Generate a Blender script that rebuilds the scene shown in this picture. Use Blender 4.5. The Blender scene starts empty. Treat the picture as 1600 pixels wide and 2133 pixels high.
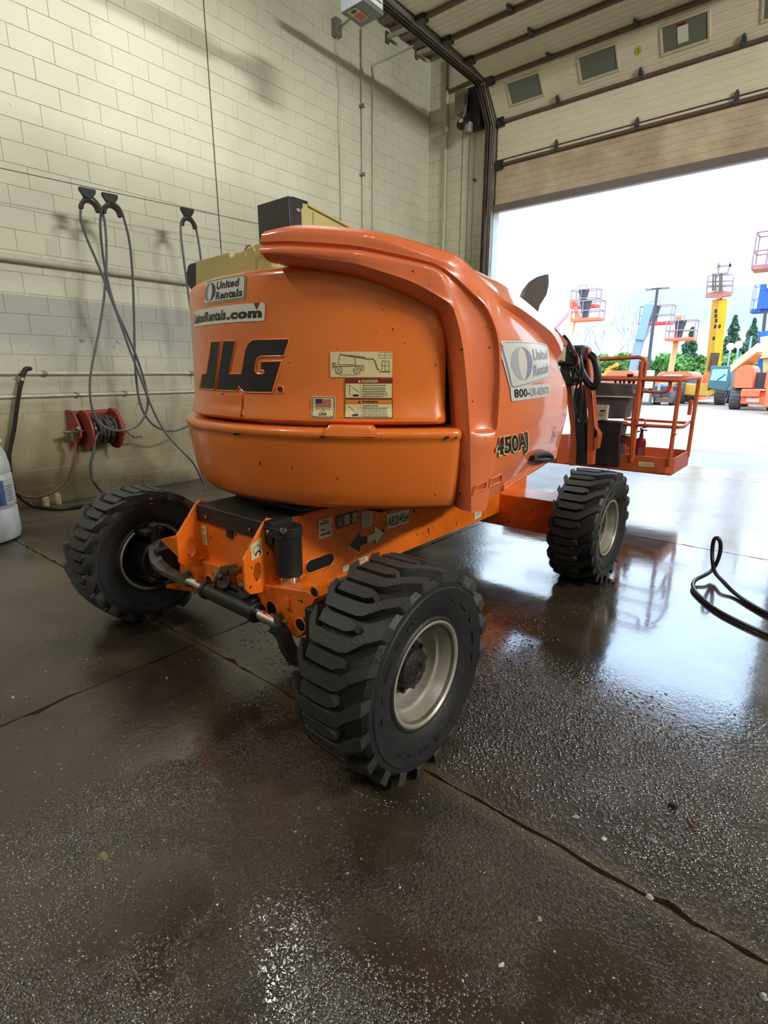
import bpy, bmesh, math, random
from math import sin, cos, pi, radians, degrees, sqrt, atan2
from mathutils import Vector, Matrix
from mathutils.bvhtree import BVHTree
random.seed(7)
S = bpy.context.scene
COL = S.collection

# ------------------------------------------------------------------ camera
FPX, CX, CY, HC, HZ = 1112.0, 800.0, 1066.5, 1.45, 775.0
PITCH = atan2(CY - HZ, FPX)
YAW = atan2(950.0, sqrt(FPX ** 2 + (CY - HZ) ** 2))
cd = bpy.data.cameras.new('camera')
cam = bpy.data.objects.new('camera', cd); COL.objects.link(cam)
cam.location = (0, 0, HC)
cam.rotation_euler = (pi / 2 - PITCH, 0, YAW)
cd.sensor_fit = 'HORIZONTAL'; cd.sensor_width = 36.0
cd.lens = FPX / 1600.0 * 36.0
cd.clip_start = 0.05; cd.clip_end = 500
S.camera = cam

# ------------------------------------------------------------------ colour
S.view_settings.view_transform = 'Standard'
S.view_settings.look = 'None'
S.view_settings.exposure = 0.0
S.view_settings.gamma = 1.0
S.view_settings.use_curve_mapping = False
S.cycles.max_bounces = 7
S.cycles.diffuse_bounces = 4
S.cycles.glossy_bounces = 4
S.cycles.sample_clamp_indirect = 6.0
S.cycles.caustics_reflective = False
S.cycles.caustics_refractive = False

# ------------------------------------------------------------------ sky
world = bpy.data.worlds.new('sky'); S.world = world
world.use_nodes = True
nt = world.node_tree; nt.nodes.clear()
wo = nt.nodes.new('ShaderNodeOutputWorld'); bg = nt.nodes.new('ShaderNodeBackground')
tc = nt.nodes.new('ShaderNodeTexCoord'); sp = nt.nodes.new('ShaderNodeSeparateXYZ')
rp = nt.nodes.new('ShaderNodeValToRGB'); ns = nt.nodes.new('ShaderNodeTexNoise')
mx = nt.nodes.new('ShaderNodeMix'); mx.data_type = 'RGBA'
rp2 = nt.nodes.new('ShaderNodeValToRGB')
mp = nt.nodes.new('ShaderNodeMapping'); mp.inputs['Scale'].default_value = (1.5, 1.5, 5)
nt.links.new(tc.outputs['Generated'], sp.inputs[0])
nt.links.new(sp.outputs['Z'], rp.inputs[0])
cr = rp.color_ramp
cr.elements[0].position = 0.0; cr.elements[0].color = (0.135, 0.19, 0.205, 1)
cr.elements[1].position = 0.5; cr.elements[1].color = (0.82, 1.12, 1.55, 1)
e = cr.elements.new(0.12); e.color = (0.175, 0.215, 0.225, 1)
e = cr.elements.new(0.26); e.color = (0.46, 0.54, 0.60, 1)
nt.links.new(tc.outputs['Generated'], mp.inputs[0]); nt.links.new(mp.outputs[0], ns.inputs['Vector'])
ns.inputs['Scale'].default_value = 2.2; ns.inputs['Detail'].default_value = 5
nt.links.new(ns.outputs['Fac'], rp2.inputs[0])
rp2.color_ramp.elements[0].position = 0.42; rp2.color_ramp.elements[1].position = 0.62
nt.links.new(rp2.outputs[0], mx.inputs['Factor'])
nt.links.new(rp.outputs[0], mx.inputs[6])
mx.inputs[7].default_value = (0.60, 0.66, 0.72, 1)
mm = nt.nodes.new('ShaderNodeMix'); mm.data_type = 'RGBA'; mm.inputs['Factor'].default_value = 0.35
nt.links.new(rp.outputs[0], mm.inputs[6]); nt.links.new(mx.outputs[2], mm.inputs[7])
nt.links.new(mm.outputs[2], bg.inputs['Color'])
bg.inputs['Strength'].default_value = 5.0
nt.links.new(bg.outputs[0], wo.inputs[0])

# ------------------------------------------------------------------ lamps of the hall (fixture meshes are built with the ceiling)
LAMPS = [(-4.25, 3.7), (-4.55, -2.2), (0.8, -2.2), (5.2, 3.6), (5.2, -2.2)]
LAMP_Z = 6.34
LAMP_W = [115, 130, 60, 80, 100]
for i, (lx, ly) in enumerate(LAMPS):
    ld = bpy.data.lights.new('hall_lamp', 'AREA'); ld.shape = 'RECTANGLE'
    ld.size = 0.34; ld.size_y = 1.2; ld.energy = LAMP_W[i]; ld.color = (1.0, 0.985, 0.925)
    lo = bpy.data.objects.new('hall_lamp', ld); COL.objects.link(lo)
    lo.location = (lx, ly, LAMP_Z - 0.03)
fd = bpy.data.lights.new('added_side_light', 'AREA'); fd.shape = 'RECTANGLE'; fd.size = 1.1; fd.size_y = 0.22; fd.energy = 850; fd.color = (1.0, 0.985, 0.925)  # added side light, unseen, set to throw the heater's shadow band
fo = bpy.data.objects.new('added_side_light', fd); COL.objects.link(fo); fo.location = (7.80, 3.4, 6.30); fo.rotation_euler = (0, radians(86), 0)
fd.size, fd.size_y = 0.42, 2.4
# daylight portal in the open bay door
pd = bpy.data.lights.new('door_portal', 'AREA'); pd.shape = 'RECTANGLE'; pd.size = 5.4; pd.size_y = 4.2
pd.cycles.is_portal = True
po = bpy.data.objects.new('door_portal', pd); COL.objects.link(po)
po.location = (-2.45, 9.75, 2.1); po.rotation_euler = (-pi / 2, 0, 0)

# ------------------------------------------------------------------ pixel helpers: a point of the place, from where it is seen and one known coordinate
FW = Vector((-sin(YAW) * cos(PITCH), cos(YAW) * cos(PITCH), -sin(PITCH)))
RT = Vector((cos(YAW), sin(YAW), 0)); UP = RT.cross(FW); CAM = Vector((0, 0, HC))
def ray(x, y): return FW + RT * ((x - CX) / FPX) + UP * ((CY - y) / FPX)
def gz(x, y, z=0.0):
    d = ray(x, y); return CAM + d * ((z - HC) / d.z)
def gx(x, y, X):
    d = ray(x, y); return CAM + d * (X / d.x)
def gy(x, y, Y):
    d = ray(x, y); return CAM + d * (Y / d.y)
TC = Vector((-2.12, 2.6))
def cyl(x, y, R):
    d = ray(x, y); dx, dy = d.x, d.y
    a = dx * dx + dy * dy; b = -2 * (dx * TC.x + dy * TC.y); c = TC.x ** 2 + TC.y ** 2 - R * R
    D = max(0.0, b * b - 4 * a * c); t = (-b - sqrt(D)) / 2 / a
    return CAM + d * t
def cth(x, y, R):
    p = cyl(x, y, R); return atan2(p.y - TC.y, p.x - TC.x), p.z

# ------------------------------------------------------------------ materials
MATS = {}
def srgb(r, g, b):
    f = lambda c: (c / 255) / 12.92 if c <= 10 else ((c / 255 + 0.055) / 1.055) ** 2.4
    return (f(r), f(g), f(b))
def mat(name, col, rough=0.5, metal=0.0, var=0.0, vscale=6.0, col2=None, bump=0.0, bscale=40.0, coat=0.0, spec=0.5,
        speck=None, speck_amt=0.0, speck_scale=60.0, rvar=0.0, emit=None, estr=0.0, streak=False):
    if name in MATS: return MATS[name]
    m = bpy.data.materials.new(name); m.use_nodes = True
    N = m.node_tree.nodes; L = m.node_tree.links
    b = N['Principled BSDF']
    b.inputs['Base Color'].default_value = (*col, 1); b.inputs['Roughness'].default_value = rough
    b.inputs['Metallic'].default_value = metal; b.inputs['Coat Weight'].default_value = coat
    b.inputs['Coat Roughness'].default_value = 0.08; b.inputs['Specular IOR Level'].default_value = spec
    if emit: b.inputs['Emission Color'].default_value = (*emit, 1); b.inputs['Emission Strength'].default_value = estr
    geo = N.new('ShaderNodeNewGeometry'); pos = geo.outputs['Position']
    if streak:
        mpn = N.new('ShaderNodeMapping'); mpn.inputs['Scale'].default_value = (1, 1, 0.18); L.new(pos, mpn.inputs[0]); vpos = mpn.outputs[0]
    else: vpos = pos
    cur = None
    if var > 0:
        n = N.new('ShaderNodeTexNoise'); n.inputs['Scale'].default_value = vscale; n.inputs['Detail'].default_value = 6
        n.inputs['Roughness'].default_value = 0.6
        L.new(vpos, n.inputs['Vector'])
        r = N.new('ShaderNodeMapRange'); r.inputs['From Min'].default_value = 0.35; r.inputs['From Max'].default_value = 0.7
        r.inputs['To Max'].default_value = var; L.new(n.outputs['Fac'], r.inputs['Value'])
        x = N.new('ShaderNodeMix'); x.data_type = 'RGBA'; L.new(r.outputs[0], x.inputs['Factor'])
        x.inputs[6].default_value = (*col, 1); x.inputs[7].default_value = (*(col2 or tuple(c * 0.45 for c in col)), 1)
        cur = x.outputs[2]
        if rvar:
            r2 = N.new('ShaderNodeMapRange'); r2.inputs['To Min'].default_value = rough; r2.inputs['To Max'].default_value = min(1, rough + rvar)
            L.new(n.outputs['Fac'], r2.inputs['Value']); L.new(r2.outputs[0], b.inputs['Roughness'])
    if speck:
        n = N.new('ShaderNodeTexNoise'); n.inputs['Scale'].default_value = speck_scale; n.inputs['Detail'].default_value = 3
        L.new(pos, n.inputs['Vector'])
        r = N.new('ShaderNodeMapRange'); r.inputs['From Min'].default_value = 1 - speck_amt; r.inputs['From Max'].default_value = 1 - speck_amt + 0.03
        L.new(n.outputs['Fac'], r.inputs['Value'])
        x = N.new('ShaderNodeMix'); x.data_type = 'RGBA'; L.new(r.outputs[0], x.inputs['Factor'])
        if cur: L.new(cur, x.inputs[6])
        else: x.inputs[6].default_value = (*col, 1)
        x.inputs[7].default_value = (*speck, 1); cur = x.outputs[2]
    if cur: L.new(cur, b.inputs['Base Color'])
    if bump > 0:
        n = N.new('ShaderNodeTexNoise'); n.inputs['Scale'].default_value = bscale; n.inputs['Detail'].default_value = 4
        L.new(pos, n.inputs['Vector'])
        bp = N.new('ShaderNodeBump'); bp.inputs['Strength'].default_value = bump; bp.inputs['Distance'].default_value = 0.01
        L.new(n.outputs['Fac'], bp.inputs['Height']); L.new(bp.outputs[0], b.inputs['Normal'])
    MATS[name] = m
    return m
ORANGE = srgb(224, 118, 42)
M_OR = mat('orange_paint', ORANGE, 0.30, 0, 0.35, 3.0, srgb(205, 88, 22), 0.03, 25, coat=0.45, speck=srgb(60, 30, 14), speck_amt=0.275, speck_scale=34)
M_ORH = mat('orange_hood_paint', srgb(222, 116, 68), 0.38, 0, 0.35, 3.0, srgb(205, 90, 44), 0.05, 160, coat=0.55, speck=srgb(70, 38, 24), speck_amt=0.295, speck_scale=40)  # pinker, duller than the tail orange: wet reflections put into the colour
M_ORD = mat('orange_chassis_paint', srgb(244, 118, 24), 0.38, 0, 0.6, 5.0, srgb(176, 74, 14), 0.06, 30, coat=0.25, speck=srgb(50, 28, 14), speck_amt=0.33, speck_scale=30)
M_BAS = mat('orange_basket_paint', srgb(196, 92, 52), 0.45, 0, 0.5, 8.0, srgb(150, 70, 44), 0.03, 30)
M_BLK = mat('black_paint', srgb(24, 24, 26), 0.38, 0, 0.5, 12, srgb(46, 44, 42), 0.05, 60)
M_BPL = mat('black_plastic', srgb(18, 18, 20), 0.5, 0, 0.3, 9, srgb(36, 36, 36), 0.1, 120)
M_RUB = mat('tyre_rubber', srgb(22, 22, 24), 0.38, 0, 0.6, 5, srgb(40, 39, 39), 0.25, 90, rvar=0.3)
M_LUG = mat('tyre_tread_rubber', srgb(33, 33, 35), 0.40, 0, 0.8, 4, srgb(66, 64, 60), 0.25, 70, rvar=0.35)
M_RIM = mat('silver_rim_paint', srgb(176, 172, 160), 0.42, 0.35, 0.8, 5, srgb(118, 110, 96), 0.05, 40)
M_HUB = mat('greasy_black_hub', srgb(20, 19, 18), 0.55, 0.2, 0.5, 20, srgb(50, 44, 36), 0.3, 80)
M_CHR = mat('chrome_rod', srgb(215, 212, 205), 0.12, 1.0, 0.15, 30, srgb(120, 110, 100))
M_STL = mat('grimy_steel', srgb(130, 118, 100), 0.45, 0.8, 0.6, 30, srgb(70, 55, 40))
M_ARM = mat('dirty_steering_arm', srgb(92, 86, 78), 0.6, 0.2, 0.8, 25, srgb(40, 38, 35), 0.3, 60)
M_TAN = mat('tan_boom_paint', srgb(180, 174, 114), 0.45, 0, 0.35, 4, srgb(152, 144, 90), 0.03, 30)
M_CRM = mat('cream_boom_paint', srgb(226, 214, 168), 0.5, 0, 0.3, 3, srgb(200, 186, 140))
M_WHT = mat('white_decal', srgb(222, 222, 208), 0.35, 0, 0.2, 20, srgb(196, 194, 178))
M_CRE = mat('cream_decal', srgb(214, 200, 150), 0.35, 0, 0.2, 20, srgb(190, 174, 128))
M_INK = mat('decal_ink', srgb(22, 22, 24), 0.4)
M_GRY = mat('decal_grey', srgb(128, 132, 140), 0.4)
M_NAV = mat('decal_navy', srgb(44, 48, 96), 0.4)
M_RED = mat('decal_red', srgb(120, 30, 24), 0.4)
M_FRD = mat('decal_flag_red', srgb(176, 48, 44), 0.4)
M_DOR = mat('decal_orange', srgb(214, 122, 40), 0.4)
M_LOGO = mat('logo_black', srgb(20, 20, 21), 0.55)
M_WALL = None
M_HOSE = mat('grey_hose', srgb(84, 86, 94), 0.35, 0, 0.2, 10)
M_HOSB = mat('black_hose', srgb(28, 26, 28), 0.3, 0, 0.3, 10, srgb(48, 44, 44))
M_HOSR = mat('brown_red_hose', srgb(122, 72, 52), 0.5, 0, 0.4, 10)
M_REEL = mat('red_reel_paint', srgb(150, 62, 46), 0.5, 0, 0.5, 9, srgb(104, 44, 34))
M_GALV = mat('galvanised_steel', srgb(150, 144, 138), 0.45, 0.35, 0.6, 4, srgb(104, 96, 90), 0.05, 40)
M_DRKS = mat('dark_door_steel', srgb(112, 102, 94), 0.5, 0.2, 0.6, 4, srgb(62, 54, 48))
M_PIPW = mat('painted_pipe', srgb(206, 204, 186), 0.4, 0, 0.3, 8, srgb(160, 150, 130))
M_HTR = mat('heater_grey', srgb(128, 134, 138), 0.45, 0.2, 0.25, 6)
M_LABL = mat('label_white', srgb(214, 222, 216), 0.4, 0, 0.2, 30)
M_PLAS = mat('white_drum_plastic', srgb(226, 232, 234), 0.45, 0, 0.5, 6, srgb(168, 168, 160), speck=srgb(90, 84, 70), speck_amt=0.30, speck_scale=40)
M_BLUE = mat('blue_label', srgb(48, 80, 150), 0.4, 0, 0.6, 14, srgb(120, 150, 196))
M_LEAF = mat('broadleaf', srgb(86, 132, 62), 0.7, 0, 0.9, 1.2, srgb(130, 172, 86))
M_CONF = mat('conifer_leaf', srgb(66, 98, 74), 0.8, 0, 0.9, 1.2, srgb(100, 132, 96))
M_BARK = mat('bark', srgb(120, 110, 104), 0.9)
M_FOR = mat('far_orange_paint', srgb(240, 116, 76), 0.45, 0, 0.3, 1.5, srgb(226, 100, 60))
M_FYE = mat('far_yellow_paint', srgb(206, 154, 60), 0.45, 0, 0.4, 1.5, srgb(196, 140, 50))
M_FCR = mat('far_cream_paint', srgb(222, 206, 150), 0.5, 0, 0.2, 1.5)
M_FBL = mat('far_blue_paint', srgb(36, 92, 180), 0.45, 0, 0.2, 1.5)
M_FGB = mat('far_greyblue_paint', srgb(132, 162, 196), 0.45, 0, 0.2, 1.5)
M_FDK = mat('far_dark_steel', srgb(72, 72, 80), 0.6, 0.1, 0.4, 3)
M_FTY = mat('far_tyre', srgb(66, 68, 68), 0.7, 0, 0.5, 4, srgb(100, 100, 96))
M_GRN = mat('cab_green', srgb(70, 108, 110), 0.4)
M_GLS = mat('cab_glass', srgb(150, 196, 204), 0.08, 0, spec=0.8)

# ------------------------------------------------------------------ mesh building
class MB:
    def __init__(s): s.v = []; s.f = []; s.m = []; s.mats = []
    def mi(s, m):
        if m not in s.mats: s.mats.append(m)
        return s.mats.index(m)
    def add(s, vs, fs, m):
        o = len(s.v); s.v += [tuple(v) for v in vs]; k = s.mi(m)
        for f in fs: s.f.append([i + o for i in f]); s.m.append(k)
    def box(s, c, d, m, M=None):
        c = Vector(c); hx, hy, hz = d[0] / 2, d[1] / 2, d[2] / 2
        vs = [Vector((x * hx, y * hy, z * hz)) for x in (-1, 1) for y in (-1, 1) for z in (-1, 1)]
        if M is not None: vs = [M @ v for v in vs]
        s.add([v + c for v in vs], [(0, 1, 3, 2), (4, 6, 7, 5), (0, 4, 5, 1), (2, 3, 7, 6), (0, 2, 6, 4), (1, 5, 7, 3)], m)
    def beam(s, a, b, w, h, m, up=(0, 0, 1)):
        a = Vector(a); b = Vector(b); d = (b - a); L = d.length; d.normalize()
        u = Vector(up)
        if abs(d.dot(u)) > 0.98: u = Vector((0, 1, 0)) if abs(d.y) < 0.9 else Vector((1, 0, 0))
        r = d.cross(u).normalized(); u = r.cross(d)
        M = Matrix((r, d, u)).transposed()
        s.box((a + b) / 2, (w, L, h), m, M)
    def cyl(s, a, b, r, m, n=16, r2=None, caps=True):
        a = Vector(a); b = Vector(b); d = (b - a).normalized()
        u = Vector((0, 0, 1)) if abs(d.z) < 0.9 else Vector((1, 0, 0))
        x = d.cross(u).normalized(); y = d.cross(x)
        r2 = r if r2 is None else r2
        vs = [a + (x * cos(2 * pi * i / n) + y * sin(2 * pi * i / n)) * r for i in range(n)] + \
             [b + (x * cos(2 * pi * i / n) + y * sin(2 * pi * i / n)) * r2 for i in range(n)]
        fs = [(i, (i + 1) % n, n + (i + 1) % n, n + i) for i in range(n)]
        if caps: fs += [tuple(range(n - 1, -1, -1)), tuple(range(n, 2 * n))]
        s.add(vs, fs, m)
    def tube(s, pts, r, m, n=8, closed=False, smooth=0):
        pts = [Vector(p) for p in pts]; n0 = len(pts)
        if smooth: pts = catmull(pts, smooth, closed)
        if isinstance(r, (list, tuple)) and len(r) != len(pts): r = [r[min(int(i / (len(pts) - 1) * (n0 - 1) + 0.5), n0 - 1)] for i in range(len(pts))]
        N = len(pts); vs = []; prev = None
        for i, p in enumerate(pts):
            if closed: d = pts[(i + 1) % N] - pts[i - 1]
            else: d = pts[min(i + 1, N - 1)] - pts[max(i - 1, 0)]
            d.normalize()
            if prev is None:
                u = Vector((0, 0, 1)) if abs(d.z) < 0.9 else Vector((1, 0, 0))
                x = d.cross(u).normalized()
            else:
                x = (prev - d * prev.dot(d)).normalized()
            prev = x; y = d.cross(x)
            rr = r[i] if isinstance(r, (list, tuple)) else r
            vs += [p + (x * cos(2 * pi * k / n) + y * sin(2 * pi * k / n)) * rr for k in range(n)]
        fs = []
        for i in range(N if closed else N - 1):
            j = (i + 1) % N
            for k in range(n): fs.append((i * n + k, i * n + (k + 1) % n, j * n + (k + 1) % n, j * n + k))
        if not closed: fs += [tuple(range(n - 1, -1, -1)), tuple((N - 1) * n + k for k in range(n))]
        s.add(vs, fs, m)
    def prism(s, pts, ext, m):
        """closed outline (3D, planar) pushed along ext"""
        pts = [Vector(p) for p in pts]; e = Vector(ext); n = len(pts)
        tri = tess(pts)
        s.add(pts + [p + e for p in pts], [t for t in tri] + [tuple(n + i for i in reversed(t)) for t in tri] +
              [(i, (i + 1) % n, n + (i + 1) % n, n + i) for i in range(n)], m)
    def lathe(s, prof, c, axis, m, n=48, a0=0, a1=2 * pi, cap=False):
        """prof: (radius, offset along axis)"""
        c = Vector(c); d = Vector(axis).normalized()
        u = Vector((0, 0, 1)) if abs(d.z) < 0.9 else Vector((1, 0, 0))
        x = d.cross(u).normalized(); y = d.cross(x); k = len(prof)
        full = abs(a1 - a0 - 2 * pi) < 1e-6; cnt = n if full else n + 1
        vs = []
        for i in range(cnt):
            a = a0 + (a1 - a0) * i / n
            for r, h in prof: vs.append(c + d * h + (x * cos(a) + y * sin(a)) * r)
        fs = []
        for i in range(n):
            j = (i + 1) % cnt
            for q in range(k - 1): fs.append((i * k + q, i * k + q + 1, j * k + q + 1, j * k + q))
        s.add(vs, fs, m)
    def grid(s, rows, m, closed=False):
        k = len(rows[0]); vs = [p for r in rows for p in r]; fs = []
        for i in range(len(rows) - 1):
            for q in range(k - 1): fs.append((i * k + q, i * k + q + 1, (i + 1) * k + q + 1, (i + 1) * k + q))
        s.add(vs, fs, m)
    def mesh(s, name, angle=35, smooth=True):
        me = bpy.data.meshes.new(name); me.from_pydata(s.v, [], s.f)
        for m in s.mats: me.materials.append(m)
        if len(s.mats) > 1: me.polygons.foreach_set('material_index', s.m)
        if smooth:
            me.polygons.foreach_set('use_smooth', [True] * len(me.polygons))
            me.update(); me.set_sharp_from_angle(angle=radians(angle))
        me.update()
        return me
    def build(s, name, parent=None, bevel=0, angle=35, fix=True, label=None, sub=0):
        me = s.mesh(name, angle)
        if fix:
            bm = bmesh.new(); bm.from_mesh(me); bmesh.ops.recalc_face_normals(bm, faces=bm.faces); bm.to_mesh(me); bm.free()
        o = bpy.data.objects.new(name, me); COL.objects.link(o)
        if parent is not None: put(o, parent)
        if bevel:
            b = o.modifiers.new('b', 'BEVEL'); b.width = bevel; b.segments = 2; b.limit_method = 'ANGLE'; b.angle_limit = radians(40)
        if label: o['label'] = label
        return o
def world_of(o):
    M = o.matrix_basis.copy(); p = o.parent
    while p is not None: M = p.matrix_basis @ M; p = p.parent
    return M
def put(o, parent):
    """child keeps the world coordinates its mesh was written in"""
    o.parent = parent; o.matrix_basis = world_of(parent).inverted() @ o.matrix_basis
def tess(pts):
    from mathutils.geometry import tessellate_polygon
    return [tuple(t) for t in tessellate_polygon([pts])]
def catmull(P, k, closed=False):
    out = []; n = len(P)
    rng = range(n if closed else n - 1)
    for i in rng:
        if closed: a, b, c, d = P[i - 1], P[i], P[(i + 1) % n], P[(i + 2) % n]
        else: a, b, c, d = P[max(i - 1, 0)], P[i], P[i + 1], P[min(i + 2, n - 1)]
        for j in range(k):
            t = j / k
            out.append(0.5 * ((2 * b) + (c - a) * t + (2 * a - 5 * b + 4 * c - d) * t * t + (3 * b - a - 3 * c + d) * t ** 3))
    if not closed: out.append(P[-1].copy())
    return out
def tag(o, label=None, cat=None, group=None, kind=None):
    if label: o['label'] = label
    if cat: o['category'] = cat
    if group: o['group'] = group
    if kind: o['kind'] = kind
    return o
def empty(name, loc=(0, 0, 0), rz=0, label=None, cat=None, group=None):
    o = bpy.data.objects.new(name, None); COL.objects.link(o); o.location = loc; o.rotation_euler = (0, 0, rz)
    o.empty_display_size = 0.1
    return tag(o, label, cat, group)
def struct(o, label=None):
    o['kind'] = 'structure'
    if label: o['label'] = label
    return o
def copy_tree(o, parent=None):
    c = o.copy(); COL.objects.link(c); c.parent = parent
    for ch in list(o.children): copy_tree(ch, c)
    return c

# ---- decals: flat print and lettering laid on a surface
TXT = {}
def text2d(txt, bold=0.0, shear=0.0):
    key = (txt, bold, shear)
    if key in TXT: return TXT[key]
    cu = bpy.data.curves.new('t', 'FONT'); cu.body = txt; cu.offset = bold; cu.shear = shear; cu.resolution_u = 3; cu.space_character = 1.0 + bold * 1.6
    o = bpy.data.objects.new('t', cu); COL.objects.link(o)
    dg = bpy.context.evaluated_depsgraph_get(); me = bpy.data.meshes.new_from_object(o.evaluated_get(dg))
    vs = [(v.co.x, v.co.y) for v in me.vertices]; fs = [tuple(p.vertices) for p in me.polygons]
    bpy.data.objects.remove(o); bpy.data.curves.remove(cu); bpy.data.meshes.remove(me)
    x0 = min(v[0] for v in vs); x1 = max(v[0] for v in vs)
    TXT[key] = (vs, fs, x0, x1); return TXT[key]
class Decal:
    """map_uv(u, v) -> (point, normal), u and v in 0..1; asp = width / height"""
    def __init__(s, map_uv, asp): s.map = map_uv; s.asp = asp; s.parts = []
    def poly(s, pts, m, lvl=1): s.parts.append(([(x, y) for x, y in pts], tess([Vector((x, y, 0)) for x, y in pts]), m, lvl)); return s
    def rect(s, u0, v0, u1, v1, m, lvl=1, r=0.0):
        if r:
            pts = []
            for cx, cy, a0 in ((u1 - r / s.asp, v1 - r, 0), (u0 + r / s.asp, v1 - r, 90), (u0 + r / s.asp, v0 + r, 180), (u1 - r / s.asp, v0 + r, 270)):
                for k in range(5):
                    a = radians(a0 + 22.5 * k); pts.append((cx + r / s.asp * cos(a), cy + r * sin(a)))
        else: pts = [(u0, v0), (u1, v0), (u1, v1), (u0, v1)]
        return s.poly(pts, m, lvl)
    def ring(s, cx, cy, r0, r1, a0, a1, m, lvl=2, sx=1.0):
        n = 20; vs = []
        for k in range(n + 1):
            a = radians(a0 + (a1 - a0) * k / n)
            for r in (r0, r1): vs.append((cx + r * cos(a) * sx / s.asp, cy + r * sin(a)))
        fs = [(2 * k, 2 * k + 1, 2 * k + 3, 2 * k + 2) for k in range(n)]
        s.parts.append((vs, fs, m, lvl)); return s
    def text(s, txt, u0, v0, u1, h, m, lvl=2, bold=0.0, shear=0.0):
        vs, fs, x0, x1 = text2d(txt, bold, shear); k = (u1 - u0) / (x1 - x0)
        s.parts.append(([(u0 + (x - x0) * k, v0 + y * h / 0.72) for x, y in vs], fs, m, lvl)); return s
    def line(s, u0, v0, u1, v1, w, m, lvl=2):
        d = Vector(((u1 - u0) * s.asp, v1 - v0)); d = Vector((-d.y, d.x)).normalized() * w / 2
        return s.poly([(u0 - d.x / s.asp, v0 - d.y), (u1 - d.x / s.asp, v1 - d.y), (u1 + d.x / s.asp, v1 + d.y), (u0 + d.x / s.asp, v0 + d.y)], m, lvl)
    def build(s, name, parent, label=None, cuts=0, off=0.0012):
        M = MB()
        for vs, fs, m, lvl in s.parts:
            if cuts:
                bm = bmesh.new(); V = [bm.verts.new((x, y, 0)) for x, y in vs]
                for f in fs:
                    try: bm.faces.new([V[i] for i in f])
                    except ValueError: pass
                for k in range(1, cuts):
                    bmesh.ops.bisect_plane(bm, geom=bm.verts[:] + bm.edges[:] + bm.faces[:], plane_co=(k / cuts, 0, 0), plane_no=(1, 0, 0))
                for k in range(1, 8):
                    bmesh.ops.bisect_plane(bm, geom=bm.verts[:] + bm.edges[:] + bm.faces[:], plane_co=(0, k / 8, 0), plane_no=(0, 1, 0))
                bm.verts.index_update(); vs = [(v.co.x, v.co.y) for v in bm.verts]; fs = [tuple(v.index for v in f.verts) for f in bm.faces]
                bm.free()
            P = []
            for x, y in vs:
                p, n = s.map(x, y); P.append(p + n * (off + 0.0008 * lvl))
            M.add(P, fs, m)
        # every face looks outwards
        p, n = s.map(0.5, 0.5)
        for i, f in enumerate(M.f):
            a, b, c = (Vector(M.v[k]) for k in f[:3])
            if (b - a).cross(c - a).dot(n) < 0: M.f[i] = list(reversed(f))
        o = M.build(name, parent, fix=False, label=label)
        return o
def quad_map(a, b, c, d):
    """corners: lower left, lower right, upper right, upper left"""
    a, b, c, d = map(Vector, (a, b, c, d)); n = (b - a).cross(d - a).normalized()
    return lambda u, v: ((a * (1 - u) + b * u) * (1 - v) + (d * (1 - u) + c * u) * v, n)
WALLP = [(0.8, 1.115), (0.88, 1.119), (0.95, 1.138), (1.02, 1.150), (1.10, 1.160), (1.155, 1.166), (1.18, 1.173), (1.21, 1.177), (1.23, 1.14), (1.252, 1.137), (1.275, 1.134), (1.30, 1.123), (1.40, 1.117), (1.60, 1.111), (1.78, 1.107), (1.9, 1.103)]
def wallR(z):
    for (a, ra), (b, rb) in zip(WALLP[:-1], WALLP[1:]):
        if a <= z <= b: return ra + (rb - ra) * (z - a) / (b - a)
    return 1.11
def tail_map(px0, py0, px1, py1, R, lean=0.0):
    """on the round tail: upper left and lower right pixel of the decal; returns map and aspect"""
    t0, z1 = cth(px0, py0, R); t1, z0 = cth(px1, py1, R)
    def f(u, v):
        t = t0 + (t1 - t0) * u; z = z0 + (z1 - z0) * v; R_ = wallR(z)
        n = Vector((cos(t), sin(t), 0)); return Vector((TC.x + R_ * cos(t), TC.y + R_ * sin(t), z)), n
    return f, (t1 - t0) * R / (z1 - z0)
def fake_lines(D, u0, v0, u1, v1, n, m, lvl=2, fill=0.45, seed=1):
    """rows of print too small to read"""
    rnd = random.Random(seed); h = (v1 - v0) / n
    for i in range(n):
        y = v1 - (i + 1) * h; x = u0
        end = u1 - rnd.random() * 0.2 * (u1 - u0)
        while x < end:
            w = (0.03 + rnd.random() * 0.06) * (u1 - u0) * 1.4
            D.rect(x, y + h * 0.25, min(x + w, end), y + h * (0.25 + fill), m, lvl); x += w + 0.018 * (u1 - u0)
#@@PART2
# ================================================================== SETTING
WX, DY, JX, JZ, CZ = -6.68, 9.43, -5.25, 4.25, 6.93
RX, BY = 8.0, -8.0
DXR = -0.3
GH = 0.2035; GL = 0.4064

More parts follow.
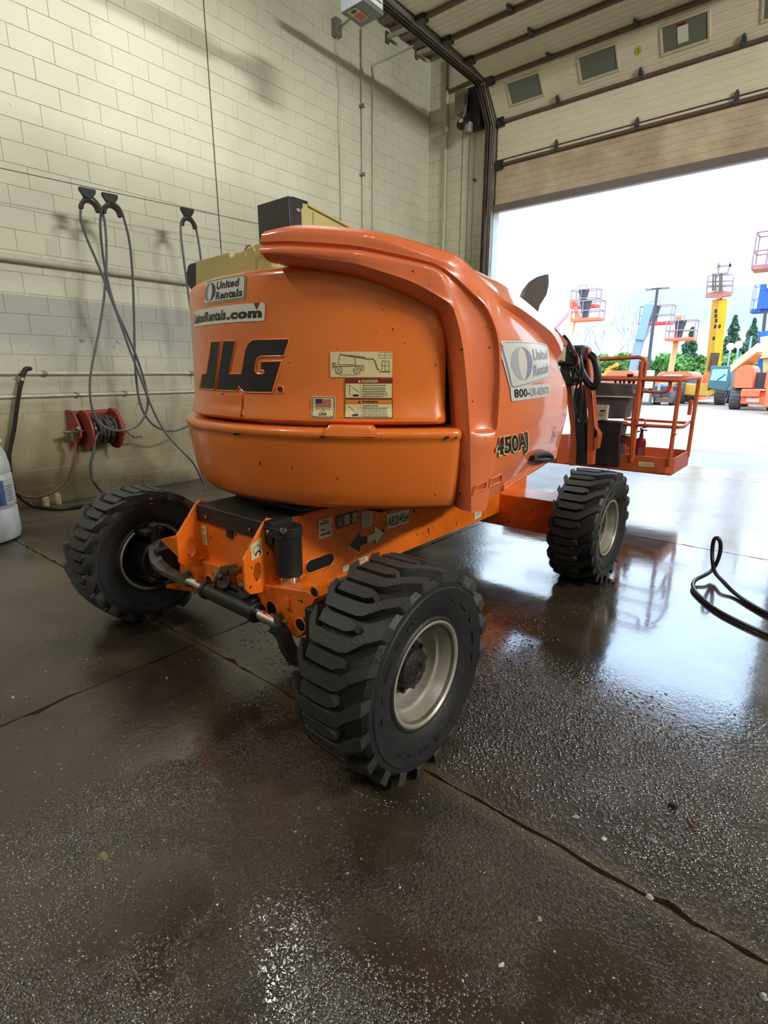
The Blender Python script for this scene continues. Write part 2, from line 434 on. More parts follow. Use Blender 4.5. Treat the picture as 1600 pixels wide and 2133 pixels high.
def wall_mat():
    m = bpy.data.materials.new('painted_block'); m.use_nodes = True
    N = m.node_tree.nodes; L = m.node_tree.links; b = N['Principled BSDF']
    geo = N.new('ShaderNodeNewGeometry'); sx = N.new('ShaderNodeSeparateXYZ'); L.new(geo.outputs['Position'], sx.inputs[0])
    def noise(sc, det=5, st=None):
        n = N.new('ShaderNodeTexNoise'); n.inputs['Scale'].default_value = sc; n.inputs['Detail'].default_value = det
        if st:
            k = N.new('ShaderNodeMapping'); k.inputs['Scale'].default_value = st; L.new(geo.outputs['Position'], k.inputs[0]); L.new(k.outputs[0], n.inputs['Vector'])
        else: L.new(geo.outputs['Position'], n.inputs['Vector'])
        return n.outputs['Fac']
    def mr(v, a, b_, c=0.0, d=1.0):
        r = N.new('ShaderNodeMapRange'); r.interpolation_type = 'SMOOTHSTEP'
        L.new(v, r.inputs['Value']); r.inputs['From Min'].default_value = a; r.inputs['From Max'].default_value = b_
        r.inputs['To Min'].default_value = c; r.inputs['To Max'].default_value = d; return r.outputs[0]
    def ma(op, a, b_):
        k = N.new('ShaderNodeMath'); k.operation = op; k.use_clamp = False
        for i, v in enumerate((a, b_)):
            if isinstance(v, (int, float)): k.inputs[i].default_value = v
            else: L.new(v, k.inputs[i])
        return k.outputs[0]
    def mix(f, a, b_):
        x = N.new('ShaderNodeMix'); x.data_type = 'RGBA'
        if isinstance(f, float): x.inputs['Factor'].default_value = f
        else: L.new(f, x.inputs['Factor'])
        for i, v in ((6, a), (7, b_)):
            if isinstance(v, tuple): x.inputs[i].default_value = (*v, 1)
            else: L.new(v, x.inputs[i])
        return x.outputs[2]
    z = sx.outputs['Z']
    c = mix(mr(noise(1.1), 0.3, 0.7), srgb(216, 215, 194), srgb(204, 202, 180))
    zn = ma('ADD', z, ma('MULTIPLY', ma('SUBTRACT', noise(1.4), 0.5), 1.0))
    # grey band between shoulder height and the white pipe, crisp on top, fading out below
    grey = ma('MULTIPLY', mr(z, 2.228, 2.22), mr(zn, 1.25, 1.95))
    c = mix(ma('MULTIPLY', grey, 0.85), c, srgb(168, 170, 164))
    # splash dirt, growing towards the floor
    lowd = mr(ma('ADD', z, ma('MULTIPLY', noise(3.0, 6), 0.9)), 2.35, 1.0, 0.0, 0.95)
    c = mix(lowd, c, srgb(146, 134, 102))
    low2 = ma('MULTIPLY', mr(z, 1.1, 0.1), mr(noise(2.4, 6, (1, 1, 0.7)), 0.35, 0.65))
    c = mix(ma('MULTIPLY', low2, 0.8), c, srgb(104, 86, 54))
    # dark splats
    spl = ma('MULTIPLY', mr(noise(7.0, 4), 0.68, 0.74), mr(z, 2.6, 1.9))
    c = mix(ma('MULTIPLY', spl, 0.6), c, srgb(92, 88, 72))
    spk = mr(noise(26.0, 2), 0.72, 0.76)
    c = mix(ma('MULTIPLY', spk, 0.35), c, srgb(110, 104, 88))
    L.new(c, b.inputs['Base Color']); b.inputs['Roughness'].default_value = 0.5
    bp = N.new('ShaderNodeBump'); bp.inputs['Strength'].default_value = 0.25; bp.inputs['Distance'].default_value = 0.004
    L.new(noise(45.0, 6), bp.inputs['Height']); L.new(bp.outputs[0], b.inputs['Normal'])
    return m
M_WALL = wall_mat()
M_MORT = mat('mortar_joint', srgb(196, 192, 166), 0.8, 0, 0.4, 3, srgb(140, 132, 108))
M_CJ = mat('control_joint', srgb(104, 90, 66), 0.8, 0, 0.4, 6)

def floor_mat():
    m = bpy.data.materials.new('wet_concrete'); m.use_nodes = True
    N = m.node_tree.nodes; L = m.node_tree.links; b = N['Principled BSDF']
    geo = N.new('ShaderNodeNewGeometry'); P = geo.outputs['Position']
    sx = N.new('ShaderNodeSeparateXYZ'); L.new(P, sx.inputs[0])
    def noise(sc, det=5, rough=0.5, dist=0.0):
        n = N.new('ShaderNodeTexNoise'); n.inputs['Scale'].default_value = sc; n.inputs['Detail'].default_value = det
        n.inputs['Roughness'].default_value = rough; n.inputs['Distortion'].default_value = dist
        L.new(P, n.inputs['Vector']); return n.outputs['Fac']
    def mr(v, a, b_, c=0.0, d=1.0, sm=True):
        r = N.new('ShaderNodeMapRange'); r.interpolation_type = 'SMOOTHSTEP' if sm else 'LINEAR'
        L.new(v, r.inputs['Value']); r.inputs['From Min'].default_value = a; r.inputs['From Max'].default_value = b_
        r.inputs['To Min'].default_value = c; r.inputs['To Max'].default_value = d; return r.outputs[0]
    def ma(op, a, b_, cl=False):
        k = N.new('ShaderNodeMath'); k.operation = op; k.use_clamp = cl
        for i, v in enumerate((a, b_)):
            if isinstance(v, (int, float)): k.inputs[i].default_value = v
            else: L.new(v, k.inputs[i])
        return k.outputs[0]
    def mix(f, a, b_):
        x = N.new('ShaderNodeMix'); x.data_type = 'RGBA'; L.new(f, x.inputs['Factor'])
        for i, v in ((6, a), (7, b_)):
            if isinstance(v, tuple): x.inputs[i].default_value = (*v, 1)
            else: L.new(v, x.inputs[i])
        return x.outputs[2]
    X, Y = sx.outputs['X'], sx.outputs['Y']
    big = noise(0.55, 4, 0.5, 0.6); med = noise(2.2, 6, 0.6, 0.3); fine = noise(38, 5, 0.6)
    c = mix(mr(med, 0.32, 0.68), srgb(45, 38, 29), srgb(66, 56, 44))
    c = mix(mr(noise(1.1, 5), 0.5, 0.75), c, srgb(42, 40, 31))
    c = mix(mr(noise(1.7, 5, 0.6), 0.56, 0.76), c, srgb(62, 48, 36))
    # drier, paler slabs away from the wash bay
    dry = ma('MULTIPLY', mr(X, -2.9, -4.6), mr(ma('ADD', big, ma('MULTIPLY', Y, -0.02)), 0.33, 0.6))
    c = mix(ma('MULTIPLY', dry, 0.75), c, srgb(112, 103, 86))
    c = mix(ma('MULTIPLY', mr(fine, 0.56, 0.8), 0.4), c, srgb(96, 88, 74))
    c = mix(mr(Y, 6.0, 9.6, 0.0, 0.6), c, srgb(92, 86, 78))
    jd = ma('ABSOLUTE', ma('SUBTRACT', ma('ADD', Y, ma('MULTIPLY', ma('SUBTRACT', noise(2.5, 3), 0.5), 0.10)), 1.40), 0.0)
    c = mix(ma('MULTIPLY', mr(jd, 0.07, 0.01), 0.55), c, srgb(92, 78, 58))
    c = mix(mr(noise(60, 2), 0.735, 0.75), c, srgb(190, 186, 170))
    c = mix(mr(noise(33, 2), 0.72, 0.74), c, srgb(34, 28, 22))
    L.new(c, b.inputs['Base Color'])
    # standing water: on the door side of the joint and around the near wheel
    wet = ma('ADD', mr(X, -3.2, -1.6, 0.0, 0.55), mr(Y, 1.2, 2.2, 0.0, 0.25))
    wet = ma('ADD', wet, ma('MULTIPLY', ma('SUBTRACT', big, 0.5), 1.2))
    wetm = mr(wet, 0.45, 0.8)
    rg = mr(wetm, 0.0, 1.0, 0.20, 0.05, False)
    rg = ma('ADD', rg, ma('MULTIPLY', dry, 0.22)); rg = ma('ADD', rg, mr(med, 0.3, 0.7, 0.0, 0.10))
    rg = ma('ADD', rg, mr(X, -1.4, -0.4, 0.0, 0.06), True)
    nearw = ma('MULTIPLY', mr(Y, 1.5, 0.9), mr(X, -2.2, -1.3))
    rg = ma('MULTIPLY', rg, ma('SUBTRACT', 1.0, ma('MULTIPLY', nearw, 0.6)))
    rg = ma('ADD', rg, mr(Y, 4.6, 7.0, 0.0, 0.14))
    L.new(ma('MAXIMUM', rg, 0.035), b.inputs['Roughness'])
    L.new(ma('MULTIPLY', ma('MAXIMUM', wetm, ma('MULTIPLY', nearw, 0.6)), 0.9), b.inputs['Coat Weight']); L.new(ma('ADD', 0.05, mr(Y, 4.6, 7.0, 0.0, 0.16)), b.inputs['Coat Roughness']); b.inputs['Coat IOR'].default_value = 1.4
    b.inputs['Specular IOR Level'].default_value = 0.62
    # water drops and grit
    d1 = mr(noise(68, 2, 0.4), 0.60, 0.70); d2 = mr(noise(130, 2, 0.4), 0.60, 0.72)
    zone = ma('MULTIPLY', mr(noise(0.9, 3), 0.38, 0.56), mr(Y, 2.8, 2.0, 0.0, 0.6))
    near = mr(ma('ADD', ma('MULTIPLY', X, 0.6), ma('MULTIPLY', Y, -0.5)), -1.6, -0.6)
    drops = ma('MULTIPLY', ma('ADD', d1, ma('MULTIPLY', d2, 0.5)), ma('MULTIPLY', ma('ADD', zone, 0.15), ma('ADD', near, 0.12)))
    rip = ma('MULTIPLY', mr(noise(85, 2, 0.5, 0.8), 0.42, 0.62), ma('MULTIPLY', nearw, mr(noise(2.0, 3), 0.42, 0.56)))
    rz = ma('MULTIPLY', ma('MULTIPLY', mr(Y, 1.2, 1.6), mr(Y, 2.7, 2.1)), ma('MULTIPLY', mr(X, -1.5, -0.8), mr(noise(1.3, 3), 0.36, 0.5)))
    rip2 = ma('MULTIPLY', mr(noise(60, 2, 0.5, 0.5), 0.46, 0.62), rz)
    drops = ma('ADD', ma('MULTIPLY', drops, 0.45), ma('ADD', ma('MULTIPLY', rip, 0.9), ma('MULTIPLY', rip2, 0.35)))
    h = ma('ADD', ma('MULTIPLY', drops, 1.0), ma('MULTIPLY', fine, ma('ADD', mr(wetm, 0, 1, 0.30, 0.02), 0.0)))
    h = ma('ADD', h, ma('MULTIPLY', noise(9, 3), 0.10))
    bp = N.new('ShaderNodeBump'); bp.inputs['Strength'].default_value = 1.0; bp.inputs['Distance'].default_value = 0.0055
    L.new(h, bp.inputs['Height']); L.new(bp.outputs[0], b.inputs['Normal']); L.new(bp.outputs[0], b.inputs['Coat Normal'])
    return m
M_FLR = floor_mat()
M_FBASE = mat('joint_grit', srgb(56, 48, 38), 0.8, 0, 0.5, 20)
M_OUT = mat('pale_yard_gravel', srgb(158, 142, 126), 0.9, 0, 0.9, 0.35, srgb(132, 112, 92), 0.1, 6)
M_CEIL = mat('roof_deck_steel', srgb(150, 140, 128), 0.6, 0.1, 0.4, 1.5, srgb(116, 106, 96))

# ---- floor: base with slabs, joints left open
fl = MB(); fl.box(((WX + RX) / 2, (BY + DY) / 2 + 0.1, -0.10), (RX - WX + 0.4, DY - BY + 0.4, 0.16), M_FBASE)
floor = struct(fl.build('floor'))
XJ = [WX - 0.02, -5.95, -2.5, 1.15, 4.8, RX]; YJ = [BY, -5.8, -2.2, 1.405, 5.05, 8.72, DY + 0.2]
rnd = random.Random(3)
def edge_pts(a, b, step=0.06, j=0.006):
    a = Vector(a); b = Vector(b); n = max(1, int((b - a).length / step)); d = (b - a).normalized(); nn = Vector((-d.y, d.x, 0)); out = []
    for i in range(n):
        k = rnd.gauss(0, j) if i else 0
        if rnd.random() < 0.06 and i: k += abs(rnd.gauss(0, 0.010))
        out.append(a + (b - a) * i / n + nn * max(0, k))
    return out
for i in range(len(XJ) - 1):
    for j in range(len(YJ) - 1):
        g = 0.003; x0, x1, y0, y1 = XJ[i] + g, XJ[i + 1] - g, YJ[j] + g, YJ[j + 1] - g
        P = edge_pts((x0, y0, 0), (x1, y0, 0)) + edge_pts((x1, y0, 0), (x1, y1, 0)) + edge_pts((x1, y1, 0), (x0, y1, 0)) + edge_pts((x0, y1, 0), (x0, y0, 0))
        s_ = MB(); n = len(P); s_.v = [tuple(p) for p in P] + [(p.x, p.y, -0.021) for p in P]
        s_.f = [list(range(n))] + [[k, n + k, n + (k + 1) % n, (k + 1) % n] for k in range(n)]
        s_.m = [0] * len(s_.f); s_.mats = [M_FLR]
        me = s_.mesh('floor_slab', smooth=False); o = bpy.data.objects.new('floor_slab', me); COL.objects.link(o); o.parent = floor

# ---- block walls
def block_wall(name, origin, du, nrm, length, height, rows, start, inview, hole=None, cj=None, backing=None):
    """du: direction along the wall, nrm: towards the room"""
    origin = Vector(origin); du = Vector(du); nrm = Vector(nrm)
    bk = MB()
    for (u0, u1, z0, z1) in backing:
        c = origin + du * (u0 + u1) / 2 - nrm * 0.1045 + Vector((0, 0, (z0 + z1) / 2))
        d = Vector((abs(du.x) * (u1 - u0) + abs(nrm.x) * 0.2, abs(du.y) * (u1 - u0) + abs(nrm.y) * 0.2, z1 - z0))
        bk.box(c, d, M_MORT)
    W = struct(bk.build(name))
    cells = []
    for r in range(rows):
        z0 = r * GH + 0.002; z1 = min((r + 1) * GH - 0.002, height - 0.002); zc = (z0 + z1) / 2
        if z1 - z0 < 0.03: continue
        off = 0.0 if r % 2 else GL / 2
        u = start + off - GL * 60
        edges = []
        while u < length:
            edges.append((max(u, 0), min(u + GL, length))); u += GL
        for a, b in edges:
            segs = [(a, b)]
            if cj is not None and a < cj < b: segs = [(a, cj - 0.006), (cj + 0.006, b)]
            for p, q in segs:
                if q - p < 0.03: continue
                if hole:
                    h0, h1, hz = hole
                    if z0 < hz:
                        if p >= h0 and q <= h1: continue
                        if p < h0 < q: q = h0
                        elif p < h1 < q: p = h1
                if q - p < 0.03: continue
                cells.append((p + 0.0015, q - 0.0015, z0, z1))
    scored = []
    for c in cells:
        pt = origin + du * (c[0] + c[1]) / 2 + Vector((0, 0, (c[2] + c[3]) / 2))
        v = pt - CAM; dz = v.dot(FW)
        if dz < 0.3: scored.append((0, c)); continue
        px = CX + FPX * v.dot(RT) / dz; py = CY - FPX * v.dot(UP) / dz
        vis = -30 < px < 1630 and -30 < py < 2160 and not inview(px, py)
        area = (c[1] - c[0]) * (c[3] - c[2]) / dz ** 3 * abs(v.dot(nrm))
        scored.append((area if vis else 0, c))
    scored.sort(key=lambda t: -t[0])
    shared = {}; rest = MB(); n = 0
    for sc, (a, b, z0, z1) in scored:
        w, h = round(b - a, 3), round(z1 - z0, 3)
        if sc > 0 and n < 298:
            key = (w, h)
            if key not in shared:
                k = MB(); t = 0.006; e = 0.003
                if abs(du.y): P = [(0, s1 * w / 2, s2 * h / 2) for s1, s2 in ((-1, -1), (1, -1), (1, 1), (-1, 1))]; Q = [(nrm.x * t, s1 * (w / 2 - e), s2 * (h / 2 - e)) for s1, s2 in ((-1, -1), (1, -1), (1, 1), (-1, 1))]
                else: P = [(s1 * w / 2, 0, s2 * h / 2) for s1, s2 in ((-1, -1), (1, -1), (1, 1), (-1, 1))]; Q = [(s1 * (w / 2 - e), nrm.y * t, s2 * (h / 2 - e)) for s1, s2 in ((-1, -1), (1, -1), (1, 1), (-1, 1))]
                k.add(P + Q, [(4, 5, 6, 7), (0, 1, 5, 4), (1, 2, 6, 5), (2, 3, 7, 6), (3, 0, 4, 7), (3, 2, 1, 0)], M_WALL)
                me = k.mesh('concrete_block', smooth=False)
                bm = bmesh.new(); bm.from_mesh(me); bmesh.ops.recalc_face_normals(bm, faces=bm.faces); bm.to_mesh(me); bm.free()
                shared[key] = me
            o = bpy.data.objects.new('concrete_block', shared[key]); COL.objects.link(o)
            p = origin + du * (a + b) / 2 + Vector((0, 0, (z0 + z1) / 2)) - nrm * 0.0045 + nrm * rnd.uniform(-0.0008, 0.0008)
            o.location = p; o.parent = W; n += 1
        else:
            p = origin + du * (a + b) / 2 + Vector((0, 0, (z0 + z1) / 2)) - nrm * 0.004
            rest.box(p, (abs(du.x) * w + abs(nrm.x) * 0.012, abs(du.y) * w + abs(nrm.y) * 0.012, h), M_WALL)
    if rest.v: tag(rest.build('concrete_block', W, fix=False), kind='stuff')
    return W
hid = lambda px, py: (420 < px < 1000 and 600 < py < 1000) or (560 < px < 900 and 500 < py)
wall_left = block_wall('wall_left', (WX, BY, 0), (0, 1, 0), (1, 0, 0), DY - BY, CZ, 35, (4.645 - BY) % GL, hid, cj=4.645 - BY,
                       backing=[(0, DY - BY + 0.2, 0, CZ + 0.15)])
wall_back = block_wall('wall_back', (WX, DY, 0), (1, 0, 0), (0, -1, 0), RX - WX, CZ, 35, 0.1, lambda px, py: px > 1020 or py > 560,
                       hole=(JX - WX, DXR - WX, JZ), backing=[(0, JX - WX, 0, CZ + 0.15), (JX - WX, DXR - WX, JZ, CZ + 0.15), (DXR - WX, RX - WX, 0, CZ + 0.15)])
jb = MB(); jb.box((WX + 0.0025, 4.645, CZ / 2), (0.005, 0.011, CZ), M_CJ); jb.build('control_joint', wall_left)
mw = MB(); mw.box((RX + 0.1, (BY + DY) / 2, CZ / 2), (0.2, DY - BY + 0.4, CZ), mat('far_wall_paint', srgb(205, 200, 178), 0.7)); struct(mw.build('wall_right'))
mw = MB(); mw.box(((WX + RX) / 2, BY - 0.1, CZ / 2), (RX - WX + 0.4, 0.2, CZ), MATS['far_wall_paint']); struct(mw.build('wall_front'))
# ---- corrugated roof deck
rows = []; y = BY
k = 0
prof = []
while y < DY:
    for dy, dz in ((0, 0.0), (0.11, 0.0), (0.14, 0.06), (0.26, 0.06), (0.29, 0.0)):
        if y + dy <= DY: prof.append((y + dy, CZ + dz))
    y += 0.29
cm = MB(); cm.grid([[(WX - 0.05, a, b) for a, b in prof], [(RX, a, b) for a, b in prof]], M_CEIL)
cm.box(((WX + RX) / 2, (BY + DY) / 2, CZ + 0.2), (RX - WX, DY - BY, 0.1), M_CEIL)
struct(cm.build('ceiling', fix=False))
# lintel, jambs and door frame steel
M_JAMB = mat('pale_door_frame', srgb(196, 200, 204), 0.4, 0, 0.2, 5, srgb(176, 172, 166))
M_LINT = mat('lintel_steel', srgb(120, 110, 106), 0.5, 0.1, 0.4, 3, srgb(96, 86, 82))
t = MB(); t.box((JX + 0.004, DY + 0.10, JZ / 2), (0.012, 0.215, JZ), M_JAMB); struct(t.build('trim_1'))
t = MB(); t.box(((JX + DXR) / 2, DY + 0.10, JZ - 0.004), (DXR - JX, 0.215, 0.012), M_JAMB)
struct(t.build('trim_2'))
t = MB(); t.box(((JX + DXR) / 2, DY - 0.012, JZ + 0.05), (DXR - JX + 0.2, 0.012, 0.12), M_LINT); struct(t.build('trim_3'))
t = MB(); t.box((DXR - 0.004, DY + 0.10, JZ / 2), (0.012, 0.215, JZ), M_JAMB); struct(t.build('trim_4'))

# ---- the sectional overhead door, half rolled up
door = empty('door_1', ((JX + DXR) / 2, DY - 0.1, JZ)); struct(door, 'cream sectional overhead bay door rolled most of the way up on its tracks')
M_DOOR = mat('cream_door_skin', srgb(232, 224, 202), 0.55, 0, 0.5, 1.6, srgb(204, 192, 166), 0.04, 20, streak=False)
M_DOORD = mat('grimy_door_skin', srgb(214, 198, 170), 0.6, 0, 0.85, 2.2, srgb(162, 140, 114), 0.05, 20)
M_BARS = mat('rusty_stiffener', srgb(104, 82, 64), 0.6, 0.1, 0.5, 8, srgb(78, 60, 50))
M_DWIN = mat('dull_door_glazing', srgb(112, 118, 108), 0.3, 0, 0.3, 6, srgb(98, 100, 92))
M_FRMC = mat('window_frame_cream', srgb(206, 198, 172), 0.5)
SE = [(9.33, 4.29), (9.33, 4.905), (9.31, 5.54), (8.87, 6.01), (8.24, 6.07), (7.61, 6.08), (6.98, 6.08), (6.35, 6.08)]
XL, XR = -5.17, DXR + 0.05
for i in range(7):
    a = Vector((0, *SE[i])); b = Vector((0, *SE[i + 1])); L = (b - a).length; d = (b - a) / L
    nin = Vector((0, -d.z, d.y)) if True else None        # towards the room / downwards
    if nin.y > 0 or nin.z > 0.5: nin = -nin
    pts = []; N = 5; gap = 0.006
    pts.append((gap, 0.0))
    for q in range(1, N + 1):
        c = L * q / (N + 1)
        pts += [(c - 0.007, 0.0), (c - 0.003, -0.005), (c + 0.003, -0.005), (c + 0.007, 0.0)]
    pts += [(L - gap, 0.0)]
    m = M_DOORD if i == 0 else M_DOOR
    mb = MB(); R0 = []; R1 = []
    full = [(s, h) for s, h in pts] + [(L - gap, -0.045), (gap, -0.045)]
    full.append(full[0])
    for s, h in full:
        p = a + d * s + nin * h; R0.append((XL, p.y, p.z)); R1.append((XR, p.y, p.z))
    mb.grid([R0, R1], m)
    pn = mb.build('door_panel', door)
    # windows in the third section
    if i == 2:
        for x0, x1 in ((-4.85, -4.33), (-3.70, -3.19), (-2.58, -2.05), (-1.44, -0.92)):
            s0, s1 = 0.36 * L - 0.02, 0.78 * L
            def P(x, s, h): p = a + d * s + nin * h; return (x, p.y, p.z)
            fm = MB(); w = 0.035
            for (xa, xb, sa, sb) in ((x0 - w, x1 + w, s0 - w, s0), (x0 - w, x1 + w, s1, s1 + w), (x0 - w, x0, s0, s1), (x1, x1 + w, s0, s1)):
                fm.add([P(xa, sa, 0.0), P(xb, sa, 0.0), P(xb, sb, 0.0), P(xa, sb, 0.0), P(xa + .004, sa + .004, 0.012), P(xb - .004, sa + .004, 0.012), P(xb - .004, sb - .004, 0.012), P(xa + .004, sb - .004, 0.012)],
                       [(4, 5, 6, 7), (0, 1, 5, 4), (1, 2, 6, 5), (2, 3, 7, 6), (3, 0, 4, 7)], M_FRMC)
            fr = fm.build('window_frame', pn)
            gm = MB(); gm.add([P(x0, s0, 0.003), P(x1, s0, 0.003), P(x1, s1, 0.003), P(x0, s1, 0.003)], [(0, 1, 2, 3)], M_DWIN)
            gm.build('window_pane', pn)
            if abs(x0 + 2.58) < 0.01:
                q = quad_map(P(x0 + 0.18, s0 + 0.05, 0.006), P(x0 + 0.31, s0 + 0.05, 0.006), P(x0 + 0.31, s1 - 0.02, 0.006), P(x0 + 0.18, s1 - 0.02, 0.006))
                D = Decal(q, 0.6); D.rect(0, 0, 1, 0.86, M_WHT); D.rect(0.0, 0.86, 0.8, 1.0, M_RED)
                D.build('paper_notice', pn, label='white paper notice taped to the door window')
        q0 = P(-2.93, 0.46 * L, 0.004); q1 = P(-2.86, 0.46 * L, 0.004); q2 = P(-2.86, 0.62 * L, 0.004); q3 = P(-2.93, 0.62 * L, 0.004)
        D = Decal(quad_map(q0, q1, q2, q3), 0.8); D.rect(0, 0, 1, 1, mat('sticker_yellow', srgb(206, 200, 60), 0.4), r=0.3); D.text('2', 0.3, 0.2, 0.7, 0.55, M_INK)
        D.build('sticker', pn, label='small yellow round sticker')
    # stiffener bar and hinges on the seam above this section
    if i < 6:
        st = MB(); c = b + nin * 0.028 - d * 0.005
        hgt = 0.055 if i > 1 else 0.045
        st.beam((XL - 0.02, c.y, c.z), (XR, c.y, c.z), hgt, 0.05, M_BARS, up=tuple(nin)); st.build('stiffener_bar', door, bevel=0.004)
        if i < 6:
            e2 = MB(); c2 = b + nin * 0.014 + d * (0.075 if i < 3 else -0.0)
            e2.beam((XL, c2.y, c2.z), (XR, c2.y, c2.z), 0.012, 0.02, M_BARS, up=tuple(nin)); e2.build('seam_strip', door)
        for x in (XL + 0.06, -4.10, -2.88, -1.64, -0.45):
            h = MB(); w = 0.03
            if x == XL + 0.06:
                h.beam((x - 0.05, c.y, c.z), (x + 0.07, c.y, c.z), 0.13, 0.075, M_BLK, up=tuple(nin))
                h.cyl((x - 0.16, c.y, c.z), (x - 0.02, c.y, c.z), 0.022, M_GALV, 12)
            else:
                b2 = Vector((0, *SE[i + 2])) if i < 6 else b + d; d_ = (b2 - b).normalized(); nn_ = Vector((0, -d_.z, d_.y)); nn_ = -nn_ if (nn_.y > 0 or nn_.z > 0.5) else nn_; base = b + nn_ * 0.012
                A = [base + Vector((x + u, 0, 0)) + d_ * v for u, v in ((-w, 0.03), (w, 0.03), (w, 0.085), (0.010, 0.145), (-0.010, 0.145), (-w, 0.085))]
                h.prism(A, nn_ * 0.03, M_FDK)
                h.beam((x - w, c.y, c.z), (x + w, c.y, c.z), 0.03, 0.07, M_FDK, up=tuple(nin))
            h.build('hinge', door)
bt = MB(); bt.box(((XL + XR) / 2, 9.325, 4.235), (XR - XL + 0.04, 0.06, 0.11), M_LINT); bt.build('bottom_seal', door)
# tracks
def track(xc, wid, name, mt, line=True):
    P = [(9.30, 0.05), (9.30, 5.55), (8.93, 6.03), (8.80, 6.06), (5.6, 6.10)]
    mb = MB()
    for (ya, za), (yb, zb) in zip(P[:-1], P[1:]):
        mb.beam((xc, ya, za), (xc, yb, zb), wid, 0.05, mt, up=(0, -0.7, -0.7) if za < 6 else (0, 0, 1))
        if line:
            for s in (-1, 1):
                mb.beam((xc + s * wid / 2, ya - (0.03 if za < 6 else 0), za - (0 if za < 6 else 0.03)), (xc + s * wid / 2, yb - (0.03 if zb < 6.04 else 0), zb - (0 if zb < 6.04 else 0.03)), 0.008, 0.06, mt, up=(0, -0.7, -0.7) if za < 6 else (0, 0, 1))
    return mb.build(name, door)
track(-5.235, 0.075, 'door_track', M_GALV); track(-5.345, 0.055, 'track_angle', M_DRKS)
track(-5.228, 0.010, 'track_lip', mat('bare_track_edge', srgb(190, 186, 182), 0.4, 0.2), line=False)
bpy.data.objects['track_lip'].location += Vector((0, -0.022, -0.022))
track(DXR + 0.1, 0.075, 'door_track', M_GALV)
for y in (6.0, 6.9, 7.8, 8.7): tr = MB(); tr.beam((-5.36, y, 6.12), (-5.18, y, 6.12), 0.05, 0.08, M_DRKS); tr.build('track_bracket', door)

# ================================================================== fittings on the walls
def simple(name, mb, label, cat, group=None, bevel=0):
    o = mb.build(name, bevel=bevel); return tag(o, label, cat, group)
PX = WX + 0.05
mb = MB(); mb.cyl((PX, 7.48, 1.0), (PX, 7.48, 6.66), 0.017, M_PIPW, 10)
for z in (2.6, 3.55, 4.62, 5.6): mb.box((PX - 0.015, 7.48, z), (0.05, 0.08, 0.03), M_GALV); mb.cyl((PX, 7.48, z - 0.03), (PX, 7.48, z + 0.03), 0.026, M_DRKS, 10)
simple('conduit', mb, 'vertical grey conduit with clamp collars below the heater box on the left wall', 'conduit')
mb = MB(); mb.tube([gx(778, 800, PX) * 1, gx(778, 200, PX), gx(778, 150, PX), gx(785, 132, PX), gx(800, 124, PX), gx(860, 96, PX)], 0.014, M_PIPW, 8, smooth=4)
simple('conduit', mb, 'vertical conduit nearest the corner on the left wall, its top bent over to the right', 'conduit')
mb = MB(); mb.cyl((PX, 6.955, 2.2), (PX, 6.955, 4.93), 0.016, M_PIPW, 10)
for z in (3.0, 4.2): mb.cyl((PX, 6.955, z - 0.02), (PX, 6.955, z + 0.02), 0.023, M_PIPW, 10)
simple('conduit', mb, 'short cream conduit left of the clamped one on the left wall', 'conduit')
mb = MB(); mb.tube([(PX, 6.955, 4.9), (PX, 6.93, 5.3), (PX, 6.97, 5.6), (PX, 6.93, 5.9), (PX, 6.91, 6.3)], 0.007, M_PIPW, 6, smooth=5)
simple('wire', mb, 'thin loose wire hanging from the wall bracket to the short cream conduit', 'wire')
mb = MB(); mb.box((WX + 0.05, 6.91, 6.42), (0.10, 0.12, 0.22), M_GALV); mb.cyl((WX + 0.10, 6.91, 6.4), (-5.6, 6.95, 6.62), 0.012, M_GALV, 8)
simple('junction_box', mb, 'small grey junction box high on the left wall with a rod running out', 'box')
for a, b, lab in (((WX, 8.15, 6.80), (-5.4, 8.15, 6.2), 'pale sway brace nearer the heater, between left wall and door track'), ((WX, 8.97, 6.88), (-5.4, 8.97, 6.2), 'pale sway brace nearer the corner, between left wall and door track')):
    mb = MB(); mb.beam(a, (a[0] + 0.75, a[1], a[2] - 0.02), 0.05, 0.05, M_PIPW); mb.box((WX + 0.015, a[1], a[2]), (0.03, 0.08, 0.16), M_DRKS)
    simple('sway_brace', mb, lab, 'brace', 'sway braces by the door track')
DP = DY - 0.05
mb = MB(); mb.cyl((-6.27, DP, 0.3), (-6.27, DP, 6.35), 0.022, M_PIPW, 10)
for z in (2.5, 4.45): mb.cyl((-6.27, DP, z - 0.03), (-6.27, DP, z + 0.03), 0.03, M_PIPW, 10)
simple('conduit', mb, 'cream painted pipe running up the short wall left of the bay door', 'conduit')
mb = MB(); mb.tube([(-6.27, DP, 6.85), (-6.27, DP, 6.38), (-6.22, DP, 6.33), (-5.45, DP - 0.02, 6.36)], 0.028, M_BARS, 10)
simple('pipe_elbow', mb, 'rusty brown pipe elbow at the top of the wall beside the door track', 'pipe')
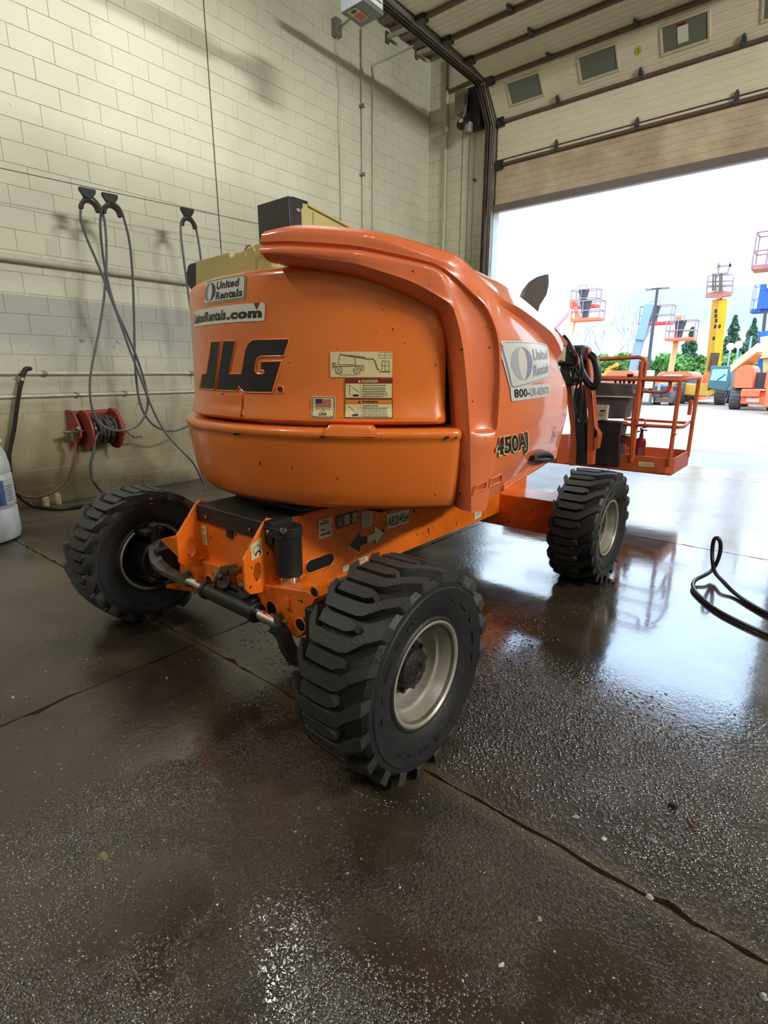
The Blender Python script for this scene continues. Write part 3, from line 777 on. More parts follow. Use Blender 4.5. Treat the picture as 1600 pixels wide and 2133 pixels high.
for X_, r_, lab, z0 in ((-5.80, 0.007, 'hand chain hanging from the door operator, the left one', 1.0), (-5.64, 0.005, 'thin wire left of the door track', 1.0), (-5.66, 0.007, 'hand chain hanging from the door operator, the right one', 1.0), (-5.435, 0.012, 'dark conduit beside the door track', 0.02)):
    mb = MB(); ch = r_ == 0.007; yy = 9.2 if ch else DP - 0.03
    mb.tube([(X_, yy, z0), (X_ + 0.01, yy, 3.2), (X_, yy, 5.72 if ch else 6.1 if r_ > 0.01 else 5.45)], r_, M_DRKS, 6)
    if not ch:
        for z in (1.2, 3.0, 4.8): mb.box((X_, DY - 0.045, z), (0.03, 0.09, 0.03), M_DRKS)
    simple('hanging_chain' if r_ == 0.007 else 'conduit' if r_ > 0.01 else 'wire', mb, lab, 'chain' if r_ == 0.007 else 'conduit' if r_ > 0.01 else 'wire')
# door operator
op = empty('door_operator', (-5.75, 9.25, 5.6), 0, 'grey electric door operator with motor on the wall beside the bay door track', 'motor')
mb = MB(); mb.box((-5.82, 9.22, 5.98), (0.22, 0.24, 0.34), M_GALV); mb.build('control_box', op, bevel=0.015)
mb = MB(); mb.box((-5.60, 9.28, 5.86), (0.26, 0.20, 0.62), M_BPL); mb.build('mounting_frame', op, bevel=0.01)
mb = MB(); mb.cyl((-5.83, 9.15, 5.64), (-5.62, 9.15, 5.64), 0.085, M_BPL, 20); mb.cyl((-5.87, 9.15, 5.64), (-5.83, 9.15, 5.64), 0.05, M_BPL, 16); mb.build('motor', op)
mb = MB(); mb.cyl((-5.66, 9.15, 5.47), (-5.66, 9.15, 5.62), 0.075, M_GALV, 18); mb.build('brake_housing', op)
mb = MB(); mb.box((-5.76, 9.062, 5.66), (0.08, 0.004, 0.05), M_CRE); mb.build('rating_plate', op)
mb = MB(); mb.tube([(-5.70, 9.08, 6.1), (-5.66, 9.07, 5.9), (-5.72, 9.07, 5.7)], 0.010, M_GALV, 8, smooth=4); mb.build('cable', op)
# radiant tube heater
ht = empty('tube_heater', (-4.62, 5.2, 5.2), 0, 'grey gas radiant tube heater hung below the roof near the left wall', 'heater')
mb = MB(); mb.box((-4.62, 5.22, 5.42), (0.33, 0.33, 0.44), M_HTR); hb = mb.build('burner_box', ht, bevel=0.008)
D = Decal(quad_map((-4.452, 5.08, 5.24), (-4.452, 5.36, 5.24), (-4.452, 5.36, 5.62), (-4.452, 5.08, 5.62)), 0.74); D.rect(0, 0, 1, 1, M_LABL); fake_lines(D, 0.5, 0.1, 0.95, 0.4, 4, M_INK, seed=2); D.rect(0.1, 0.5, 0.5, 0.9, mat('label_pale_green', srgb(190, 214, 190), 0.5), 2)
D.build('side_label', hb, label='white instruction label')
D = Decal(lambda u, v: (Vector((-4.74 + 0.20 * v * 0.3 + 0.02, 5.08 + 0.22 * u, 5.199)) + Vector((0.07 * v, 0, 0)), Vector((0, 0, -1))), 2.4)
D.rect(0, 0, 1, 1, M_CRE, r=0.2); D.rect(0.4, 0.1, 0.95, 0.9, mat('label_salmon', srgb(196, 110, 84), 0.5), 2); D.ring(0.2, 0.5, 0, 0.3, 0, 360, M_INK)
D.build('warning_label', hb, label='cream and salmon warning label')
mb = MB(); mb.cyl((-4.84, 5.02, 5.46), (-4.84, 4.86, 5.46), 0.10, M_BPL, 24); mb.cyl((-4.84, 4.86, 5.46), (-4.84, 4.6, 5.46), 0.055, M_BPL, 20); mb.cyl((-4.79, 5.06, 5.46), (-4.84, 5.02, 5.46), 0.08, M_BPL, 16); mb.build('blower', ht)
mb = MB(); mb.cyl((-4.84, 4.62, 5.46), (-4.84, -1.0, 5.46), 0.05, M_HUB, 16); mb.build('radiant_tube', ht)
mb = MB()
sec = [(-5.03, 5.37), (-4.99, 5.50), (-4.90, 5.58), (-4.78, 5.58), (-4.69, 5.50), (-4.65, 5.37)]
mb.grid([[(x, 4.55, z) for x, z in sec], [(x, -1.0, z) for x, z in sec]], mat('bright_reflector', srgb(222, 222, 206), 0.25, 0.6))
rf = mb.build('reflector', ht, fix=False); sm = rf.modifiers.new('s', 'SOLIDIFY'); sm.thickness = 0.004
for y in (5.2, 3.5, 0.5): mb = MB(); mb.cyl((-4.80, y, 5.56), (-4.80, y, CZ), 0.006, M_GALV, 6); mb.build('hanger', ht)
# ceiling lamp fixtures (the lights themselves are set at the top)
M_GLOW = mat('lamp_glow', (0.9, 0.9, 0.85), 0.5, emit=(1.0, 0.93, 0.80), estr=6.0)
lampc = ['near the tube heater', 'behind the viewer by the left wall', 'behind the viewer in mid hall', 'by the right wall', 'behind the viewer by the right wall']
for i, (lx, ly) in enumerate(LAMPS):
    r = empty('hall_lamp', (lx, ly, LAMP_Z), 0, 'long ceiling lamp fixture ' + lampc[i], 'lamp', 'hall lamps')
    mb = MB(); mb.box((lx, ly, LAMP_Z + 0.05), (0.42, 1.28, 0.08), M_HTR); mb.build('housing', r, bevel=0.01)
    mb = MB(); mb.box((lx, ly, LAMP_Z + 0.005), (0.34, 1.2, 0.008), M_GLOW); mb.build('diffuser', r)
    for q in (-0.5, 0.5): mb = MB(); mb.cyl((lx, ly + q, LAMP_Z + 0.08), (lx, ly + q, CZ), 0.005, M_GALV, 6); mb.build('hanger', r)
r = empty('added_side_light', (7.9, 3.4, 6.3), 0, 'added unseen light panel high on the right hand wall, aimed at the left wall', 'lamp')
mb = MB(); mb.box((7.9, 3.4, 6.30), (0.14, 2.54, 0.52), M_HTR); mb.build('housing', r, bevel=0.01)  # housing and panel belong to the added, unseen side light
mb = MB(); mb.box((7.825, 3.4, 6.30), (0.008, 2.4, 0.42), M_GLOW); mb.build('diffuser', r)
# horizontal pipes on the left wall
mb = MB(); mb.cyl((WX + 0.06, BY, 2.565), (WX + 0.06, DY - 0.02, 2.565), 0.036, M_PIPW, 14)
for y in (-2, 1.5, 5, 8.5): mb.box((WX + 0.03, y, 2.565), (0.07, 0.03, 0.09), M_GALV)
simple('wall_pipe', mb, 'thick white horizontal pipe along the left wall, the highest of three', 'pipe', 'horizontal pipes on the left wall')
mb = MB(); mb.cyl((WX + 0.05, BY, 1.437), (WX + 0.05, DY - 0.02, 1.437), 0.016, M_PIPW, 10)
for y in (-2, 2.24, 4.0, 6.4): mb.cyl((WX + 0.05, y, 1.437 - 0.0), (WX + 0.05, y + 0.04, 1.437), 0.026, M_GALV, 10); mb.box((WX + 0.025, y + 0.02, 1.437), (0.05, 0.03, 0.05), M_GALV)
simple('wall_pipe', mb, 'white horizontal pipe at nozzle height on the left wall', 'pipe', 'horizontal pipes on the left wall')
mb = MB(); mb.cyl((WX + 0.045, BY, 1.205), (WX + 0.045, DY - 0.02, 1.195), 0.013, M_PIPW, 10)
for y in (-2, 2.55, 3.1, 6.4): mb.cyl((WX + 0.045, y, 1.2), (WX + 0.045, y + 0.03, 1.2), 0.022, M_GALV, 10); mb.box((WX + 0.02, y + 0.015, 1.2), (0.04, 0.03, 0.06), M_GALV)
simple('wall_pipe', mb, 'thin white horizontal pipe on the left wall, the lowest of three', 'pipe', 'horizontal pipes on the left wall')
# two stubs at the foot of the wall
for i, (x, y) in enumerate(((95, 1040), (120, 1036))):
    p = gx(x, y, WX + 0.10); mb = MB(); mb.box((p.x, p.y, 0.055), (0.07, 0.05, 0.11), mat('cream_chipped_post', srgb(206, 188, 140), 0.7, 0, 0.5, 20), None)
    mb.box((p.x, p.y, 0.115), (0.05, 0.04, 0.03), MATS['cream_chipped_post'])
    simple('pipe_stub', mb, ('left' if i == 0 else 'right') + ' one of two stubby cream posts at the foot of the left wall', 'stub', 'stubs at the wall foot', bevel=0.008)
#@@PART3
# ================================================================== wash hoses, reel, drum
HX = -6.06
def pol(pts, X): return [gx(x, y, X + (p[2] if len(p) > 2 else 0)) for p in pts for x, y in [(p[0], p[1])]]
mb = MB(); a = gx(0, 350, HX); b = gx(533, 465, HX); d = (b - a).normalized(); mb.cyl(a - d * 9, b + d * 4.6, 0.004, M_DRKS, 6)
simple('steel_cable', mb, 'taut steel cable strung along the left wall carrying hose trolleys', 'cable')
cab_d = d
for i, (x, y) in enumerate(((182, 401), (229, 412), (390, 441))):
    r = empty('hose_trolley', gx(x, y, HX), 0, ['leftmost of three black hose trolleys on the wall cable', 'middle one of three black hose trolleys on the wall cable', 'black hose trolley on the cable next to the orange machine, the rightmost'][i], 'trolley', 'hose trolleys on the cable')
    c = gx(x, y, HX); mb = MB()
    mb.prism([c + cab_d * u + Vector((0.0225, 0, w)) for u, w in ((-0.075, 0.035), (0.075, 0.035), (0.072, 0.0), (0.035, -0.05), (-0.035, -0.05), (-0.075, 0.01))], (-0.045, 0, 0), M_BPL); mb.build('trolley_body', r)
    mb = MB(); rows = []
    cc = c + Vector((0, 0, -0.155))
    for k in range(13):
        t = radians(-6 + 190 * k / 12); rr = 0.088; o_ = Vector((0, cos(t), sin(t)))
        rows.append([cc + o_ * rr + Vector((0.03, 0, 0)), cc + o_ * (rr - 0.028) + Vector((0.012, 0, 0)), cc + o_ * (rr - 0.028) + Vector((-0.012, 0, 0)), cc + o_ * rr + Vector((-0.03, 0, 0)), cc + o_ * (rr + 0.006) + Vector((-0.03, 0, 0)), cc + o_ * (rr + 0.006) + Vector((0.03, 0, 0)), cc + o_ * rr + Vector((0.03, 0, 0))])
    mb.grid(rows, mat('dark_rusty_saddle', srgb(70, 56, 48), 0.6, 0.2, 0.6, 30)); mb.cyl(c + Vector((0, 0, -0.09)), c + Vector((0, 0, -0.06)), 0.02, M_BPL, 10); mb.build('hose_saddle', r)
hA = [(168, 440), (169, 425), (176, 413), (190, 411), (203, 422), (212, 440), (219, 470), (222, 530), (219, 600), (208, 680), (193, 755), (187, 805), (192, 850), (207, 880), (232, 895), (262, 896), (288, 885), (303, 863), (308, 835), (301, 795), (285, 745), (262, 690), (240, 640), (224, 585), (213, 520), (209, 465), (213, 436), (224, 424), (238, 424), (251, 436), (260, 462), (270, 505), (276, 570), (279, 650), (281, 745), (285, 800), (292, 840), (306, 870), (327, 890), (355, 898), (380, 892), (402, 874), (412, 800), (405, 700), (392, 610), (383, 540), (377, 490), (378, 462), (388, 451), (399, 455), (408, 475), (416, 520), (420, 560), (425, 640)]
hA = [(x, y, -0.03 if i < 14 else 0.03 if i < 26 else 0.0) for i, (x, y) in enumerate(hA)]
mb = MB(); mb.tube(pol(hA, HX), 0.0125, M_HOSE, 8, smooth=4)
simple('hose', mb, 'long grey wash hose looped over all three cable trolleys', 'hose')
hB = [(168, 436), (169, 460), (182, 500), (204, 550), (222, 597), (246, 660), (268, 722), (292, 785), (312, 838), (332, 880), (352, 910), (378, 938), (405, 968), (425, 1010)]
mb = MB(); mb.tube(pol(hB, HX + 0.09), 0.0125, M_HOSE, 8, smooth=4)
simple('hose', mb, 'grey hose hanging from the leftmost trolley slanting down behind the orange machine', 'hose')
# spray gun and its hose
gp = gx(55, 772, WX + 0.14)
r = empty('spray_gun', gp, 0, 'black trigger spray gun hooked over the white wall pipe', 'spray gun')
mb = MB(); mb.tube(pol([(66, 770), (62, 768), (54, 769), (50, 775), (47, 786)], WX + 0.13), [0.016, 0.022, 0.026, 0.024, 0.022], M_BPL, 10, smooth=3); mb.build('gun_body', r)
mb = MB(); mb.tube(pol([(42, 778), (39, 781), (44, 783), (49, 779)], WX + 0.13), 0.009, M_BPL, 8); mb.build('trigger', r)
mb = MB(); mb.cyl(gx(47.5, 787, WX + 0.13), gx(46, 793, WX + 0.13), 0.02, mat('brass', srgb(190, 170, 96), 0.35, 0.8), 12); mb.build('coupling', r)
mb = MB(); mb.tube(pol([(46, 793), (41, 812), (35, 850), (29, 895), (22, 930), (19, 950), (21, 985), (26, 1010), (36, 1028), (50, 1043)], WX + 0.13) + [gz(75, 1056, 0.02), gz(110, 1060, 0.02), gz(150, 1058, 0.02), gz(176, 1054, 0.02), gz(260, 1046, 0.02)], 0.021, M_HOSB, 10, smooth=4)
simple('hose', mb, 'thick black hose from the spray gun down behind the drum and along the floor', 'hose')
# reel
rl = empty('hose_reel', (-6.5, 2.66, 0.58), 0, 'red wall mounted hose reel wound with dark hose', 'hose reel')
RC = Vector((-6.4, 2.5, 0.815))
for y0 in (2.50, 2.82):
    mb = MB(); mb.lathe([(0.02, -0.006), (0.10, -0.006), (0.12, -0.014), (0.20, -0.010), (0.222, -0.016), (0.228, 0.0), (0.222, 0.010), (0.20, 0.004), (0.12, 0.0), (0.10, 0.008), (0.02, 0.008)], (-6.4, y0, 0.815), (0, 1, 0), M_REEL, 40); mb.build('reel_disc', rl)
mb = MB(); mb.cyl((-6.4, 2.5, 0.815), (-6.4, 2.82, 0.815), 0.07, M_REEL, 24)
mb.cyl((-6.4, 2.28, 0.815), (-6.4, 2.9, 0.815), 0.018, M_STL, 12); mb.build('axle', rl)
pts = []
for k in range(7 * 16 + 1):
    t = 2 * pi * k / 16; u = k / (7 * 16); lay = 0.118
    pts.append(Vector((-6.4 + lay * cos(t), 2.53 + 0.26 * u, 0.815 + lay * sin(t))))
pt2 = [Vector((-6.4 + 0.145 * cos(2 * pi * k / 16), 2.78 - 0.22 * k / 80 + 0.01 * sin(k), 0.815 + 0.145 * sin(2 * pi * k / 16))) for k in range(81)]
mb = MB(); mb.tube(pts, 0.02, M_HOSB, 8); mb.tube(pt2, 0.018, mat('worn_dark_hose', srgb(70, 64, 56), 0.5, 0, 0.6, 14), 8); mb.build('wound_hose', rl)
mb = MB(); mb.prism([(-6.46, 2.44, 1.02), (-6.66, 2.44, 1.04), (-6.66, 2.44, 0.62), (-6.55, 2.44, 0.62), (-6.34, 2.44, 0.76), (-6.34, 2.44, 0.86)], (0, -0.02, 0), M_REEL)
mb.prism([(-6.46, 2.90, 1.02), (-6.66, 2.90, 1.04), (-6.66, 2.90, 0.62), (-6.55, 2.90, 0.62), (-6.34, 2.90, 0.76), (-6.34, 2.90, 0.86)], (0, 0.02, 0), M_REEL)
mb.box((-6.655, 2.67, 0.98), (0.03, 0.48, 0.08), M_REEL); mb.box((-6.655, 2.67, 0.66), (0.03, 0.48, 0.06), M_REEL); mb.cyl((-6.5, 2.42, 1.0), (-6.5, 2.91, 1.0), 0.014, M_REEL, 10); mb.build('bracket', rl)
mb = MB(); mb.tube([(-6.4, 2.40, 0.815), (-6.4, 2.36, 0.82), (-6.36, 2.34, 0.80), (-6.36, 2.34, 0.72)], 0.022, M_STL, 10); mb.cyl((-6.37, 2.40, 0.84), (-6.31, 2.40, 0.86), 0.02, M_STL, 10); mb.cyl((-6.4, 2.42, 0.815), (-6.4, 2.38, 0.815), 0.04, M_STL, 12); mb.build('swivel', rl)
mb = MB(); mb.tube([(-6.4, 2.92, 0.815), (-6.38, 2.95, 0.77), (-6.38, 3.0, 0.72), (-6.38, 3.03, 0.70)], 0.009, M_STL, 8); mb.cyl((-6.38, 3.02, 0.70), (-6.38, 3.12, 0.70), 0.015, M_STL, 10); mb.build('crank', rl)
P0 = pol([(157, 925), (154, 955), (146, 985), (130, 1010), (105, 1028), (75, 1036), (48, 1033), (30, 1022)], -6.36); P0 = [Vector((-6.36, 2.34, 0.73))] + P0[0:]
mb = MB(); mb.tube(P0, 0.014, M_HOSR, 8, smooth=4)
simple('hose', mb, 'reddish brown supply hose sagging from the reel to behind the drum', 'hose')
mb = MB(); mb.tube([Vector((-6.28, 2.60, 0.80))] + pol([(198, 915), (195, 940), (189, 965), (190, 990), (198, 1008)], -6.24) + [gz(222, 1034, 0.02), gz(250, 1040, 0.02)], 0.016, M_HOSE, 8, smooth=4)
simple('hose', mb, 'dark hose end hanging straight down from the red reel to the floor', 'hose')
# drum
DC = Vector((-5.64, 1.222, 0.0))
dr = empty('plastic_drum', DC, 0, 'white plastic drum with a blue label standing at the left edge by the wall', 'drum')
prof = [(0.0, 0.002), (0.25, 0.002), (0.282, 0.02), (0.295, 0.06), (0.295, 0.28), (0.288, 0.295), (0.288, 0.305), (0.295, 0.32), (0.294, 0.58), (0.288, 0.59), (0.288, 0.60), (0.293, 0.615), (0.290, 0.66), (0.275, 0.76), (0.245, 0.83), (0.240, 0.85), (0.262, 0.862), (0.262, 0.875), (0.235, 0.88), (0.22, 0.865), (0.0, 0.865)]
mb = MB(); mb.lathe(prof, DC, (0, 0, 1), M_PLAS, 56); mb.build('drum_body', dr)
mb = MB(); mb.lathe([(0.0, 0.92), (0.18, 0.915), (0.215, 0.905), (0.215, 0.885), (0.18, 0.88)], DC, (0, 0, 1), M_GALV, 40); mb.lathe([(0.2, 0.87), (0.225, 0.885), (0.215, 0.89), (0.19, 0.888)], DC, (0, 0, 1), M_HOSR, 40); mb.build('lid', dr)
a_ = atan2(-DC.y, -DC.x)
def drm(u, v):
    t = a_ - 0.18 + u * 1.35; return DC + Vector((0.2955 * cos(t), 0.2955 * sin(t), 0.335 + 0.215 * v)), Vector((cos(t), sin(t), 0))
D = Decal(drm, 1.9); D.rect(0, 0, 0.72, 1, M_BLUE); D.rect(0.72, 0, 1, 1, M_WHT); fake_lines(D, 0.75, 0.1, 0.98, 0.8, 7, mat('label_pale_blue', srgb(120, 140, 200), 0.5)); fake_lines(D, 0.1, 0.3, 0.6, 0.8, 3, mat('label_sky', srgb(150, 180, 220), 0.5), seed=5)
D.build('drum_label', dr, label='blue and white paper label', cuts=14)
# loose hose on the wet floor at the right
fh = [gz(1660, 1345, 0.015), gz(1600, 1322, 0.015), gz(1540, 1295, 0.015), gz(1490, 1268, 0.015), gz(1456, 1240, 0.015), gz(1444, 1222, 0.02), gz(1449, 1208, 0.03)]
base = gz(1462, 1200, 0.03)
nY = gz(1489, 1180, 0.08)
def upright(x, y): return gy(x, y, nY.y)
fh += [gz(1472, 1196, 0.05), upright(1487, 1183), upright(1496, 1165), upright(1501, 1145), upright(1500, 1128), upright(1494, 1120), upright(1487, 1126), upright(1484, 1145), upright(1486, 1168) + Vector((0, -0.03, 0)), upright(1492, 1188) + Vector((0, -0.05, 0)), gz(1505, 1210, 0.05), gz(1530, 1235, 0.02), gz(1565, 1259, 0.015), gz(1605, 1280, 0.015), gz(1670, 1302, 0.015)]
mb = MB(); mb.tube(fh, 0.0135, M_HOSB, 10, smooth=5)
simple('hose', mb, 'black hose with an upright kink loop lying on the wet floor at the right', 'hose')
# grit and litter on the floor: chips one can point at
chips = [(1200, 1702, 'pale flat chip', (0.024, 0.012, 0.005), srgb(150, 160, 176), 0.6), (1258, 1747, 'white triangular chip', (0.02, 0.014, 0.004), srgb(206, 206, 180), 0.2), (1357, 1750, 'long grey chip', (0.045, 0.012, 0.006), srgb(120, 126, 140), 0.1),
         (1402, 1682, 'dark lump', (0.034, 0.026, 0.016), srgb(30, 24, 20), 0.3), (1438, 1716, 'brown wood splinter', (0.048, 0.009, 0.006), srgb(110, 70, 46), -0.9), (1352, 1869, 'white oval pebble', (0.022, 0.015, 0.009), srgb(180, 180, 172), 0.4),
         (1124, 1915, 'pale pebble', (0.014, 0.010, 0.008), srgb(170, 170, 166), 0.0), (1590, 2077, 'light pebble at the lower right edge', (0.018, 0.014, 0.010), srgb(170, 172, 170), 0.0), (1045, 2010, 'cream chip', (0.018, 0.010, 0.004), srgb(200, 196, 160), 1.2),
         (215, 1783, 'cream smear of debris', (0.04, 0.022, 0.006), srgb(112, 104, 78), 0.2), (347, 1413, 'small white crumb', (0.010, 0.009, 0.006), srgb(200, 196, 180), 0), (27, 1453, 'white crumb by the left edge', (0.014, 0.010, 0.006), srgb(200, 196, 180), 0)]
for i, (x, y, nm, dim, colr, rz) in enumerate(chips):
    c = gz(x, y, 0); m = mat('chip_%d' % i, colr, 0.5, 0, 0.4, 60)
    n = 9; P = []
    for k in range(n):
        t = 2 * pi * k / n; q = rnd.uniform(0.4, 0.62); P.append((dim[0] * q * cos(t), dim[1] * q * sin(t), 0.0))
    vs = P + [(p[0] * 0.6, p[1] * 0.6, dim[2]) for p in P]; mb = MB()
    M3 = Matrix.Rotation(rz, 3, 'Z'); mb.add([M3 @ Vector(v) + c for v in vs], [tuple(range(n - 1, -1, -1)), tuple(range(n, 2 * n))] + [(k, (k + 1) % n, n + (k + 1) % n, n + k) for k in range(n)], m)
    simple('debris_chip', mb, nm + ' on the wet concrete floor', 'debris', 'debris chips on the floor')
# standing drops of water on the slabs
M_DROP = mat('water_drop', srgb(46, 42, 36), 0.03, 0, spec=1.0, coat=1.0)
from mathutils import noise as MN
rd = random.Random(11); dv = []; df = []; cnt = 0
while cnt < 15000:
    px_ = rd.uniform(-40, 1640); py_ = rd.uniform(1120, 2140)
    p = gz(px_, py_)
    if p.y > 3.3 or p.y < -0.3 or p.x < -3.2: continue
    if abs(p.x + 1.105) < 0.17 and abs(p.y - 1.425) < 0.2: continue
    nz = MN.noise(Vector((p.x * 1.6, p.y * 1.6, 0.3))) + 0.5 * MN.noise(Vector((p.x * 5, p.y * 5, 1.3)))
    dens = max(0.0, 1 - abs(p.y - 2.05 - 0.15 * p.x) / 0.85) * (1 if p.x > -1.6 else 0.2) + (0.5 if p.y < 0.75 and -1.7 < p.x < -0.1 else 0.10)
    if nz * 1.2 + dens * 0.95 < rd.uniform(0.35, 1.25): continue
    if abs(p.y - 1.405) < 0.02 or abs(p.x + 2.5) < 0.02: continue
    r_ = rd.choice((0.0018, 0.0024, 0.003, 0.004, 0.0055)) * (1.25 if p.y > 1.5 else 0.85) * (0.5 if cnt % 8 == 0 else 1); h_ = r_ * 0.6; i = len(dv); a0 = rd.random() * 6; ec = rd.uniform(0.7, 1.5)
    for rr_d, hh in ((1.0, 0.0), (0.68, 0.72)):
        for k in range(7): t = a0 + 2 * pi * k / 7; dv.append((p.x + r_ * rr_d * cos(t) * ec, p.y + r_ * rr_d * sin(t), h_ * hh))
    dv.append((p.x, p.y, h_)); 
    for k in range(7):
        j = (k + 1) % 7; df.append((i + k, i + j, i + 7 + j, i + 7 + k)); df.append((i + 7 + k, i + 7 + j, i + 14))
    cnt += 1
M_GRIT_GLINT = mat('pale_grit_glint', srgb(160, 160, 154), 0.4, 0, 0.6, 90, srgb(120, 116, 106))  # pale grains among the drops; glint brightness put into their colour
me = bpy.data.meshes.new('water_drops'); me.from_pydata(dv, [], df); me.materials.append(M_DROP); me.materials.append(M_GRIT_GLINT); me.polygons.foreach_set('material_index', [1 if (k // 14) % 8 == 0 else 0 for k in range(len(df))]); me.polygons.foreach_set('use_smooth', [True] * len(me.polygons))
o = bpy.data.objects.new('water_drops', me); COL.objects.link(o); tag(o, 'small water drops scattered over the wet concrete in the foreground', 'water', kind='stuff')
#@@PART4
# ================================================================== THE BOOM LIFT
LIFT = empty('boom_lift', (-2.12, 2.5, 0), 0, 'large orange articulating boom lift with tan boom parked in the wash bay', 'boom lift')
XC = -2.12
# ---- wheels
WR, WW = 0.445, 0.39
def wheel_meshes():
    t = MB(); h = WW / 2
    prof = [(0.205, -0.150), (0.222, -0.168), (0.232, -0.170), (0.240, -0.163), (0.262, -0.180), (0.30, -0.190), (0.345, -0.196), (0.362, -0.198), (0.366, -0.192), (0.385, -0.190), (0.402, -0.170), (0.408, -0.10), (0.412, 0)]
    prof = prof + [(r, -x) for r, x in reversed(prof[:-1])]
    t.lathe([(r, x) for r, x in prof], (0, 0, 0), (1, 0, 0), M_RUB, 80)
    # raised ring of moulded marks on the sidewall
    for k in range(30):
        a = 2 * pi * k / 30 + 0.05 * (k % 3)
        if k % 10 > 6: continue
        for s in (-1, 1):
            c = Vector((s * 0.1935, -0.315 * cos(a), 0.315 * sin(a)))
            M_ = Matrix.Rotation(a, 3, 'X').inverted()
            t.box(c, (0.008, 0.012, 0.03), M_RUB, M_)
    g = MB(); N = 20; pitch = 2 * pi / N
    def ring(x):
        return WR - 0.010 * (abs(x) / h) ** 3
    def lug(path, off):
        """path: (x, lo, hi) with lo / hi in pitches"""
        T = []; B = []
        for x, lo, hi in path:
            for v, e in ((lo, 0.035), (hi, -0.035)):
                a = (v + off) * pitch; ae = (v + e + off) * pitch
                xx = max(-h, min(h, x)); r = ring(xx)
                if abs(x) > h:
                    r = 0.388; T.append(Vector((math.copysign(h + 0.001, x), -r * cos(ae), r * sin(ae)))); B.append(Vector((math.copysign(h - 0.02, x), -(r - 0.01) * cos(a), (r - 0.01) * sin(a))))
                else:
                    T.append(Vector((xx, -r * cos(ae), r * sin(ae)))); rb = 0.396 if abs(x) < h - 0.01 else 0.385
                    B.append(Vector((xx * (0.97 if abs(x) > 0.18 else 1), -rb * cos(a), rb * sin(a))))
        k = len(path); vs = T + B; n = 2 * k; fs = []
        for i in range(k - 1):
            a, b, c, d = 2 * i, 2 * i + 1, 2 * i + 3, 2 * i + 2
            fs.append((a, b, c, d)); fs.append((n + a, a, d, n + d)); fs.append((b, n + b, n + c, c))
        fs.append((0, n + 0, n + 1, 1)); fs.append((n - 2, n - 1, 2 * n - 1, 2 * n - 2))
        g.add(vs, fs, M_LUG)
    for k in range(N):
        lug([(-0.21, 0.62, 1.02), (-0.194, 0.50, 0.96), (-0.165, 0.22, 0.72), (-0.142, -0.02, 0.44), (-0.06, -0.04, 0.41), (0.035, -0.04, 0.41), (0.070, 0.02, 0.47), (0.13, 0.36, 0.80), (0.194, 0.64, 1.08), (0.21, 0.72, 1.14)], k)
        lug([(-0.136, 0.52, 0.93), (-0.06, 0.49, 0.91), (0.025, 0.49, 0.91), (0.062, 0.60, 0.84)], k)
    rm = MB()
    rm.lathe([(0.196, 0.150), (0.205, 0.164), (0.214, 0.172), (0.222, 0.170), (0.224, 0.160), (0.214, 0.150), (0.2, 0.12), (0.198, -0.12), (0.214, -0.150), (0.224, -0.160), (0.222, -0.170), (0.214, -0.172), (0.205, -0.164), (0.196, -0.150)], (0, 0, 0), (1, 0, 0), M_RIM, 64)
    rm.lathe([(0.205, 0.164), (0.196, 0.150), (0.190, 0.10), (0.186, 0.088), (0.172, 0.080), (0.168, 0.03), (0.158, 0.016), (0.12, 0.012), (0.10, 0.03), (0.02, 0.03)], (0, 0, 0), (1, 0, 0), M_RIM, 64)
    rm.lathe([(0.205, -0.164), (0.196, -0.150), (0.186, -0.08), (0.18, -0.01), (0.12, 0.0), (0.02, 0.0)], (0, 0, 0), (1, 0, 0), M_HUB, 64)
    hb = MB()
    hb.lathe([(0.112, 0.028), (0.112, 0.05), (0.102, 0.060), (0.090, 0.062), (0.080, 0.095), (0.058, 0.108), (0.03, 0.112), (0.026, 0.105), (0.0, 0.105)], (0, 0, 0), (1, 0, 0), M_HUB, 40)
    for k in range(9):
        a = 2 * pi * k / 9; c = Vector((0.055, 0.100 * cos(a), 0.100 * sin(a)))
        hb.cyl(c - Vector((0.02, 0, 0)), c + Vector((0.022, 0, 0)), 0.010, M_HUB, 6)
    for k in range(6):
        a = 2 * pi * k / 6 + 0.3; c = Vector((0.105, 0.046 * cos(a), 0.046 * sin(a))); hb.cyl(c, c + Vector((0.008, 0, 0)), 0.007, M_STL, 6)
    return t.mesh('tyre'), g.mesh('tread', 30), rm.mesh('rim'), hb.mesh('hub')
wm = wheel_meshes()
for me in wm:
    me.transform(Matrix.Diagonal((0.31 / WW, 0.40 / WR, 0.40 / WR, 1)))
    bm = bmesh.new(); bm.from_mesh(me); bmesh.ops.recalc_face_normals(bm, faces=bm.faces); bm.to_mesh(me); bm.free()
WH = [(-1.105, 1.425, 1, 0.1), (-3.09, 1.44, -1, 0.45), (-1.205, 3.77, 1, 0.0), (-3.03, 3.77, -1, 0.2)]
lab = ['near wheel with a chunky lugged tyre and silver dish rim', 'wheel on the far side of the steering axle, dark inner face showing', 'wheel beside the wet floor under the front of the machine', None]
for (x, y, sgn, rot), lb in zip(WH, lab):
    w = empty('wheel', (x, y, 0.393)); put(w, LIFT)
    if lb: w['label'] = lb
    for me, nm in zip(wm, ('tyre', 'tread', 'rim', 'hub')):
        o = bpy.data.objects.new(nm, me); COL.objects.link(o); o.parent = w
        if sgn > 0: o.rotation_euler = (rot if nm != 'hub' else 0, 0, 0)
        else:
            o.scale = (-1, 1, 1); o.rotation_euler = (-rot * 0, 0, 0)
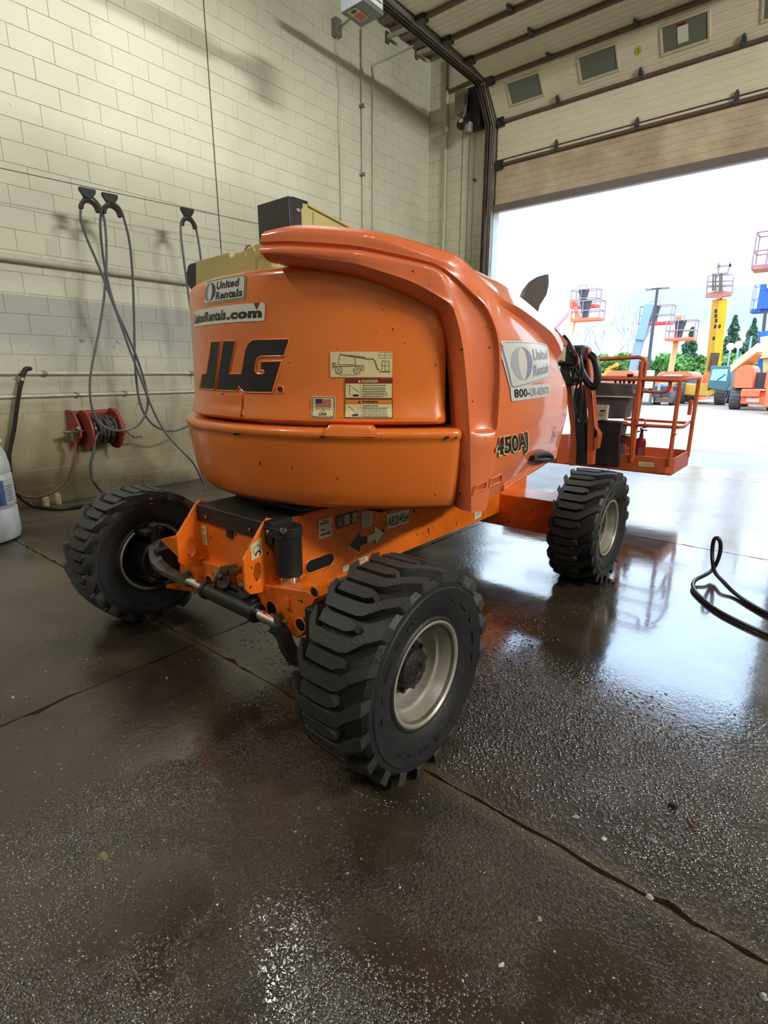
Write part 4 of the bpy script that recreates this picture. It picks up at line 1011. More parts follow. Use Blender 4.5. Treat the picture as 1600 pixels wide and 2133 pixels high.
# ---- chassis frame
mb = MB()
mb.box((XC, 2.75, 0.60), (0.55, 2.66, 0.40), M_ORD)
mb.box((XC, 2.6, 0.79), (0.9, 1.2, 0.06), M_BLK)
mb.box((XC, 3.77, 0.43), (1.66, 0.30, 0.25), M_ORD)
fr = mb.build('chassis', LIFT, bevel=0.008)
mb = MB(); mb.cyl((XC, 2.6, 0.80), (XC, 2.6, 0.90), 0.44, M_BLK, 40); mb.cyl((XC, 2.6, 0.86), (XC, 2.6, 0.93), 0.85, M_BLK, 48); mb.build('turntable', LIFT)
# flat black cover between the end plates
mb = MB(); mb.box((XC, 1.53, 0.803), (0.54, 0.25, 0.012), M_BLK); mb.box((XC, 1.409, 0.765), (0.54, 0.008, 0.085), M_BLK); mb.box((XC, 1.90, 0.815), (0.53, 0.52, 0.02), M_BLK)
for x in (-2.30, -1.95): mb.cyl((x, 1.408, 0.755), (x, 1.396, 0.755), 0.011, M_STL, 8)
cv = mb.build('top_cover', LIFT, bevel=0.004, label='black painted steel cover')
mb = MB(); mb.box((-2.12, 1.412, 0.715), (0.045, 0.012, 0.06), M_INK); mb.build('cutout', fr)
# orange face under the cover
mb = MB(); mb.box((XC, 1.425, 0.58), (0.54, 0.02, 0.32), M_ORD); mb.build('end_panel', fr)
for i, X in enumerate((-1.845, -2.40)):
    # outline in the side plane (Y, Z)
    out = [(1.43, 0.825), (1.40, 0.805), (1.30, 0.685), (1.285, 0.67), (1.285, 0.53), (1.31, 0.50), (1.40, 0.485), (1.50, 0.49), (1.50, 0.80)]
    hole = [(1.355 + 0.022 * cos(t) , 0.585 + (0.052 if sin(t) > 0 else 0.040) * sin(t)) for t in [2 * pi * k / 16 for k in range(16)]]
    bm = bmesh.new(); ve = []
    for loop in (out, hole):
        vv = [bm.verts.new((X, y, z)) for y, z in loop]
        for k in range(len(vv)): bm.edges.new((vv[k], vv[(k + 1) % len(vv)]))
    bmesh.ops.triangle_fill(bm, edges=bm.edges[:], use_beauty=True)
    ex = bmesh.ops.extrude_face_region(bm, geom=bm.faces[:]); bmesh.ops.translate(bm, verts=[v for v in ex['geom'] if isinstance(v, bmesh.types.BMVert)], vec=(-0.016 if i == 0 else 0.016, 0, 0))
    bmesh.ops.recalc_face_normals(bm, faces=bm.faces)
    me = bpy.data.meshes.new('end_plate'); bm.to_mesh(me); bm.free(); me.materials.append(M_ORD)
    o = bpy.data.objects.new('end_plate', me); COL.objects.link(o); put(o, LIFT)
    b = o.modifiers.new('b', 'BEVEL'); b.width = 0.002; b.segments = 1; b.limit_method = 'ANGLE'
    if i == 0:
        D = Decal(quad_map((X, 1.325, 0.655), (X, 1.385, 0.665), (X, 1.385, 0.75), (X, 1.325, 0.725)), 0.75); D.rect(0, 0, 1, 1, M_CRE); D.ring(0.5, 0.5, 0.2, 0.26, 0, 360, M_GRY); D.ring(0.6, 0.2, 0.12, 0.2, -60, 200, M_INK, 3)
        D.build('decal', o, label='cream hook point decal')
D = Decal(quad_map((-2.37, 1.414, 0.60), (-2.325, 1.414, 0.60), (-2.325, 1.414, 0.70), (-2.37, 1.414, 0.70)), 0.45); D.rect(0, 0, 1, 1, M_CRE); D.text('MC', 0.15, 0.75, 0.8, 0.12, M_INK); fake_lines(D, 0.2, 0.1, 0.9, 0.6, 4, M_GRY)
D.build('decal', fr, label='small cream upright decal')
# ---- steering axle
OUT = [(334, 1123), (352, 1118), (372, 1120), (392, 1150), (424, 1170), (455, 1178), (482, 1196), (520, 1212), (573, 1222), (642, 1232), (657, 1247), (644, 1270), (646, 1308), (622, 1330), (577, 1312), (520, 1288), (470, 1262), (420, 1240), (392, 1232), (345, 1226), (345, 1219), (374, 1212), (374, 1165), (352, 1143), (337, 1129)]
mb = MB(); mb.prism([gy(x, y, 1.385) for x, y in OUT], (0, 0.13, 0), M_ORD); ax = mb.build('axle', LIFT, bevel=0.008)
for (x, y, r_) in ((566, 1268, 0.034), (626, 1302, 0.028), (436, 1212, 0.030), (655, 1234, 0.020)):
    p = gy(x, y, 1.3845); mb = MB(); mb.cyl(p, p + Vector((0, 0.004, 0)), r_, M_INK, 20); mb.lathe([(r_, -0.001), (r_ + 0.004, -0.003), (r_ + 0.008, 0.001)], p, (0, 1, 0), M_ORD, 24); mb.build('axle_hole', ax)
for (x, y) in ((418, 1192), (600, 1255)):
    p = gy(x, y, 1.385); mb = MB(); mb.box(p, (0.03, 0.02, 0.045), M_ORD); mb.build('axle_boss', ax, bevel=0.003)
CYy = 1.335
cl = gy(432, 1229, CYy); cr_ = gy(533, 1276, CYy); rl_ = gy(392, 1208, CYy); rr_ = gy(582, 1299, CYy)
mb = MB(); mb.cyl(cl, cr_, 0.040, M_BLK, 28); dd = (cr_ - cl).normalized()
for p in (cl, cr_): mb.cyl(p - dd * 0.012, p + dd * 0.012, 0.046, M_BLK, 28)
mb.beam(cl + dd * 0.08 + Vector((0, 0.03, 0.03)), cr_ - dd * 0.03 + Vector((0, 0.03, 0.03)), 0.05, 0.03, M_BLK)
st = mb.build('steering_cylinder', LIFT, bevel=0.003)
mb = MB(); mb.cyl(rl_, cl, 0.024, M_CHR, 24); mb.build('rod', st); mb = MB(); mb.cyl(cr_, rr_, 0.024, M_CHR, 24); mb.build('rod', st)
for p in (rl_, rr_):
    mb = MB()
    mb.cyl(p + Vector((0, 0, -0.03)), p + Vector((0, 0, 0.035)), 0.024, M_STL, 14); mb.cyl(p + Vector((0, 0, 0.035)), p + Vector((0, 0, 0.05)), 0.014, M_STL, 8); mb.cyl(p + Vector((-0.05, 0, 0.03)), p + Vector((0.05, 0, 0.02)), 0.006, M_STL, 6); mb.build('clevis', st)
# steering arms
mb = MB()
A = [rl_ + Vector((0.03, 0, -0.01)), rl_ + Vector((-0.10, 0.0, -0.01)), rl_ + Vector((-0.24, 0.0, 0.0)), rl_ + Vector((-0.34, 0.01, 0.03)), rl_ + Vector((-0.40, 0.04, 0.08)), rl_ + Vector((-0.42, 0.09, 0.10))]
rows = []
for i, p in enumerate(catmull(A, 4)):
    k = i / 20; w = 0.022 + 0.012 * sin(pi * k); rows.append([p + Vector((0, -w, 0.014)), p + Vector((0, w, 0.014)), p + Vector((0, w, -0.014)), p + Vector((0, -w, -0.014)), p + Vector((0, -w, 0.014))])
mb.grid(rows, M_ARM); mb.build('steering_arm', LIFT, bevel=0.004, label='grimy curved steering arm reaching into the far wheel')
mb = MB()
A = [rr_ + Vector((-0.03, 0, -0.02)), rr_ + Vector((0.03, -0.01, -0.03)), rr_ + Vector((0.075, -0.015, -0.09)), rr_ + Vector((0.12, 0.0, -0.13)), rr_ + Vector((0.20, 0.04, -0.13)), rr_ + Vector((0.34, 0.05, -0.08))]
rows = []
for i, p in enumerate(catmull(A, 4)):
    w = 0.030; rows.append([p + Vector((0.01, -w, 0.018)), p + Vector((0.01, w, 0.018)), p + Vector((-0.01, w, -0.020)), p + Vector((-0.01, -w, -0.020)), p + Vector((0.01, -w, 0.018))])
mb.grid(rows, M_BPL); mb.build('steering_arm', LIFT, bevel=0.004, label='black steering arm dropping behind the near wheel')
# knuckle and drive motor in the far wheel
mb = MB(); mb.box((-2.80, 1.43, 0.41), (0.10, 0.15, 0.17), M_BPL); mb.cyl((-2.80, 1.44, 0.395), (-3.06, 1.44, 0.395), 0.085, M_BPL, 24); mb.cyl((-2.86, 1.44, 0.395), (-3.0, 1.44, 0.395), 0.12, M_HUB, 28)
mb.cyl((-2.86, 1.41, 0.24), (-2.86, 1.41, 0.62), 0.03, M_HUB, 12); mb.box((-2.92, 1.40, 0.575), (0.16, 0.12, 0.035), M_HUB); mb.box((-2.90, 1.40, 0.30), (0.18, 0.12, 0.035), M_HUB)
mb.build('knuckle', LIFT, bevel=0.008)
mb = MB(); mb.box((-1.45, 1.41, 0.44), (0.14, 0.16, 0.18), M_BPL); mb.cyl((-1.45, 1.41, 0.44), (-1.15, 1.40, 0.44), 0.10, M_HUB, 24); mb.box((-1.36, 1.42, 0.58), (0.16, 0.12, 0.035), M_HUB); mb.box((-1.36, 1.42, 0.30), (0.16, 0.12, 0.035), M_HUB); mb.build('knuckle', LIFT, bevel=0.008)
mb = MB(); mb.cyl((-1.45, 3.77, 0.395), (-1.2, 3.77, 0.395), 0.11, M_HUB, 24); mb.cyl((-2.8, 3.77, 0.395), (-3.04, 3.77, 0.395), 0.11, M_HUB, 24); mb.build('axle_hub', LIFT)
# axle pivot, hoses and fittings under the face
mb = MB()
for (x, y, r_, l) in ((475, 1187, 0.026, 0.05), (491, 1190, 0.017, 0.04)):
    p = gy(x, y, 1.37); mb.cyl(p, p + Vector((0, -0.012 - l * 0.3, 0)), r_, M_STL, 16); mb.cyl(p, p + Vector((0, -0.03, 0)), r_ * 0.5, M_STL, 6)
    mb.cyl(p + Vector((0, 0.04, 0)), p, r_ * 0.8, M_STL, 12)
mb.tube([gy(461, 1183, 1.36), gy(455, 1195, 1.33), gy(448, 1212, 1.32), gy(446, 1225, 1.33)], 0.010, M_STL, 8); p = gy(457, 1190, 1.35); mb.cyl(p, gy(451, 1205, 1.33), 0.016, M_STL, 6)
mb.build('hydraulic_fitting', LIFT, label='grubby brass coloured hydraulic fittings')
mb = MB()
for (x, y) in ((468, 1216), (512, 1236)):
    p = gy(x, y, 1.35); mb.cyl(p, p + Vector((0.02, -0.02, 0.02)), 0.03, M_HUB, 14); mb.cyl(p + Vector((0.0, -0.02, 0.03)), p + Vector((0.012, -0.03, 0.055)), 0.012, M_STL, 8)
mb.tube([gy(468, 1216, 1.37), gy(490, 1222, 1.36), gy(512, 1236, 1.37), gy(545, 1240, 1.40)], 0.014, M_HOSB, 8, smooth=4); mb.build('swivel_port', LIFT)
# hydraulic filter
fl_ = empty('hydraulic_filter', (-1.76, 1.44, 0.5)); put(fl_, LIFT); fl_['label'] = 'black hydraulic filter canister with chrome bowl'
fc = Vector((-1.755, 1.46, 0))
mb = MB(); mb.cyl(fc + Vector((0, 0, 0.575)), fc + Vector((0, 0, 0.765)), 0.060, M_BPL, 32); mb.build('canister', fl_, bevel=0.004)
mb = MB(); mb.cyl(fc + Vector((0, 0, 0.755)), fc + Vector((0, 0, 0.800)), 0.064, M_BPL, 32); mb.box(fc + Vector((-0.02, -0.035, 0.778)), (0.10, 0.07, 0.042), M_BPL); mb.box(fc + Vector((-0.06, 0.0, 0.77)), (0.05, 0.12, 0.10), M_BPL)
mb.cyl(fc + Vector((0.03, -0.045, 0.79)), fc + Vector((0.045, -0.06, 0.80)), 0.014, M_CHR, 10); mb.cyl(fc + Vector((-0.05, -0.07, 0.778)), fc + Vector((-0.05, -0.073, 0.778)), 0.009, M_CHR, 12); mb.build('filter_head', fl_, bevel=0.003)
mb = MB(); mb.lathe([(0.0, 0.515), (0.040, 0.516), (0.046, 0.522), (0.046, 0.575)], fc, (0, 0, 1), M_CHR, 32); mb.build('chrome_bowl', fl_)
# slot in the frame side
XS = XC + 0.276
def slot(y0, y1, z0, z1, tilt=0.0):
    c = [(y0, z0), (y1, z0 + tilt)]; r_ = (z1 - z0) / 2; P = []
    for k in range(9): a = pi / 2 + pi * k / 8; P.append((XS, y0 + r_ + r_ * cos(a), (z0 + z1) / 2 + r_ * sin(a)))
    for k in range(9): a = -pi / 2 + pi * k / 8; P.append((XS, y1 - r_ + r_ * cos(a), (z0 + z1) / 2 + r_ * sin(a)))
    return P
mb = MB(); P = slot(1.63, 1.83, 0.495, 0.565); mb.prism([Vector(p) + Vector((-0.002, 0, 0)) for p in P], (0.004, 0, 0), M_INK); mb.tube([Vector(p) for p in P], 0.005, M_ORD, 6, closed=True); mb.build('frame_slot', fr)
for (y, z, s_) in ((2.22, 0.585, 0.010), (2.17, 0.58, 0.006)): mb = MB(); mb.box((XS, y, z), (0.004, s_ * 2, s_ * 2), M_INK); mb.build('frame_hole', fr)
def side_quad(px, X): return quad_map(*[gx(x, y, X) for x, y in px])
XD = XS + 0.001
D = Decal(side_quad([(664, 1124), (692, 1115), (691, 1076), (662, 1084)], XD), 0.75); D.rect(0, 0, 1, 1, M_WHT)
for v0, v1 in ((0.70, 0.80), (0.40, 0.48), (0.12, 0.24)): fake_lines(D, 0.12, v0, 0.5 if v0 == 0.40 else 0.9, v1, 1, M_INK, fill=0.9, seed=int(v0 * 100))
fake_lines(D, 0.35, 0.84, 0.7, 0.92, 1, M_INK, fill=0.7); D.build('decal', fr, label='white bar code decal')
D = Decal(side_quad([(700, 1102), (747, 1088), (746, 1062), (699, 1075)], XD), 2.0); D.rect(0, 0, 1, 1, M_INK, r=0.05)
for u0 in (0.34, 0.70): D.rect(u0, 0.12, u0 + 0.25, 0.88, M_CRE, 2); fake_lines(D, u0, 0.12, u0 + 0.25, 0.88, 6, M_INK, 3, 0.25)
fake_lines(D, 0.05, 0.15, 0.30, 0.85, 5, M_CRE, 2, 0.35); D.build('decal', fr, label='black data plate with cream boxes')
D = Decal(side_quad([(753, 1100), (775, 1093), (774, 1065), (753, 1066)], XD), 0.8); D.rect(0, 0, 1, 1, M_WHT); fake_lines(D, 0.08, 0.05, 0.95, 0.95, 9, M_GRY); D.build('decal', fr, label='pale faded text decal')
D = Decal(side_quad([(806, 1103), (853, 1088), (852, 1060), (805, 1072)], XD), 1.55); D.rect(0, 0, 1, 1, M_WHT); D.text('AB204564', 0.04, 0.18, 0.97, 0.62, M_INK, bold=0.02); D.build('decal', fr, label='white decal with the black number AB204564')
def arrow_px(pts, m, lvl, D, box):
    (x0, y0, x1, y1) = box; D.poly([((x - x0) / (x1 - x0), (y1 - y) / (y1 - y0)) for x, y in pts], m, lvl)
bx = (725, 1090, 800, 1152)
D = Decal(side_quad([(bx[0], bx[3]), (bx[2], bx[3]), (bx[2], bx[1]), (bx[0], bx[1])], XD), 1.3)
Aw = [(763, 1116), (779, 1109), (778, 1095), (799, 1110), (782, 1134), (780, 1123), (763, 1131)]
Ab = [(763, 1116), (749, 1117), (748, 1106), (727, 1137), (747, 1150), (748, 1137), (763, 1131)]
def grow(P, k, c): return [(c[0] + (x - c[0]) * k, c[1] + (y - c[1]) * k) for x, y in P]
for P, m1, m2, c in ((Ab, M_WHT, M_INK, (748, 1128)), (Aw, M_INK, M_WHT, (778, 1115))):
    arrow_px(grow(P, 1.10, c), m1, 1, D, bx); arrow_px(P, m2, 2, D, bx)
D.build('decal', fr, label='double arrow decal, one half black and one half white')
D = Decal(side_quad([(713, 1193), (727, 1186), (726, 1175), (713, 1180)], XD), 1.1); D.rect(0, 0, 1, 1, M_WHT, r=0.2); D.build('decal', fr)
D = Decal(side_quad([(745, 1176), (765, 1168), (765, 1158), (746, 1164)], XD), 1.6); D.rect(0, 0, 1, 1, M_WHT); D.text('SWL', 0.1, 0.2, 0.9, 0.6, M_INK); D.build('decal', fr)
D = Decal(side_quad([(988, 1083), (1002, 1075), (1002, 1058), (988, 1064)], XD + 0.0), 0.85); D.rect(0, 0, 1, 1, M_WHT); D.text('SWL', 0.1, 0.25, 0.9, 0.5, M_GRY); D.build('decal', fr, label='small pale decal near the end of the frame')
# ---- turret: tail body, counterweight, hood
def arc(prof, thetas, m, mb):
    """prof rows (R, z)"""
    mb.grid([[(TC.x + (R + dR) * cos(radians(t)), TC.y + (R + dR) * sin(radians(t)), z) for R, z in prof] for t, dR in thetas], m)
M_TAIL = M_OR
mb = MB()
P_ = [(0.95, 1.24), (1.09, 1.236), (1.125, 1.240), (1.137, 1.252), (1.134, 1.275), (1.122, 1.30), (1.116, 1.40), (1.110, 1.60), (1.106, 1.78), (1.103, 1.835), (1.094, 1.857), (1.075, 1.866), (1.04, 1.862), (0.95, 1.862)]
th = [(-149, -0.2), (-149, -0.06), (-148, -0.02), (-146, 0)] + [(-146 + k * 1.5, 0) for k in range(1, 71)] + [(-39.6, -0.004), (-38.4, -0.018), (-37.6, -0.045), (-37.2, -0.12), (-37, -0.3)]
arc(P_, th, M_TAIL, mb); tb = mb.build('tail_body', LIFT, angle=50)
# the tail rises under the hood
mb = MB(); arc([(1.06, 1.84), (1.085, 1.86), (1.085, 1.90), (1.06, 1.93)], [(-74, -0.1), (-73, -0.01), (-70, 0), (-60, 0), (-50, 0), (-42, 0), (-38, -0.1)], M_TAIL, mb); mb.build('tail_shoulder', LIFT)
mb = MB()
Q_ = [(0.70, 0.868), (1.07, 0.868), (1.105, 0.873), (1.124, 0.895), (1.138, 0.95), (1.150, 1.02), (1.160, 1.10), (1.165, 1.155), (1.166, 1.175), (1.172, 1.182), (1.176, 1.192), (1.176, 1.206), (1.170, 1.216), (1.155, 1.222), (1.13, 1.224), (0.9, 1.224)]
th = [(-151, -0.3), (-151, -0.05), (-150.5, -0.015), (-149, 0)] + [(-149 + k * 1.5, 0) for k in range(1, 75)] + [(-36.6, 0.0), (-35.6, -0.008), (-34.9, -0.03), (-34.6, -0.08), (-34.5, -0.3)]
arc(Q_, th, M_TAIL, mb); cw = mb.build('counterweight', LIFT, angle=50)
D = MB(); t_ = radians(-57.5)   # small cast boss on the ledge
for a in range(7): pass
rows = []
for t in (-63.5, -62.6, -62.0, -54.5, -53.9, -53):
    k = 0.0 if t in (-63.5, -53) else 0.018
    rows.append([(TC.x + R * cos(radians(t)), TC.y + R * sin(radians(t)), z) for R, z in ((1.12, 1.222), (1.125, 1.222 + k), (1.168, 1.222 + k), (1.178, 1.215 + k * 0.6), (1.180, 1.195))])
D.grid(rows, M_TAIL); D.build('cast_boss', cw)
# paint chips on the counterweight (bare dark metal)
for (x, y, w, h_) in ((496, 905, 16, 8), (673, 910, 12, 5), (930, 912, 10, 7), (949, 912, 6, 5), (463, 821, 5, 4), (508, 866, 5, 5), (545, 965, 3, 12), (703, 997, 3, 8), (610, 975, 3, 7), (960, 1030, 4, 8)):
    R = 1.171 if y > 895 and y < 930 else 1.15 if y > 930 else 1.128
    f, asp = tail_map(x - w / 2, y - h_ / 2, x + w / 2, y + h_ / 2, R)
    D = Decal(f, asp); D.poly([(0, 0.3), (0.3, 0), (0.5, 0.4), (0.8, 0.3), (1, 0.7), (0.9, 1), (0.1, 0.95)], M_HUB, 1); D.build('paint_chip', cw, off=0.004)
# hood shell
def cp(th_, z, R=1.19): return Vector((TC.x + R * cos(radians(th_)), TC.y + R * sin(radians(th_)), z))
Aln = [(-34.4, .868), (-35.0, 1.05), (-35.9, 1.25), (-37.0, 1.45), (-38.4, 1.587), (-40.3, 1.675), (-47, 1.743), (-57, 1.812), (-71, 1.86), (-74.6, 1.871)]
A1l = [(-33.2, .868), (-33.7, 1.05), (-34.3, 1.25), (-35.6, 1.45), (-37.0, 1.60), (-38.9, 1.697), (-46.0, 1.775), (-56.6, 1.842), (-70.8, 1.886), (-75.2, 1.895)]
Bln = [(-30.2, .868), (-28.9, 1.05), (-28.2, 1.200), (-28.0, 1.222), (-28.1, 1.45), (-29.2, 1.60), (-32.0, 1.70), (-41.5, 1.825), (-56.2, 1.890), (-70.2, 1.922), (-75.6, 1.927)]
Aln.insert(2, (-35.7, 1.200)); A1l.insert(2, (-34.2, 1.200)); Aln[3] = (-35.8, 1.222); A1l[3] = (-34.3, 1.222)
G = []
def px(x, y, X): return gx(x, y, X)
cols = {  # rows, columns from just behind the fold to the front edge
 0: [px(1012, 1041, -1.122), px(1020, 1037, -1.122), px(1034, 1030, -1.122), px(1060, 1015, -1.125), px(1100, 990, -1.15), px(1135, 968, -1.195), px(1160, 948, -1.25)],
 1: [px(1032, 966, -1.084), px(1040, 964, -1.080), px(1056, 958, -1.075), px(1085, 945, -1.072), px(1117, 930, -1.095), px(1148, 915, -1.145), px(1170, 905, -1.215)],
 2: [px(1038, 908, -1.078), px(1046, 907, -1.075), px(1060, 903, -1.070), px(1088, 896, -1.066), px(1121, 888, -1.090), px(1153, 880, -1.14), px(1178, 874, -1.212)],
 3: [px(1039, 884, -1.077), px(1047, 882, -1.073), px(1061, 879, -1.068), px(1090, 875, -1.063), px(1125, 868, -1.085), px(1156, 862, -1.135), px(1181, 857, -1.21)],
 4: [px(1039, 798, -1.080), px(1047, 799, -1.076), px(1062, 800, -1.070), px(1092, 800, -1.065), px(1128, 802, -1.09), px(1158, 805, -1.14), px(1181, 812, -1.215)],
 5: [px(1033, 705, -1.094), px(1041, 707, -1.090), px(1056, 712, -1.085), px(1086, 722, -1.085), px(1119, 737, -1.11), px(1147, 757, -1.16), px(1170, 785, -1.225)],
 6: [px(1012, 620, -1.140), px(1022, 624, -1.140), px(1040, 634, -1.142), px(1072, 656, -1.148), px(1105, 682, -1.172), px(1138, 717, -1.215), px(1160, 759, -1.27)],
 7: [px(1002, 598, -1.180), px(1018, 605, -1.160), px(1044, 620, -1.138), px(1082, 642, -1.125), px(1120, 669, -1.145), px(1156, 702, -1.188), px(1170, 745, -1.243)],
 8: [None, None, px(1036, 586, -1.26), px(1078, 614, -1.26), px(1118, 647, -1.28), px(1156, 685, -1.305), px(1174, 725, -1.33)],
 9: [None, None, Vector((-1.50, 2.30, 1.955)), Vector((-1.51, 2.58, 1.925)), Vector((-1.52, 2.84, 1.865)), Vector((-1.53, 3.10, 1.79)), Vector((-1.54, 3.28, 1.70))],
 10: [None, None, Vector((-1.80, 2.28, 1.965)), Vector((-1.80, 2.58, 1.935)), Vector((-1.80, 2.84, 1.88)), Vector((-1.80, 3.10, 1.80)), Vector((-1.80, 3.28, 1.71))]}
NR = 11
for r in range(NR):
    s_ = min(1.0, max(0.0, (r - 5.5) / 1.5))          # 0 on the upright part, 1 along the top
    A_, A1_, B_ = Aln[r], A1l[r], Bln[r]
    row = [cp(A_[0], A_[1] + 0.02 * s_, 1.06), cp(*A_, 1.125), cp((A_[0] + A1_[0]) / 2, (A_[1] + A1_[1]) / 2 - 0.006 * s_, 1.168), cp(*A1_, 1.190)]
    rec = 1.172 if 3 <= r <= 6 else 1.191
    if r <= 6: row += [cp(A1_[0] + 0.9, A1_[1] + 0.0, rec + (0.008 if rec < 1.18 else 0)), cp(A1_[0] + 1.6, A1_[1] + 0.01 * (r == 6), rec), cp(B_[0] - 0.7, B_[1], rec), cp(B_[0] - 0.1, B_[1], 1.190), cp(B_[0] + 0.5, B_[1], 1.188)]
    else:
        row += [cp(B_[0], B_[1] - 0.028, 1.194), cp(B_[0], B_[1] - 0.010, 1.192), cp(B_[0], B_[1] - 0.002, 1.179), cp(B_[0], B_[1] + 0.006, 1.179), cp(B_[0], B_[1] + 0.013, 1.188)]
    if r <= 7 and r != 7: row += cols[r]
    else:
        t_, z_ = {7: (-38.3, 1.856), 8: (-53.5, 1.944), 9: (-69.5, 1.978), 10: (-75.2, 1.972)}[r]
        if r == 7: row += [cp(t_ - 1.0, z_ - 0.012, 1.187), cp(t_ + 1.2, z_ + 0.012, 1.165)] + cols[r][2:]
        else: row += [cp(t_, z_ - 0.006, 1.186), cp(t_ + 0.2, z_ + 0.008, 1.172)] + cols[r][2:]
        if r > 7: row[-5] = row[-5]
    h_ = cols[r][6]; row += [h_ + Vector((-0.05, 0.015, -0.0)), h_ + Vector((-0.12, 0.0, -0.01))]
    if r >= 7:   # flat top chamfer up to the ridge
        t_, z_ = {7: (-38.3, 1.856), 8: (-53.5, 1.944), 9: (-69.5, 1.978), 10: (-75.2, 1.972)}[r]
        row.insert(11, cp(t_ + (2.0 if r == 7 else 0.4), z_ + 0.024, 1.125 if r > 7 else 1.13))
    else:
        row.insert(11, (row[10] + row[11]) / 2)
    G.append(row)
# the beak's blunt end
mid = sum((G[10][k] for k in range(2, 12)), Vector()) / 10
end = []
for k, p in enumerate(G[10]):
    if k < 12: q = p + (mid - p) * 0.35 + Vector((-0.016, 0.012, 0))
    else: q = p + Vector((-0.02, 0, -0.02))
    end.append(q)
end2 = [(p + (mid - p) * 0.9 + Vector((-0.004, 0.004, 0))) if k < 12 else p + Vector((-0.02, 0, -0.10)) for k, p in enumerate(end)]
def cc_spline(P, k):
    """interpolating spline, centripetal"""
    out = []; n = len(P)
    for i in range(n - 1):
        p0 = P[i - 1] if i else P[i] * 2 - P[i + 1]; p1, p2 = P[i], P[i + 1]; p3 = P[i + 2] if i + 2 < n else P[i + 1] * 2 - P[i]
        t0 = 0; t1 = t0 + max(1e-4, (p1 - p0).length ** 0.5); t2 = t1 + max(1e-4, (p2 - p1).length ** 0.5); t3 = t2 + max(1e-4, (p3 - p2).length ** 0.5)
        for j in range(k):
            t = t1 + (t2 - t1) * j / k
            a1 = p0 * ((t1 - t) / (t1 - t0)) + p1 * ((t - t0) / (t1 - t0)); a2 = p1 * ((t2 - t) / (t2 - t1)) + p2 * ((t - t1) / (t2 - t1)); a3 = p2 * ((t3 - t) / (t3 - t2)) + p3 * ((t - t2) / (t3 - t2))
            b1 = a1 * ((t2 - t) / (t2 - t0)) + a2 * ((t - t0) / (t2 - t0)); b2 = a2 * ((t3 - t) / (t3 - t1)) + a3 * ((t - t1) / (t3 - t1))
            out.append(b1 * ((t2 - t) / (t2 - t1)) + b2 * ((t - t1) / (t2 - t1)))
    out.append(P[-1].copy()); return out
K1 = 5; K2 = 3
def lerp_rows(a, b, t): return [p + (q - p) * t for p, q in zip(a, b)]
def sharpen(rows, idx, t=0.10):
    out = []
    for i, r_ in enumerate(rows):
        if i in idx: out += [lerp_rows(rows[i - 1], r_, 1 - t), r_, lerp_rows(r_, rows[i + 1], t)]
        else: out.append(r_)
    return out
nc = len(G[0])
def sp_eval(P, i, t):
    return cc_seg(P, i, t)
def cc_seg(P, i, t_):
    n = len(P); p0 = P[i - 1] if i else P[i] * 2 - P[i + 1]; p1, p2 = P[i], P[i + 1]; p3 = P[i + 2] if i + 2 < n else P[i + 1] * 2 - P[i]
    t0 = 0; t1 = t0 + max(1e-4, (p1 - p0).length ** 0.5); t2 = t1 + max(1e-4, (p2 - p1).length ** 0.5); t3 = t2 + max(1e-4, (p3 - p2).length ** 0.5)
    t = t1 + (t2 - t1) * t_
    a1 = p0 * ((t1 - t) / (t1 - t0)) + p1 * ((t - t0) / (t1 - t0)); a2 = p1 * ((t2 - t) / (t2 - t1)) + p2 * ((t - t1) / (t2 - t1)); a3 = p2 * ((t3 - t) / (t3 - t2)) + p3 * ((t - t2) / (t3 - t2))
    b1 = a1 * ((t2 - t) / (t2 - t0)) + a2 * ((t - t0) / (t2 - t0)); b2 = a2 * ((t3 - t) / (t3 - t1)) + a3 * ((t - t1) / (t3 - t1))
    return b1 * ((t2 - t) / (t2 - t1)) + b2 * ((t - t1) / (t2 - t1))
G0 = G; G = []
for i in range(len(G0)):
    def ins(seg, t):
        w_ = [cc_seg([G0[r][c] for r in range(len(G0))], seg, t) for c in range(nc)]; l_ = lerp_rows(G0[seg], G0[seg + 1], t)
        return [w_[c] if c <= 11 else (w_[c] + l_[c]) / 2 if c == 12 else l_[c] for c in range(nc)]
    if i in (6, 7, 8): G += [ins(i - 1, 0.9), G0[i], ins(i, 0.1)]
    else: G.append(G0[i])
NR = len(G)
T_ = [list(c) for c in zip(*(G + [end, end2]))]
T_ = sharpen(T_, (3, 8, 10, 11)); G = [list(r_) for r_ in zip(*T_)]; end2 = G.pop(); end = G.pop(); nc = len(G[0])
colsS = [cc_spline([G[r][c] for r in range(NR)], K1) for c in range(nc)]
rowsS = [cc_spline([colsS[c][r] for c in range(nc)], K2) for r in range(len(colsS[0]))]
e1 = cc_spline(end, K2); e2 = cc_spline(end2, K2)
mb = MB(); mb.grid(rowsS + [e1, e2], M_ORH); hood = mb.build('engine_hood', LIFT, angle=38, fix=True)
bmh = bmesh.new(); bmh.from_mesh(hood.data)
HM = world_of(hood)
BV = BVHTree.FromPolygons([HM @ v.co for v in hood.data.vertices], [tuple(p.vertices) for p in hood.data.polygons]); bmh.free()
def hood_pt(x, y):
    o_, n_, _, _ = BV.ray_cast(CAM, ray(x, y).normalized()); return o_, n_
